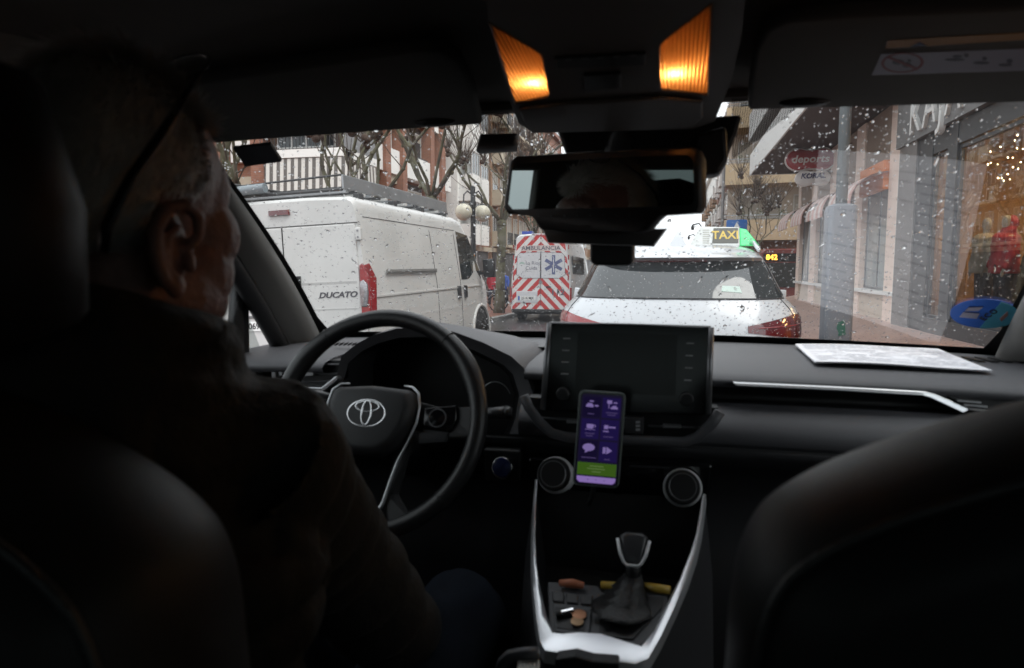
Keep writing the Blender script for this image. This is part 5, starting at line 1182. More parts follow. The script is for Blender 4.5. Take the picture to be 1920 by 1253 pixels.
q = MB(); q.pillow([(-.30, -.025), (.30, -.025), (.27, .025), (-.27, .025)], .10, Frame((.0, .05, AH - .03), (1, 0, 0), (0, 0, 1)), .01); q.tube([(0, -.01, AH - .16), (0, .02, AH + .02)], .02, 6); q.build('rear_beacon', M_red, amb, auto=50)
q = MB(); q.box(-.7, -.35, .3, .6, AH + .02, AH + .12); q.build('roof_beacon', mat('beacon_blue', (0.03, 0.06, 0.3), 0.2), amb, bevel=.02)

# white taxi ahead of us
taxi = thing('taxi', 'white taxi with a lit roof sign waiting directly ahead of our windscreen', 'taxi', (.02, 4.93, gz(5.6) + .03), (0, 0, 0), local=True)
SL = [(.24, .14, 4.15, .82), (.42, .02, 4.3, .895), (.70, -.02, 4.33, .925), (.93, -.01, 4.28, .935), (1.0, .015, 4.1, .93), (1.045, .04, 3.3, .915), (1.10, .075, 3.15, .885), (1.155, .115, 3.05, .835), (1.19, .145, 3.0, .80), (1.30, .245, 2.75, .745), (1.40, .345, 2.55, .70), (1.47, .42, 2.4, .665), (1.52, .49, 2.25, .63), (1.555, .57, 2.1, .575), (1.580, .68, 1.95, .49), (1.598, .90, 1.8, .36), (1.606, 1.15, 1.55, .15)]
def lerp_sl(z):
    for a, b in zip(SL, SL[1:]):
        if a[0] <= z <= b[0]: t = (z - a[0]) / (b[0] - a[0]); return tuple(p * (1 - t) + q * t for p, q in zip(a, b))
    return SL[-1]
def tsurf(z, a_deg, off=0.0):
    _, yr, yf, hw = lerp_sl(z); a = R(a_deg); c, s = math.cos(a), math.sin(a); e = .30 if s < 0 else .36; ym, hl = (yr + yf) / 2, (yf - yr) / 2
    bulge = .10 * (abs(c) ** 2.2) if s < 0 else 0
    x = hw * math.copysign(abs(c) ** e, c); y = ym + hl * math.copysign(abs(s) ** (e * .8), s)
    if s < 0: y += .09 * (x / hw) ** 2 * (1 if y < yr + .6 else 0.3)
    n = Vector((c * .35 * abs(c), s, .35)).normalized(); return Vector((x, y, z)) + n * off
ANG = [k * 3.0 - 90 for k in range(120)]
mb = MB(); zs = []
for a, b in zip(SL, SL[1:]): zs += [a[0], (a[0] + b[0]) / 2]
zs.append(SL[-1][0])
mb.loft([[tsurf(z, a) for a in ANG] for z in zs]); M_taxi = mat('taxi_white', (0.56, 0.58, 0.605), 0.2, var=.02, coat=.6); tb_ = mb.build('body', M_taxi, taxi, auto=38)
def tpatch(name, z0, z1, fa, mt, off, parent=taxi, nu=24, nv=6, **k):
    mb = MB(); mb.grid(lambda u, v: tsurf(z0 + (z1 - z0) * v, fa(u, v), off), nu, nv); return mb.build(name, mt, parent, smooth=True, **k)
M_rg = mat('rear_glass', (0.012, 0.016, 0.017), 0.02, var=.1); M_rg.node_tree.nodes['Principled BSDF'].inputs['IOR'].default_value = 1.9
xa = lambda x_rel: -90 + math.degrees(math.asin(max(-1, min(1, math.copysign(abs(x_rel) ** (1 / .30), x_rel)))))
rw = tpatch('rear_window', 1.185, 1.455, lambda u, v: xa((2 * u - 1) * (.935 - .015 * v)), M_rg, .006, nu=40)
mb = MB(); mb.tube([tsurf(1.183, xa((2 * u / 30 - 1) * .94), .004) for u in range(31)], .006, 6); mb.build('window_seal', M_blk, rw)
for s in (-1, 1): 
    mb = MB(); mb.grid(lambda u, v: tsurf(1.20 + .25 * v, xa(s * (.935 + .055 * u)), .005), 4, 6); mb.build('quarter_glass', M_rg, taxi, smooth=True)
    mb = MB(); mb.grid(lambda u, v: tsurf(1.20 + .26 * v, (-12 + 50 * u) if s > 0 else (192 - 50 * u), .005), 12, 5); mb.build('side_window', M_carglass, taxi, smooth=True)
mb = MB(); mb.grid(lambda u, v: tsurf(1.445 + .022 * v, xa((2 * u - 1) * .42 - .10), .012), 16, 2); mb.build('high_brake_light', M_dred, taxi, smooth=True)
mb = MB()
def spo(u, v): 
    x = (2 * u - 1); p = tsurf(1.462 + .05 * v, xa(x * .93)); return p + Vector((0, -.10 * (1 - v) * (1 - .35 * abs(x) ** 3), .012 * (1 - v) + .008))
mb.grid(spo, 30, 4); mb.grid(lambda u, v: spo(u, 0) * (1 - v) + (tsurf(1.456, xa((2 * u - 1) * .93)) + Vector((0, 0, -.002))) * v, 30, 2); mb.build('roof_spoiler', M_taxi, taxi, smooth=True)
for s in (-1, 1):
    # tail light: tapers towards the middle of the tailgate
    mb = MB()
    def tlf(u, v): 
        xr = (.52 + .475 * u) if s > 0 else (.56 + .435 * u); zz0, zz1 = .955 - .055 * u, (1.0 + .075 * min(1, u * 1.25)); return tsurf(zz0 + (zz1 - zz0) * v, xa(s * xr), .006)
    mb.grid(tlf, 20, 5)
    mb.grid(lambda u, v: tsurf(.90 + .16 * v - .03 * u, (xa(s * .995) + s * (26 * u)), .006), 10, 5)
    tl_ = mb.build('tail_light', M_red if s < 0 else M_dred, taxi, smooth=True)  # right lamp's shade is painted in with the darker red
    mb = MB(); mb.tube([tsurf(.985 + .02 * u / 10, xa(s * (.60 + .036 * u)), .010) for u in range(11)], .004, 6); mb.build('light_bar', M_red, tl_)
    mb = MB(); mb.tube([(s * .60, .55, 1.535), (s * .58, .75, 1.60), (s * .56, 1.2, 1.625), (s * .56, 2.0, 1.60)], .016, 8); mb.build('roof_rail', M_rim if s < 0 else M_silver, taxi, smooth=True)
    mb = MB(); mb.tube([tsurf(z, xa(s * (.90 - .02 * (1.18 - z))), .003) for z in (.6, .8, .95, 1.05, 1.12, 1.18)], .0045, 5); mb.build('tailgate_gap', M_blk, taxi)
    for yy in (.75, 3.4): make_wheel('wheel', taxi, s * .93, yy, .33, .22, s)
    mb = MB(); mb.pillow([(-.10, -.06), (.10, -.06), (.10, .07), (-.08, .08)], .10, Frame((s * 1.03, 2.75, 1.10), (1, 0, 0), (0, 0, 1)), .02); mb.build('wing_mirror', M_taxi, taxi, auto=50)
mb = MB(); mb.prism([(-.02, 1.12, 1.60), (-.115, .62, 1.59), (-.06, .60, 1.59)], (0, 0, 0)); mb = MB()
mb.loft([[Vector((-.075, .72, 1.575)), Vector((.075, .72, 1.575)), Vector((.06, .98, 1.598)), Vector((-.06, .98, 1.598))], [Vector((-.045, .78, 1.63)), Vector((.045, .78, 1.63)), Vector((.03, .95, 1.63)), Vector((-.03, .95, 1.63))], [Vector((-.008, .87, 1.70)), Vector((.008, .87, 1.70)), Vector((.006, .90, 1.70)), Vector((-.006, .90, 1.70))]]); o = mb.build('antenna_fin', M_taxi, taxi, auto=50); 
text('maker_badge', 'KIA', .085, Frame((-.04, -.055, .965), (1, 0, 0), (0, 0, 1), (0, -1, 0)), M_chrome, taxi, extrude=.004, sx=1.9, space=1.1)
mb = MB(); mb.box(-.26, .26, -.05, -.03, .62, .73); pl = mb.build('licence_plate', M_plate, taxi, bevel=.003)
mb = MB(); mb.add([tsurf(z, xa(x), .009) for x, z in ((.40, 1.235), (.58, 1.225), (.575, 1.27), (.42, 1.275))], [(0, 1, 2, 3)]); mb.build('window_sticker', mat('sticker_pale', (0.5, 0.62, 0.56), 0.4), rw)
# roof sign
TS = Vector((.375, .95, 1.578)); TK = 1.10; mb = MB()
sec = [(-.26, -.10, 0), (-.26, .13, 0), (-.17, .09, .155), (-.17, -.02, .155)]
mb.loft([[TS + TK * Vector((-.26, -.10, 0)), TS + TK * Vector((-.26, .12, 0)), TS + TK * Vector((-.18, .06, .15)), TS + TK * Vector((-.18, -.01, .15))], [TS + TK * Vector((.10, -.10, 0)), TS + TK * Vector((.10, .12, 0)), TS + TK * Vector((.10, .06, .14)), TS + TK * Vector((.10, -.01, .14))]])
sg = mb.build('taxi_sign', mat('sign_white', (0.66, 0.68, 0.66), 0.35), taxi, bevel=.008)
mb = MB(); mb.loft([[TS + TK * Vector((.102, -.095, 0.004)), TS + TK * Vector((.102, .11, .004)), TS + TK * Vector((.102, .05, .135)), TS + TK * Vector((.102, -.005, .135))], [TS + TK * Vector((.235, -.085, .004)), TS + TK * Vector((.235, .09, .004)), TS + TK * Vector((.15, .03, .125)), TS + TK * Vector((.15, .0, .125))]])
M_green = mat('green_lamp', (0.05, 0.45, 0.16), 0.25, emit=(0.03, 0.75, 0.22), estr=0.32); mb.build('green_lamp', M_green, sg, bevel=.006)
fd = Frame(TS + TK * Vector((-.02, -.0585, .070)), (1, 0, 0), (0, .09, .145)); nd = nface(fd); fd = Frame(fd.o, fd.ux, fd.uy, nd)
FX = lambda a, b, c: TS + TK * Vector((a, -.10 + .09 * (b / .148), b)) + nd * c
mb = MB(); mb.prism([FX(-.095, .022, .002), FX(.088, .022, .002), FX(.088, .132, .002), FX(-.085, .132, .002)], nd * .004); pn = mb.build('sign_panel', mat('sign_panel_grey', (0.10, 0.10, 0.085), 0.4), sg)
text('taxi_lettering', 'TAXI', .107, Frame(FX(-.002, .077, .0065), (1, 0, 0), (0, .09, .148), nd), mat('lettering_yellow', (0.70, 0.50, 0.10), 0.4), sg, extrude=.001, bold=.0022, sx=.88)
mb = MB()
for k in range(7): mb.add([FX(-.165, .02 + .016 * k, .0015), FX(-.115, .02 + .016 * k, .0015), FX(-.115, .028 + .016 * k, .0015), FX(-.160, .028 + .016 * k, .0015)], [(0, 1, 2, 3)])
mb.build('sign_small_print', mat('print_pale', (0.42, 0.42, 0.38), 0.5), sg)

# ------------------------------------------------------------------ buildings
def brick_mat(name, c1, c2, mort, s=4.0):
    m = bpy.data.materials.new(name); m.use_nodes = True; n, l = nodes_of(m); b = n['Principled BSDF']
    tc = n.new('ShaderNodeTexCoord'); sp = n.new('ShaderNodeSeparateXYZ'); l.new(tc.outputs['Object'], sp.inputs[0])
    a = n.new('ShaderNodeMath'); a.operation = 'ADD'; l.new(sp.outputs['X'], a.inputs[0]); l.new(sp.outputs['Y'], a.inputs[1])
    cb = n.new('ShaderNodeCombineXYZ'); l.new(a.outputs[0], cb.inputs['X']); l.new(sp.outputs['Z'], cb.inputs['Y'])
    br = n.new('ShaderNodeTexBrick'); br.inputs['Scale'].default_value = s; br.inputs['Color1'].default_value = list(c1) + [1]; br.inputs['Color2'].default_value = list(c2) + [1]; br.inputs['Mortar'].default_value = list(mort) + [1]; br.inputs['Mortar Size'].default_value = .03; br.inputs['Row Height'].default_value = .28; br.inputs['Brick Width'].default_value = .9
    l.new(cb.outputs[0], br.inputs['Vector']); nz = n.new('ShaderNodeTexNoise'); nz.inputs['Scale'].default_value = .8; nz.inputs['Detail'].default_value = 7; l.new(tc.outputs['Object'], nz.inputs['Vector'])
    mx = n.new('ShaderNodeMix'); mx.data_type = 'RGBA'; mx.blend_type = 'MULTIPLY'; mx.inputs[0].default_value = .5; l.new(br.outputs['Color'], mx.inputs[6]); l.new(nz.outputs['Fac'], mx.inputs[7]); l.new(mx.outputs[2], b.inputs['Base Color']); b.inputs['Roughness'].default_value = .85; return m
M_brick = brick_mat('red_brick', (.40, .17, .10), (.33, .135, .085), (.34, .24, .19)); M_brickt = brick_mat('tan_brick', (.46, .28, .17), (.40, .23, .14), (.38, .28, .2))
M_render = mat('white_render', (.78, .77, .74), .8, var=.18, scale=.9); M_cream = mat('cream_render', (.50, .44, .34), .8, var=.15, scale=.9); M_beige = mat('beige_stone', (.50, .42, .34), .7, var=.15, scale=1.5); M_stone = mat('pale_stone', (.74, .60, .52), .6, var=.12, scale=2)
M_win = mat('window_glass', (.035, .042, .045), .06, var=.4, scale=.6); M_fr = mat('window_frame', (.55, .54, .52), .5); M_shade = mat('roller_blind', (.36, .33, .28), .8, var=.2, scale=1.0); M_rail = mat('dark_rail', (.03, .03, .032), .5); M_roofm = mat('roof_tile', (.22, .10, .07), .85, var=.3, scale=4); M_dkgl = mat('loggia_dark', (.05, .042, .038), .5, var=.4, scale=.8); M_grille = mat('pale_railing', (.34, .36, .37), .5)
def stripe_mat(name, c1, c2, s, axis='Y'):
    m = bpy.data.materials.new(name); m.use_nodes = True; n, l = nodes_of(m); b = n['Principled BSDF']; tc = n.new('ShaderNodeTexCoord'); sp = n.new('ShaderNodeSeparateXYZ'); l.new(tc.outputs['Object'], sp.inputs[0])
    k = n.new('ShaderNodeMath'); k.operation = 'MULTIPLY'; k.inputs[1].default_value = s; l.new(sp.outputs[axis], k.inputs[0]); f = n.new('ShaderNodeMath'); f.operation = 'FRACT'; l.new(k.outputs[0], f.inputs[0]); g = n.new('ShaderNodeMath'); g.operation = 'GREATER_THAN'; g.inputs[1].default_value = .5; l.new(f.outputs[0], g.inputs[0])
    mx = n.new('ShaderNodeMix'); mx.data_type = 'RGBA'; mx.inputs[6].default_value = list(c1) + [1]; mx.inputs[7].default_value = list(c2) + [1]; l.new(g.outputs[0], mx.inputs[0]); l.new(mx.outputs[2], b.inputs['Base Color']); b.inputs['Roughness'].default_value = .9; return m
M_awx = stripe_mat('striped_blind_x', (.62, .60, .56), (.13, .12, .11), 3.2, 'X'); M_awy = stripe_mat('striped_blind_y', (.62, .60, .56), (.16, .14, .13), 3.2, 'Y')
class Face:
    """a facade plane: s along it, z up, d out of it"""
    def __init__(f, o, u, out): f.o = Vector(o); f.u = Vector(u).normalized(); f.n = Vector(out).normalized()
    def __call__(f, s, z, d=0.0): return f.o + f.u * s + f.n * d + Vector((0, 0, z))
    def slab(f, mb, s0, s1, z0, z1, d0, d1, mi=0): return mb.box(s0, s1, d0, d1, z0, z1, mi, M=lambda s, d, z: f(s, z, d))
def window(par, F, s0, s1, z0, z1, d=.0, blind=0.0, frame=None, mull=1, mat_=None):
    mb = MB(); t = .06
    F.slab(mb, s0, s1, z0, z0 + t, d, d + .05); F.slab(mb, s0, s1, z1 - t, z1, d, d + .05); F.slab(mb, s0, s0 + t, z0 + t, z1 - t, d, d + .048); F.slab(mb, s1 - t, s1, z0 + t, z1 - t, d, d + .048)
    for k in range(1, mull + 1): s = s0 + (s1 - s0) * k / (mull + 1); F.slab(mb, s - .03, s + .03, z0 + t, z1 - t, d, d + .045)
    w = mb.build('window', frame or M_fr, par)
    q = MB(); F.slab(q, s0 + t, s1 - t, z0 + t, z1 - t, d, d + .02); q.build('pane', mat_ or M_win, w)
    if blind: q = MB(); F.slab(q, s0 + t, s1 - t, z1 - t - (z1 - z0 - 2 * t) * blind, z1 - t, d + .021, d + .034); q.build('blind', M_shade, w)
    return w
def balcony(par, F, s0, s1, z, depth, h, mt, rail=False, slabm=None):
    mb = MB(); F.slab(mb, s0, s1, z - .18, z, 0, depth)
    if rail: b = mb.build('balcony', slabm or mt, par); q = MB(); F.slab(q, s0, s1, z + h - .05, z + h, depth - .05, depth); n_ = int((s1 - s0) / .14); [F.slab(q, s0 + (s1 - s0) * k / n_ - .012, s0 + (s1 - s0) * k / n_ + .012, z, z + h - .05, depth - .035, depth - .012) for k in range(n_ + 1)]; q.build('railing', M_rail, b)
    else: F.slab(mb, s0, s1, z, z + h, depth - .12, depth); F.slab(mb, s0, s0 + .1, z, z + h, 0, depth - .12); F.slab(mb, s1 - .1, s1, z, z + h, 0, depth - .12); b = mb.build('balcony', mt, par); q = MB(); F.slab(q, s0, s1, z + h + .12, z + h + .15, depth - .08, depth - .04); [F.slab(q, s - .02, s + .02, z + h, z + h + .12, depth - .08, depth - .04) for s in (s0 + .1, (s0 + s1) / 2, s1 - .1)]; q.build('railing', M_rail, b)
    return b
rb = random.Random(21)
FZ = [2.85, 5.9, 8.95, 12.0, 15.05]
# A: brick and white corner block on the left
bA = thing('apartment_building', 'red brick corner apartment block with white balconies and striped blinds on the left', 'building', (-17, 32, 0))
mb = MB(); mb.box(-24, -13.6, 25.6, 40.0, -1.2, 18.2); mb.build('wall', M_brick, bA)
FS = Face((-13.6, 25.0, 0), (0, 1, 0), (1, 0, 0)); FE = Face((-13.0, 25.6, 0), (-1, 0, 0), (0, -1, 0))
edges = [(0.0, 3.0), (3.45, 4.75), (5.3, 6.75), (7.3, 10.75), (11.3, 12.5), (13.0, 14.6)]
for s in (3.0, 4.75, 6.75, 10.75, 12.5):
    mb = MB(); FS.slab(mb, s, s + .55, -1.2, 18.2, 0, .62); mb.build('pilaster', M_brick, bA)
mb = MB(); FS.slab(mb, -.2, 15.0, 18.2, 18.6, -1, .8); mb.build('cornice', M_render, bA)
for fi, z in enumerate(FZ):
    for bi, (s0, s1) in enumerate(edges):
        wide = s1 - s0 > 2.4
        if bi == 0: 
            mb = MB(); FS.slab(mb, s0 - .02, s1, z - .30, z + .02, 0, 1.0); bb = mb.build('balcony', M_render, bA); mb = MB(); FS.slab(mb, s0, s1, z + .02, z + .92, .93, .97); mb.build('railing_panel', mat('smoked_panel', (.20, .20, .205), .3), bb); mb = MB(); FS.slab(mb, s0, s1, z + .92, z + .97, .90, .99); mb.build('railing', M_rail, bb)
        else: 
            mb = MB(); FS.slab(mb, s0, s1, z - .15, z + 1.0, 0, .45 if not wide else .55); mb.build('parapet', M_render, bA)
        if wide or bi == 0:
            mb = MB(); FS.slab(mb, s0 + .05, s1 - .05, z + .02, z + 2.75, .02, .05); mb.build('loggia_back', M_dkgl, bA)
        window(bA, FS, s0 + .15, s1 - .15, z + 1.05, z + 2.45, .06, blind=rb.choice((0, .3, .6, .85)), mull=2 if wide else 1)
        if not wide and rb.random() < .5:
            mb = MB(); FS.slab(mb, s0 + .02, s1 - .02, z + 2.5, z + 2.88, .0, .30); mb.build('lintel', M_cream, bA)
        if bi in (0,) and fi < 3:
            mb = MB(); mb.add([FS(s0 + .1, z + 2.7, 1.02), FS(s1 - .1, z + 2.7, 1.02), FS(s1 - .1, z + 1.0, 1.10), FS(s0 + .1, z + 1.0, 1.10)], [(0, 1, 2, 3)]); mb.add([FS(s0 + .1, z + 2.7, 1.0), FS(s1 - .1, z + 2.7, 1.0), FS(s1 - .1, z + 1.0, 1.08), FS(s0 + .1, z + 1.0, 1.08)], [(0, 1, 2, 3)]); mb.build('striped_blind', M_awy, bA)
        if wide and bi == 3 and fi in (1, 2):
            mb = MB(); FS.slab(mb, s0 + .1, s1 - .1, z + 1.0, z + 1.10, .40, .46); mb.build('handrail', M_rail, bA)
    # end face towards us
    mb = MB(); FE.slab(mb, -.40, 3.2, z - .30, z + .02, 0, .9); eb = mb.build('end_balcony', M_render, bA); mb = MB(); FE.slab(mb, -.40, 3.2, z + .90, z + .95, .82, .88); [FE.slab(mb, -.35 + .16 * k, -.33 + .16 * k, z + .02, z + .9, .84, .86) for k in range(23)]; mb.build('railing', M_rail, eb); mb = MB(); FE.slab(mb, .0, 3.2, z + .02, z + 2.75, .02, .028); mb.build('loggia_back', mat('loggia_brown', (.12, .075, .05), .7, var=.4, scale=1.2), bA)
    window(bA, FE, .3, 2.9, z + .2, z + 2.3, .03, blind=rb.choice((0, .4, .7)), mull=3)
    if fi < 3: 
        mb = MB(); mb.add([FE(-.6, z + 2.72, .86), FE(3.0, z + 2.72, .86), FE(3.0, z + 1.05, .98), FE(-.6, z + 1.05, .98)], [(0, 1, 2, 3)]); mb.add([FE(-.6, z + 2.72, .84), FE(3.0, z + 2.72, .84), FE(3.0, z + 1.05, .96), FE(-.6, z + 1.05, .96)], [(0, 1, 2, 3)]); mb.build('striped_blind', M_awx, bA)
    mb = MB(); FE.slab(mb, 3.85, 4.9, z - .3, z + .55, 0, .35); mb.build('end_parapet', M_render, bA); mb = MB(); FE.slab(mb, 3.85, 4.9, z + .55, z + 2.2, 0, .05); mb.build('end_panel', M_cream, bA)
for s in (3.25, 4.95): mb = MB(); FE.slab(mb, s, s + (.6 if s < 4 else 1.2), -1.2, 18.2, 0, .55); mb.build('pilaster', M_brick, bA)
mb = MB(); FE.slab(mb, -.05, 11, -1.0, 2.6, .0, .04); FS.slab(mb, .3, 14.8, -1.0, 2.5, .0, .04); mb.build('shop_front', M_dkgl, bA)
# generic facade rows further down the street
def block(label, x, y0, y1, H, wallm, bays, parm, side=1, railed=False, depth=.5, fl0=3.0, fh=3.0, roofm=None, bx=None, extra=0.0):
    b = thing('apartment_building', label, 'building', (x - side * 5, (y0 + y1) / 2, 0))
    mb = MB(); xa_, xb_ = sorted((x, x - side * 11)); mb.box(xa_, xb_, y0, y1, -2.5, H); mb.build('wall', wallm, b)
    F = Face((x, y0, 0), (0, 1, 0), (side, 0, 0)); w = (y1 - y0) / bays; nf = int((H - fl0) / fh)
    mb = MB(); F.slab(mb, 0, y1 - y0, H, H + .35, -10.8, .45); mb.build('roof', roofm or M_render, b)
    mb = MB(); F.slab(mb, .3, y1 - y0 - .3, -2, fl0 - .6, .0, .05); mb.build('shop_front', M_dkgl, b)
    mb = MB(); F.slab(mb, 0, y1 - y0, fl0 - .6, fl0 - .3, .0, .25); mb.build('string_course', M_cream, b)
    for f in range(nf):
        z = fl0 + fh * f
        for k in range(bays):
            s0, s1 = k * w + w * .14, (k + 1) * w - w * .14
            if bx and k in bx:
                mb = MB(); F.slab(mb, s0 - .1, s1 + .1, z - .3, z + .95, 0, depth + .3); F.slab(mb, s0 - .1, s1 + .1, z + 2.35, z + fh - .3, 0, depth + .3); mb.build('bay', parm, b); window(b, F, s0 - .05, s1 + .05, z + .96, z + 2.34, depth + .22, blind=rb.choice((0, 0, .4)), mull=2)
            elif k % 2 == 0 or railed: 
                balcony(b, F, s0, s1, z, depth + .3, .95, parm, rail=railed and rb.random() < .7); window(b, F, s0 + .1, s1 - .1, z + .1, z + 2.3, .01, blind=rb.choice((0, .4, .8)), mull=1)
            else: window(b, F, s0 + .15, s1 - .15, z + .8, z + 2.3, .01, blind=rb.choice((0, .4, .8)), mull=1)
    return b
block('white rendered apartment tower with square bays beyond the brick corner block', -13.0, 40.4, 44.6, 19.5, M_render, 2, M_render, bx=(0, 1), depth=.6)
block('narrow red brick apartment house between the white tower and the tan houses', -13.3, 44.8, 48.6, 18.5, M_brick, 2, M_render, depth=.3)
block('tan brick apartment house with cream balconies farther along the left side', -13.2, 49.0, 60.0, 17.0, M_brickt, 5, M_cream, railed=True, depth=.4)
block('brown brick apartment house with low roofline left of the mirror', -13.4, 60.4, 82.0, 15.5, M_brick, 9, M_cream, depth=.4, roofm=M_roofm)
block('distant cream apartment house at the far left end of the street', -13.2, 82.6, 128.0, 14.0, M_cream, 12, M_brickt, depth=.4, roofm=M_roofm)
block('distant pinkish apartment house on the right beyond the crossing', 4.6, 56.0, 84.0, 15.0, M_brick, 10, M_render, side=-1, depth=.4)
block('far pale apartment house closing the right side of the street', 4.9, 84.5, 124.0, 14.0, M_render, 12, M_brickt, side=-1, depth=.4)
block('brown brick apartment block behind us on the right, beside the fashion shop', 4.6, -34.0, 0.6, 15.0, M_brick, 9, M_render, side=-1, depth=.4) if False else None
# E: beige balconied block across the side street, turned a little towards us
bE = thing('apartment_building', 'beige apartment block with long balconies and plants across the side street', 'building', (8, 46, 0))
ang = R(-9); FEb = Face((2.7, 40.5, 0), (math.cos(ang), math.sin(ang), 0), (math.sin(ang), -math.cos(ang), 0)); FEl = Face((2.7, 40.5, 0), (0, 1, 0), (-1, 0, 0))
mb = MB(); FEb.slab(mb, 0, 16, 3.0, 17, -13, -1.0); FEb.slab(mb, .8, 16, -2, 3.0, -12, -2.2); mb.build('wall', M_beige, bE)
M_sand = mat('sand_parapet', (.47, .36, .23), .8, var=.15, scale=1.2)
for z in (3.0, 6.0, 9.0, 12.0):
    mb = MB(); FEb.slab(mb, 0, 15.5, z - .25, z, -1.0, 1.0); FEb.slab(mb, 0, 15.5, z, z + .85, .85, 1.0); FEb.slab(mb, 0, .12, z, z + .85, -1, .85); ba = mb.build('balcony', M_sand, bE)
    mb = MB(); FEb.slab(mb, 0, 15.5, z + 1.08, z + 1.13, .9, .95); FEb.slab(mb, 0, 15.5, z + .95, z + .98, .9, .95); mb.build('railing', M_grille, ba)
    for k in range(5): window(bE, FEb, .5 + 3 * k, 2.9 + 3 * k, z + .15, z + 2.3, -.98, blind=rb.choice((0, .4, .8)), mull=2)
    for k in range(7):
        mb = MB(); c = FEb(.8 + 1.1 * k + rb.random(), z + 1.0, .75)
        for q in range(26): d = Vector((rb.gauss(0, .2), rb.gauss(0, .1), abs(rb.gauss(0, .22)))); mb.add([c + d, c + d + Vector((rb.uniform(-.1, .1), .02, .09)), c + d + Vector((rb.uniform(-.1, .1), -.02, .02))], [(0, 1, 2)])
        mb.build('window_plant', mat('plant_green', (.05, .08, .03), .8, var=.4), bE)
mb = MB(); FEb.slab(mb, .6, 16, -1.5, 2.7, -2.2, -2.1); mb.build('shop_front', M_dkgl, bE); mb = MB(); FEb.slab(mb, .6, 16, 2.2, 2.75, -2.1, -1.2); mb.build('shop_sign_band', mat('band_rust', (.30, .12, .05), .6, var=.4, scale=.8), bE)

# F: shop on the right under a deep overhang
bF = thing('shop_building', 'beige corner shop under a deep dark brown overhang on the right', 'building', (7, 21, 0))
FF = Face((4.5, 27.6, 0), (0, -1, 0), (-1, 0, 0))
mb = MB(); mb.box(4.62, 14, 15.5, 27.6, -.6, 15); mb.build('wall', M_stone, bF)
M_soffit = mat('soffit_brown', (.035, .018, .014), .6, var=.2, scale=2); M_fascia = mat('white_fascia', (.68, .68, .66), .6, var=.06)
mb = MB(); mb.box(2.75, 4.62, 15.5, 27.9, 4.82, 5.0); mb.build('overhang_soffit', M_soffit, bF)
mb = MB(); mb.box(2.70, 2.745, 15.5, 27.95, 4.78, 5.55); mb.box(2.70, 4.6, 27.905, 27.95, 4.80, 5.5); mb.build('fascia', M_fascia, bF)
mb = MB(); mb.box(3.1, 4.6, 15.5, 27.6, 5.0, 15); mb.build('upper_wall', mat('grey_panel', (.33, .33, .33), .7, var=.1), bF)
FU = Face((3.1, 27.6, 0), (0, -1, 0), (-1, 0, 0))
for z in (6.2, 9.2, 12.2):
    mb = MB(); FU.slab(mb, 0, 12, z - .2, z + .75, 0, .5); ba = mb.build('balcony', M_fascia if z < 7 else M_sand, bF)
    mb = MB(); FU.slab(mb, 0, 12, z + 1.0, z + 1.05, .42, .47); mb.build('railing', M_rail, ba)
    for k in range(4): window(bF, FU, .4 + 3 * k, 2.8 + 3 * k, z + .1, z + 2.4, .01, blind=rb.choice((0, .5)), mull=2)
pil = [(0, .55), (2.55, 3.5), (5.35, 6.15), (8.3, 9.1), (11.2, 12.1)]
for s0, s1 in pil: mb = MB(); FF.slab(mb, s0, s1, -.4, 4.8, -.12, .06); mb.build('pilaster', M_stone, bF)
mb = MB(); FF.slab(mb, 0, 12.1, -.4, .72, -.12, .02); mb.build('plinth', M_beige, bF)
mb = MB(); FF.slab(mb, -.03, 12.12, .72, .80, -.12, .14); mb.build('sill', M_fascia, bF)
mb = MB(); FF.slab(mb, 0, 12.1, 3.15, 4.8, -.12, .03); mb.build('fascia_board', mat('brown_board', (.25, .19, .15), .7, var=.15, scale=1.0), bF)
M_shopg = glass_mat('shop_glass', (.42, .46, .46), .10, 1.2)
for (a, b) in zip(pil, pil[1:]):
    w_ = window(bF, FF, a[1], b[0], .80, 3.15, -.11, mull=1, frame=M_rim, mat_=mat('shop_window', (.30, .33, .33), .06, var=.6, scale=.9))  # pale pane colour stands for street reflections and blinds
mb = MB(); FF.slab(mb, 9.2, 11.15, 3.0, 3.62, .035, .16); mb.build('orange_sign', mat('sign_orange', (.62, .20, .06), .5, var=.2, scale=1.5), bF)
mb = MB(); FF.slab(mb, 12.1, 12.16, -.2, 3.6, .07, .13); mb.build('corner_strip', M_fascia, bF)
# striped half-barrel awnings above the windows
aw = thing('shop_awning', 'pink and cream striped curved awning over the corner shop windows', 'awning', (4.2, 21, 3))
M_awp = mat('awning_pink', (.55, .34, .30), .8, var=.15, scale=2); M_awc = mat('awning_cream', (.64, .56, .53), .8, var=.08)
for s0, s1 in ((.6, 2.6), (3.4, 5.4), (6.1, 8.4), (9.0, 11.3)):
    n_ = 8
    for k in range(n_):
        a0, a1 = s0 + (s1 - s0) * k / n_, s0 + (s1 - s0) * (k + 1) / n_; mb = MB(); prf = [(.08 + .75 * math.sin(R(q)), 2.75 + .62 * math.cos(R(q))) for q in range(0, 91, 15)] + [(.83, 2.62)]
        mb.loft([[FF(s, z, d) for d, z in prf] for s in (a0, a1)], closed=False, caps=False); mb.loft([[FF(s, z - .012, d - .012) for d, z in prf] for s in (a0, a1)], closed=False, caps=False)
        mb.build('awning_stripe', M_awp if k % 2 else M_awc, aw)
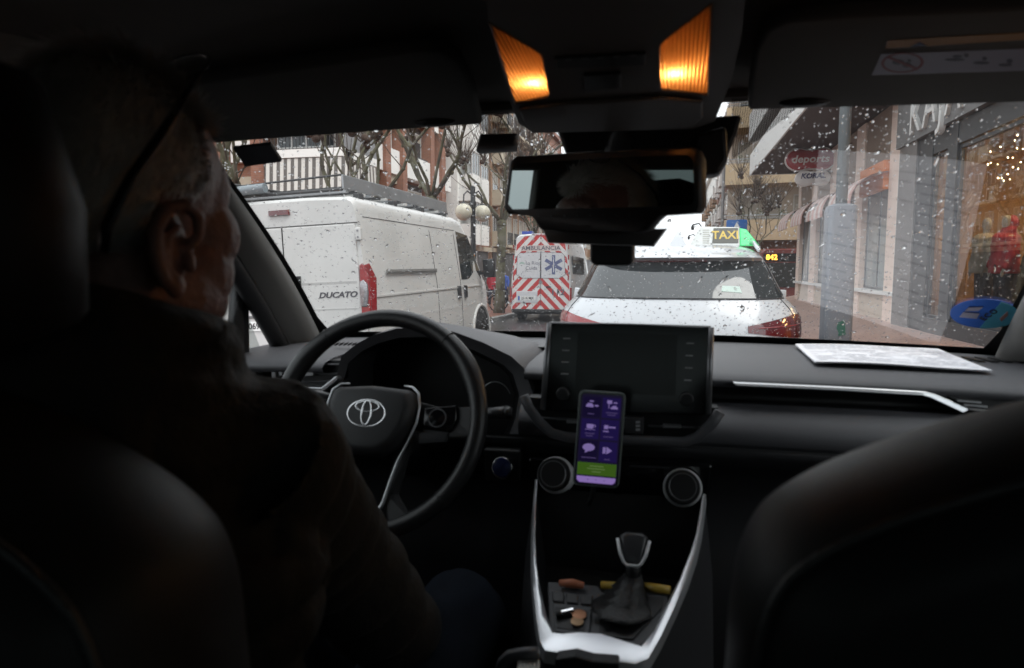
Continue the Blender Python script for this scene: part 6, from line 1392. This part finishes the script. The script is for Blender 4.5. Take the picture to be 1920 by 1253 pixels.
# blade sign
bs_ = thing('blade_sign', 'red and white oval shop sign projecting from the corner shop wall under the overhang', 'sign', (3.9, 22, 4.3))
M_sr = mat('sign_red', (.27, .022, .028), .3); M_sw = mat('sign_pale', (.60, .57, .55), .3)
mb = MB(); q = [(-.28, 0), (.28, 0)]
def lobes(cs, r, squash=.85): 
    return [(c + r * math.cos(R(a)), r * squash * math.sin(R(a))) for c, a in [(cs[0], a) for a in range(60, 301, 15)] + [(cs[1], a) for a in range(-120, 121, 15)]]
fS = Frame((3.80, 22.0, 4.47), (1, 0, 0), (0, 0, 1), (0, -1, 0))
mb = MB(); mb.pillow(lobes((-.30, .34), .36), .16, fS, .03); s1_ = mb.build('red_sign', M_sr, bs_, auto=50); mb = MB(); mb.tube([fS(a, b, 0) for a, b in lobes((-.30, .34), .37)], .03, 6, closed=True); mb.build('sign_rim', M_sw, s1_, smooth=True)
text('sign_lettering', 'deports', .30, Frame(fS(0, .0, .085), (1, 0, 0), (0, 0, 1), (0, -1, 0)), M_sw, s1_, extrude=.004, bold=.006, shear=.15, sx=1.1)
fS2 = Frame((3.90, 22.0, 3.92), (1, 0, 0), (0, 0, 1), (0, -1, 0)); mb = MB(); mb.pillow(lobes((-.22, .22), .28), .15, fS2, .03); s2_ = mb.build('white_sign', M_sw, bs_, auto=50)
text('sign_lettering', 'KORAL', .20, Frame(fS2(0, .06, .08), (1, 0, 0), (0, 0, 1), (0, -1, 0)), mat('ink_navy', (.03, .03, .09), .4), s2_, extrude=.004, bold=.008, shear=.2, sx=1.05)
mb = MB(); mb.tube([(4.6, 22, 4.55), (3.3, 22, 4.85)], .025, 6); mb.tube([(4.6, 22, 4.1), (4.0, 22, 4.1)], .02, 6); mb.build('sign_bracket', M_rail, bs_)

# G: fashion shop with grey pillars, sign letters and a lit window
bG = thing('fashion_shop', 'grey pillared fashion shop with silver sign letters and warm lit window at the right', 'shop', (7, 10, 0))
FG = Face((4.36, 15.45, 0), (0, -1, 0), (-1, 0, 0)); M_gp = mat('grey_granite', (.16, .15, .145), .45, var=.2, scale=5); M_gd = mat('dark_metal', (.035, .037, .04), .4)
mb = MB(); mb.box(4.5, 12, 15.2, 15.45, -.3, 9); mb.box(9.5, 9.7, 1, 15.2, -.3, 9); mb.box(4.5, 9.5, 1, 15.2, 3.75, 4.0); mb.box(4.5, 9.5, .8, 1.0, -.3, 9); mb.box(4.5, 9.5, 1, 15.2, 0, .24); mb.build('wall', mat('shop_wall_warm', (.40, .25, .11), .8, var=.12), bG)
mb = MB(); FG.slab(mb, -.1, 14.5, 3.68, 9, -.14, .05); mb.build('sign_fascia', mat('fascia_grey', (.16, .158, .155), .6, var=.12, scale=1.5), bG)
mb = MB(); FG.slab(mb, .1, 14.5, 3.30, 3.66, -.14, -.04); mb.build('shutter_box', M_gd, bG)
for s0, s1, mt in ((0.0, 1.0, M_gp), (1.0, 1.75, M_gd), (2.45, 2.85, M_gd), (8.5, 9.5, M_gp)): mb = MB(); FG.slab(mb, s0, s1, -.3, 3.68, -.14, .0 if mt is M_gp else -.03); mb.build('pillar', mt, bG)
mb = MB(); FG.slab(mb, 1.75, 14, -.3, .42, -.14, -.02); mb.build('plinth', M_gd, bG)
window(bG, FG, 1.78, 2.44, .42, 3.28, -.12, mull=0, frame=M_gd, mat_=glass_mat('display_glass', (.80, .82, .80), .05, .9)); window(bG, FG, 2.86, 8.48, .42, 3.28, -.12, mull=0, frame=M_gd, mat_=glass_mat('display_glass', (.80, .82, .80), .05, .9))
text('sign_lettering', 'KAJA', 1.04, Frame(FG(.80, 4.10, .06), (0, -1, 0), (0, 0, 1), (-1, 0, 0)), mat('letter_silver', (.62, .62, .60), .5), bG, align='LEFT', extrude=.05, bold=-.006, sx=.98, space=1.12)
E_shop = emit_mat('shop_lamp', (1.0, .60, .24), 27.0)
mb = MB()
for k in range(4): mb.box(5.3, 5.6, 4.4 + 2.6 * k, 5.4 + 2.6 * k, 3.68, 3.72); mb.box(7.6, 7.9, 4.4 + 2.6 * k, 5.4 + 2.6 * k, 3.68, 3.72)
mb.build('ceiling_lamp', E_shop, bG)
mb = MB(); mb.box(6.9, 6.96, 11.0, 12.3, .3, 2.5); mb.box(6.6, 6.9, 8.4, 10.6, .3, 2.2); mb.box(5.7, 6.2, 9.0, 14.6, .3, 1.35); mb.box(6.1, 6.3, 11.0, 11.9, .3, 2.3); [mb.tube([(6.0, 9.6 + .35 * q, .4), (6.0 + .1 * q, 9.7 + .3 * q, 1.4), (6.1, 9.6 + .25 * q, 2.5)], [.22, .26, .12], 8) for q in range(3)]; mb.build('display_shelf', mat('dark_wood', (.05, .03, .02), .6, var=.4, scale=3), bG)
fl_ = thing('fairy_lights', 'string of tiny warm fairy lights hanging across the top of the lit shop window', 'fairy lights', (5.0, 10.5, 3.0))
E_fl = emit_mat('fairy_glow', (1.0, .66, .34), 160.0); rr = random.Random(9); base = None
pts = [Vector((4.85 + rr.uniform(-.15, .35), 12.75 - 3.6 * k / 70 + rr.uniform(-.1, .1), 3.10 - .22 * math.sin(k * .55) - .25 * rr.random() - .35 * max(0, .2 - k / 70))) for k in range(70)]
mb = MB(); mb.tube(pts, .004, 4); mb.build('wire', M_gd, fl_)
for p in pts:
    if base is None: mb = MB(); mb.ball((0, 0, 0), .0048, 8, 6); base = mb.build('bulb', E_fl, fl_); base.location = p; o = base
    else: o = base.copy(); COL.objects.link(o); o.parent = fl_; o.matrix_parent_inverse = INV[fl_.name]; o.location = p
def mannequin(label, x, y, coat, trousers, hood=None, hh=1.72):
    t = thing('mannequin', label, 'mannequin', (x, y, .42), group='mannequins in the shop window'); z = .44
    b = MB(); b.ball((x, y, z + hh - .12), (.075, .09, .115), 14, 10); b.tube([(x, y, z + hh - .2), (x, y, z + hh - .32)], [.05, .06], 10); b.tube([(x, y, z + 1.4), (x, y, z + 1.1), (x, y, z + .9)], [.14, .12, .15], 14)
    for s in (-1, 1): b.tube([(x, y + s * .09, z + .9), (x, y + s * .10, z + .48), (x, y + s * .10, z + .06)], [.085, .06, .045], 12); b.tube([(x, y + s * .2, z + 1.38), (x - .03, y + s * .27, z + 1.08), (x - .1, y + s * .24, z + .84)], [.055, .045, .035], 10); b.ball((x - .05, y + s * .1, z + .04), (.11, .045, .04), 10, 6); b.ball((x - .12, y + s * .235, z + .78), (.03, .03, .07), 8, 6)
    me = fuse(b, .022, 2); me.materials.clear(); me.materials.append(mat('mannequin_grey', (.35, .33, .31), .5)); link('body', me, t, smooth=True)
    b = MB(); b.tube([(x, y, z + 1.45), (x, y, z + 1.36), (x, y, z + 1.1), (x, y, z + .78)], [.10, .20, .19, .22], 18, flat=1)
    for s in (-1, 1): b.tube([(x, y + s * .19, z + 1.36), (x - .03, y + s * .28, z + 1.08), (x - .1, y + s * .25, z + .86)], [.085, .075, .06], 12)
    if hood: b.tube([(x + .06 * math.cos(R(a)) + .03, y + .10 * math.sin(R(a)), z + 1.47) for a in range(0, 360, 30)], .055, 8, closed=True); b.ball((x + .07, y, z + 1.58), (.09, .13, .13), 14, 10)
    me = fuse(b, .022, 2)
    for v in me.vertices: v.co += v.normal * .014 * noise.noise(v.co * 9)
    me.materials.clear(); me.materials.append(coat); link('coat', me, t, smooth=True)
    b = MB()
    for s in (-1, 1): b.tube([(x, y + s * .09, z + .85), (x, y + s * .10, z + .45), (x - .0, y + s * .10, z + .10)], [.11, .085, .07], 12)
    b.build('trousers', trousers, t, smooth=True); return t
M_redc = mat('red_coat', (.40, .02, .04), .7, var=.2, scale=8); M_navy = mat('navy_cloth', (.02, .022, .04), .8)
mannequin('shop mannequin in a red hooded coat and dark trousers', 5.15, 12.55, M_redc, M_navy, hood=True)
mannequin('shop mannequin in a pale quilted coat left of the red one', 5.10, 13.15, mat('pale_coat', (.42, .38, .33), .7, var=.2, scale=8), M_navy)
mannequin('shop mannequin in black clothes at the right side of the lit window', 5.3, 11.75, mat('black_coat', (.015, .014, .014), .7), M_navy)

# ------------------------------------------------------------------ trees, posts, people
M_bark = bpy.data.materials.new('plane_bark'); M_bark.use_nodes = True; n, l = nodes_of(M_bark); b_ = n['Principled BSDF']; tc = n.new('ShaderNodeTexCoord'); v_ = n.new('ShaderNodeTexNoise'); v_.inputs['Scale'].default_value = 3.2; v_.inputs['Detail'].default_value = 7
cr_ = n.new('ShaderNodeValToRGB'); e = cr_.color_ramp.elements; e[0].position = .36; e[0].color = (.05, .04, .03, 1); e[1].position = .66; e[1].color = (.14, .13, .10, 1); x = e.new(.5); x.color = (.10, .095, .055, 1)
l.new(tc.outputs['Object'], v_.inputs['Vector']); l.new(v_.outputs['Fac'], cr_.inputs[0]); l.new(cr_.outputs[0], b_.inputs['Base Color']); b_.inputs['Roughness'].default_value = .9
M_twig = mat('twig', (.075, .055, .042), .9, var=.3, scale=4); M_knob = mat('pollard_knob', (.075, .05, .038), .95, var=.4, scale=10)
def plane_tree(x, y, h, label, seed, nl=5, spread=1.0, tw=9, rad=.17):
    r = random.Random(seed); z0 = gz(y) + .1; t = thing('plane_tree', label, 'tree', (x, y, z0), group='pollarded plane trees')
    lean = r.uniform(-.12, .12); fork = z0 + h * .40; P = [Vector((x + lean * k + r.uniform(-.03, .03), y + r.uniform(-.04, .04), z0 + (fork - z0) * k / 5)) for k in range(6)]
    mb = MB(); mb.tube(P, [rad * 1.15, rad * .95, rad * .88, rad * .85, rad * .82, rad * .84], 12); mb.ball(P[-1], rad * .95, 12, 8); mb.build('trunk', M_bark, t, smooth=True)
    limb, knob, twig = MB(), MB(), MB()
    for k in range(nl):
        a = 2 * math.pi * (k + r.uniform(-.25, .25)) / nl; L = h * r.uniform(.30, .62); d = Vector((math.cos(a) * spread * .55, math.sin(a) * spread * .55, 1)).normalized(); p = P[-1].copy(); Q = [p.copy()]
        for q in range(6): d = (d + Vector((r.gauss(0, .30), r.gauss(0, .30), .12))).normalized(); p = p + d * L / 6; Q.append(p.copy())
        rl = rad * r.uniform(.45, .75); rl *= .5; limb.tube(Q, [rl * (1.1 - .09 * i) for i in range(7)], 9); [limb.ball(Q[i] + Vector((r.gauss(0, rl * .6), r.gauss(0, rl * .6), 0)), rl * r.uniform(.7, 1.15), 7, 5) for i in range(1, 6)]
        ends = [Q[-1]]
        if r.random() < .6:
            s = Q[3]; tw_ = [twig.tube([Q[i], Q[i] + (dv := Vector((r.gauss(0, .8), r.gauss(0, .8), .9)).normalized()) * .5, Q[i] + dv * 1.1 + Vector((0, 0, .15))], [.013, .010, .004], 4) for i in (2, 3, 4, 5)]; d2 = (d + Vector((r.gauss(0, .7), r.gauss(0, .7), .1))).normalized(); q2 = [s + d2 * (.3 * i) + Vector((0, 0, .02 * i * i)) for i in range(4)]; limb.tube(q2, [rl * .6, rl * .5, rl * .42, rl * .38], 7); ends.append(q2[-1])
        for E_ in ends:
            for q in range(5): knob.ball(E_ + Vector((r.gauss(0, .07), r.gauss(0, .07), r.gauss(0, .07))), r.uniform(.05, .10), 8, 6)
            for q in range(int(tw * 2.2)):
                dd = Vector((r.gauss(0, .55), r.gauss(0, .55), 1)).normalized(); l_ = r.uniform(.5, 1.5); m_ = E_ + dd * l_ * .5 + Vector((0, 0, .06)); twig.tube([E_, m_, E_ + dd * l_ + Vector((r.gauss(0, .08), r.gauss(0, .08), .15))], [.012, .009, .004], 4)
    limb.build('limb', M_bark, t, smooth=True); knob.build('pollard_head', M_knob, t, smooth=True); twig.build('twigs', M_twig, t)
plane_tree(-6.35, 9.3, 4.6, 'stout pollarded plane tree behind the van roof at the far left', 1, 4, .8, 14, .20)
plane_tree(-6.5, 11.2, 5.6, 'leaning pollarded plane tree behind the left part of the roof rack', 2, 4, 1.1, 8, .12)
plane_tree(-6.4, 14.6, 7.0, 'plane tree with a dark upright limb behind the middle of the van', 3, 5, .8, 8, .14)
plane_tree(-6.35, 18.4, 8.6, 'mossy plane tree with knobbly fists rising above the van cab', 4, 6, .8, 9, .19)
plane_tree(-6.3, 24.4, 8.2, 'plane tree standing between the street lamp and the ambulance', 5, 6, .9, 12, .20)
plane_tree(-6.4, 29.5, 7.6, 'slimmer plane tree just left of the ambulance', 6, 6, 1.0, 16, .16)
plane_tree(-6.4, 36.0, 7.4, 'plane tree right behind the ambulance', 8, 6, 1.0, 16, .16)
plane_tree(-6.4, 44.0, 7.2, 'distant plane tree partly hidden by the mirror', 9, 6, 1.0, 14, .16)
plane_tree(2.7, 72.0, 3.6, 'small distant bare tree behind the taxi roof sign', 10, 6, 1.2, 16, .06)
plane_tree(3.4, 33.5, 6.4, 'bare tree with fine branches before the beige balconies', 12, 6, 1.5, 12, .09)
# twin globe lamp
lp = thing('street_lamp', 'black street lamp with two white globes beside the van cab', 'street lamp', (-5.95, 20.0, gz(20) + .12)); zb = gz(20) + .12
mb = MB(); fr = Frame((-5.95, 20, zb), (1, 0, 0), (0, 1, 0), (0, 0, 1)); mb.lathe([(.17, 0), (.17, .5), (.11, .6), (.085, .9), (.075, 3.4), (.10, 3.45), (.10, 3.55), (.075, 3.6), (.07, 4.0), (.0, 4.05)], fr, 16); 
for s in (-1, 1): mb.tube([(-5.95, 20 + 0, zb + 3.75), (-5.95 + s * .16, 20 + s * .05, zb + 3.88), (-5.95 + s * .19, 20 + s * .30, zb + 3.75), (-5.95 + s * .19, 20 + s * .34, zb + 3.52)], .022, 8)
mb.build('post', M_rail, lp, auto=45)
M_globe = mat('globe_opal', (.60, .56, .45), .3, var=.15, scale=4)
for s in (-1, 1): 
    mb = MB(); mb.ball((-5.95 + s * .19, 20 + s * .34, zb + 3.24), .255, 24, 16); g = mb.build('globe', M_globe, lp, smooth=True); mb = MB(); mb.lathe([(.03, .30), (.10, .24), (.11, .20)], Frame((-5.95 + s * .19, 20 + s * .34, zb + 3.24), (1, 0, 0), (0, 1, 0), (0, 0, 1)), 12); mb.build('globe_cap', M_rail, g)
mb = MB(); mb.box(-5.95 - .07, -5.95 + .07, 19.86, 19.90, zb + 1.78, zb + 1.98); mb.build('orange_plate', mat('plate_orange', (.75, .30, .03), .5), lp)
for i, (x, y, lb) in enumerate(((2.15, 58.0, 'distant black lantern post nearest the taxi roof sign'), (2.2, 76.0, 'farthest black lantern post left of the taxi roof sign'))):
    t = thing('lantern_post', lb, 'street lamp', (x, y, gz(y))); mb = MB(); z = gz(y); mb.tube([(x, y, z), (x, y, z + 5.6), (x - .3, y, z + 6.0), (x - .8, y, z + 5.9)], .06, 8); mb.build('post', M_rail, t); mb = MB(); mb.lathe([(.05, .0), (.14, -.2), (.10, -.42), (.0, -.42)], Frame((x - .8, y, z + 5.9), (1, 0, 0), (0, 1, 0), (0, 0, 1)), 10); mb.build('lantern', M_rail, t)
# grey pole with sleeve on the right pavement
px_, py_ = 1.93, 9.0; z0 = gz(9) + .13
t = thing('lamp_column', 'grey metal column with a thick square sleeve at its foot on the right pavement', 'pole', (px_, py_, z0))
mb = MB(); mb.tube([(px_, py_, z0), (px_, py_, 7.5)], .066, 20); mb.build('shaft', mat('column_grey', (.115, .13, .135), .45, var=.12, scale=6), t, smooth=True)
mb = MB(); fr = Frame((px_, py_, 0), (1, 0, 0), (0, 1, 0), (0, 0, 1)); sqr = lambda r, z: [Vector((px_ + r * math.copysign(abs(math.cos(R(a))) ** .35, math.cos(R(a))), py_ + r * math.copysign(abs(math.sin(R(a))) ** .35, math.sin(R(a))), z)) for a in range(0, 360, 9)]
mb.loft([sqr(.165, z0), sqr(.165, 2.0), sqr(.155, 2.05), sqr(.10, 2.075)]); sl = mb.build('sleeve', mat('sleeve_grey', (.16, .175, .20), .5, var=.1, scale=8), t, auto=40)
mb = MB(); mb.tube([(px_ + .02, py_ - .17, .60), (px_ + .02, py_ - .171, .60)], .045, 12); mb.prism([(px_ - .0, py_ - .168, .50), (px_ + .08, py_ - .168, .52), (px_ + .06, py_ - .168, .70), (px_ - .02, py_ - .168, .66)], (0, -.002, 0)); mb.build('green_sticker', mat('sticker_green', (.02, .12, .08), .6), sl)
# crossing sign on its post
t = thing('crossing_sign', 'blue pedestrian crossing sign on a thin grey post behind the taxi roof sign', 'sign', (1.95, 22.5, gz(22.5)))
sx0 = 1.66; mb = MB(); mb.tube([(1.42, 22.6, gz(22) + .1), (1.42, 22.6, 5.2)], .05, 10); mb.build('post', M_gp, t, smooth=True)
fr = Frame(at(1381, 431, y=22.5), (1, 0, 0), (0, 0, 1), (0, -1, 0)); mb = MB(); mb.pillow(rquad([(-.31, .31), (.31, .31), (.31, -.31), (-.31, -.31)], .05), .03, fr, .004); sp = mb.build('sign_plate', mat('sign_blue', (.02, .13, .42), .4), t, auto=50)
mb = MB(); mb.prism([fr(-.23, -.20, .017), fr(.23, -.20, .017), fr(0, .24, .017)], (0, -.003, 0)); mb.build('white_triangle', M_plate, sp)
mb = MB(); mb.tube([fr(.0, .07, .022), fr(.001, .071, .022)], .03, 10); mb.tube([fr(0, .04, .022), fr(-.01, -.06, .022), fr(-.06, -.16, .022)], .02, 6); mb.tube([fr(-.01, -.06, .022), fr(.06, -.16, .022)], .02, 6); mb.tube([fr(-.05, -.02, .022), fr(0, .03, .022), fr(.06, -.03, .022)], .014, 6); mb.build('walking_figure', M_ink, sp)
# bus in the side street
bx_, by_ = 5.3, 36.2; zb = gz(36)
t = thing('city_bus', 'dark city bus with an amber destination display behind the taxi at right', 'bus', (bx_, by_, zb)); mb = MB(); rings = [[Vector((bx_ + a * 1.22, by_ + dy, zb + c)) for a, c in ((-1, .35), (-1, 2.3), (-.94, 2.75), (-.75, 2.95), (.75, 2.95), (.94, 2.75), (1, 2.3), (1, .35))] for dy in (0, .1, 4.5)]
rings[0] = [Vector((bx_ + (p.x - bx_) * .96, p.y, zb + (p.z - zb) * .985)) for p in rings[0]]; mb.loft(rings); mb.build('body', mat('bus_red', (.16, .035, .03), .35), t, auto=40)
mb = MB(); mb.prism([(bx_ - 1.1, by_ - .01, zb + 1.05), (bx_ + 1.1, by_ - .01, zb + 1.05), (bx_ + 1.05, by_ - .01, zb + 2.25), (bx_ - 1.05, by_ - .01, zb + 2.25)], (0, -.02, 0)); mb.build('front_window', M_carglass, t); mb = MB(); mb.box(bx_ - 1.0, bx_ + 1.0, by_ - .03, by_, zb + 2.32, zb + 2.72); ds = mb.build('destination_display', M_gloss, t)
text('display_lettering', '842', .36, Frame((bx_ - .62, by_ - .035, zb + 2.52), (1, 0, 0), (0, 0, 1), (0, -1, 0)), emit_mat('amber_led', (1.0, .38, .04), 3.0), ds, extrude=.002, bold=.01)
mb = MB(); mb.pillow([(-.12, -.2), (.12, -.2), (.12, .2), (-.12, .2)], .15, Frame((bx_ - 1.32, by_ - .15, zb + 1.75), (1, 0, 0), (0, 0, 1)), .03); mb.tube([(bx_ - 1.15, by_, zb + 2.2), (bx_ - 1.32, by_ - .15, zb + 1.95)], .03, 6); mb.build('wing_mirror', M_grille, t, auto=50)
for s in (-1, 1): make_wheel('wheel', t, bx_ + s * 1.1, by_ + 2.4, .48, .3, s).location.z += zb
# two people and two bicycles on the left pavement
def walker(label, x, y, coat, tr, dx=.0):
    z = gz(y) + .13; t = thing('person', label, 'person', (x, y, z), group='people on the left pavement'); b = MB()
    b.ball((x, y, z + 1.62), (.078, .09, .115), 12, 9); b.tube([(x, y, z + 1.52), (x, y, z + 1.40), (x, y, z + 1.15), (x, y, z + .9)], [.05, .15, .14, .15], 12)
    for s in (-1, 1): b.tube([(x + s * .09, y, z + .9), (x + s * .10, y + s * .14, z + .48), (x + s * .10, y + s * .18, z + .05)], [.09, .065, .05], 10); b.tube([(x + s * .18, y, z + 1.38), (x + s * .24, y - s * .08, z + 1.1), (x + s * .23, y - s * .18, z + .88)], [.055, .045, .035], 9); b.ball((x + s * .10, y + s * .18 - .05, z + .04), (.045, .12, .04), 8, 6); b.ball((x + s * .23, y - s * .21, z + .82), (.03, .04, .06), 8, 6)
    me = fuse(b, .022, 2); me.materials.clear(); me.materials.append(M_skin); link('body', me, t, smooth=True)
    b = MB(); b.tube([(x, y, z + 1.46), (x, y, z + 1.36), (x, y, z + 1.1), (x, y, z + .78)], [.10, .19, .19, .20], 14)
    for s in (-1, 1): b.tube([(x + s * .17, y, z + 1.38), (x + s * .25, y - s * .08, z + 1.1), (x + s * .235, y - s * .18, z + .90)], [.08, .07, .055], 10)
    me = fuse(b, .022, 2); me.materials.clear(); me.materials.append(coat); link('coat', me, t, smooth=True)
    b = MB(); [b.tube([(x + s * .09, y, z + .88), (x + s * .10, y + s * .14, z + .48), (x + s * .10, y + s * .18, z + .10)], [.11, .085, .07], 10) for s in (-1, 1)]; b.build('trousers', tr, t, smooth=True)
    b = MB(); b.ball((x, y + .015, z + 1.655), (.083, .09, .10), 12, 8); b.build('hair', M_knob, t, smooth=True)
walker('distant walker in a red coat beside the plane trees', -8.15, 30.5, M_redc, M_navy); walker('distant walker in a blue coat right of the red coated one', -7.75, 31.0, mat('blue_coat', (.03, .08, .35), .7), M_navy)
def bicycle(label, x, y, rz):
    z = gz(y) + .13; t = thing('bicycle', label, 'bicycle', (x, y, z), (0, 0, rz), group='bicycles parked on the left pavement', local=True)
    for s in (-.52, .52): mb = MB(); mb.tube([(s + .33 * math.cos(R(a)), 0, .34 + .33 * math.sin(R(a))) for a in range(0, 360, 15)], .022, 6, closed=True); w = mb.build('wheel', M_rubber, t, smooth=True); mb = MB(); [mb.tube([(s, 0, .34), (s + .31 * math.cos(R(a)), 0, .34 + .31 * math.sin(R(a)))], .004, 4) for a in range(0, 360, 30)]; mb.build('spokes', M_rim, w)
    mb = MB(); [mb.tube(p, .02, 6) for p in ([(-.52, 0, .34), (-.05, 0, .30), (-.2, 0, .85)], [(-.05, 0, .30), (.38, 0, .78), (-.16, 0, .74)], [(.52, 0, .34), (.36, 0, .95)], [(-.52, 0, .34), (-.17, 0, .74)])]; mb.build('frame', M_rim, t, smooth=True)
    mb = MB(); mb.tube([(.30, -.25, .98), (.36, 0, 1.0), (.30, .25, .98)], .016, 6); mb.build('handlebar', M_blk, t); mb = MB(); mb.pillow([(-.14, -.05), (.13, -.02), (.13, .02), (-.14, .05)], .05, Frame((-.2, 0, .9), (1, 0, 0), (0, 1, 0)), .01); mb.build('saddle', M_blk, t, smooth=True)
bicycle('grey bicycle parked on the red pavement, nearer of two behind the van mirror', -6.9, 24.6, R(20)); bicycle('grey bicycle parked farther back on the red pavement behind the van mirror', -7.2, 26.3, R(35))

# ------------------------------------------------------------------ pieces that stand apart become parts of their own
def split_islands(o):
    me = o.data; par = list(range(len(me.vertices)))
    def root(i):
        while par[i] != i: par[i] = par[par[i]]; i = par[i]
        return i
    for e in me.edges: par[root(e.vertices[0])] = root(e.vertices[1])
    groups = {}
    for p in me.polygons: groups.setdefault(root(p.vertices[0]), []).append(p)
    if len(groups) < 2: return
    for k, ps in enumerate(groups.values()):
        ids = sorted({v for p in ps for v in p.vertices}); mp = {v: i for i, v in enumerate(ids)}
        nm = bpy.data.meshes.new(me.name); nm.from_pydata([me.vertices[v].co for v in ids], [], [[mp[v] for v in p.vertices] for p in ps])
        for m_ in me.materials: nm.materials.append(m_)
        nm.polygons.foreach_set('use_smooth', [p.use_smooth for p in ps]); nm.polygons.foreach_set('material_index', [p.material_index for p in ps])
        c = o.copy(); c.data = nm; COL.objects.link(c)
    bpy.data.objects.remove(o)
APART = ('dotted_band', 'temple', 'wheel_spoke', 'app_tile', 'app_caption', 'vent_slider', 'vent_slat', 'panel_line', 'button_mark', 'hinge', 'hinge_bolt', 'reflector', 'rack_foot', 'headrest_post', 'navigation_mark', 'rim_seam', 'ceiling_lamp', 'holder_clip', 'demister_grille', 'display_shelf')
for o in [o for o in bpy.data.objects if o.type == 'MESH' and o.parent and o.name.split('.')[0] in APART and not o.children]: split_islands(o)
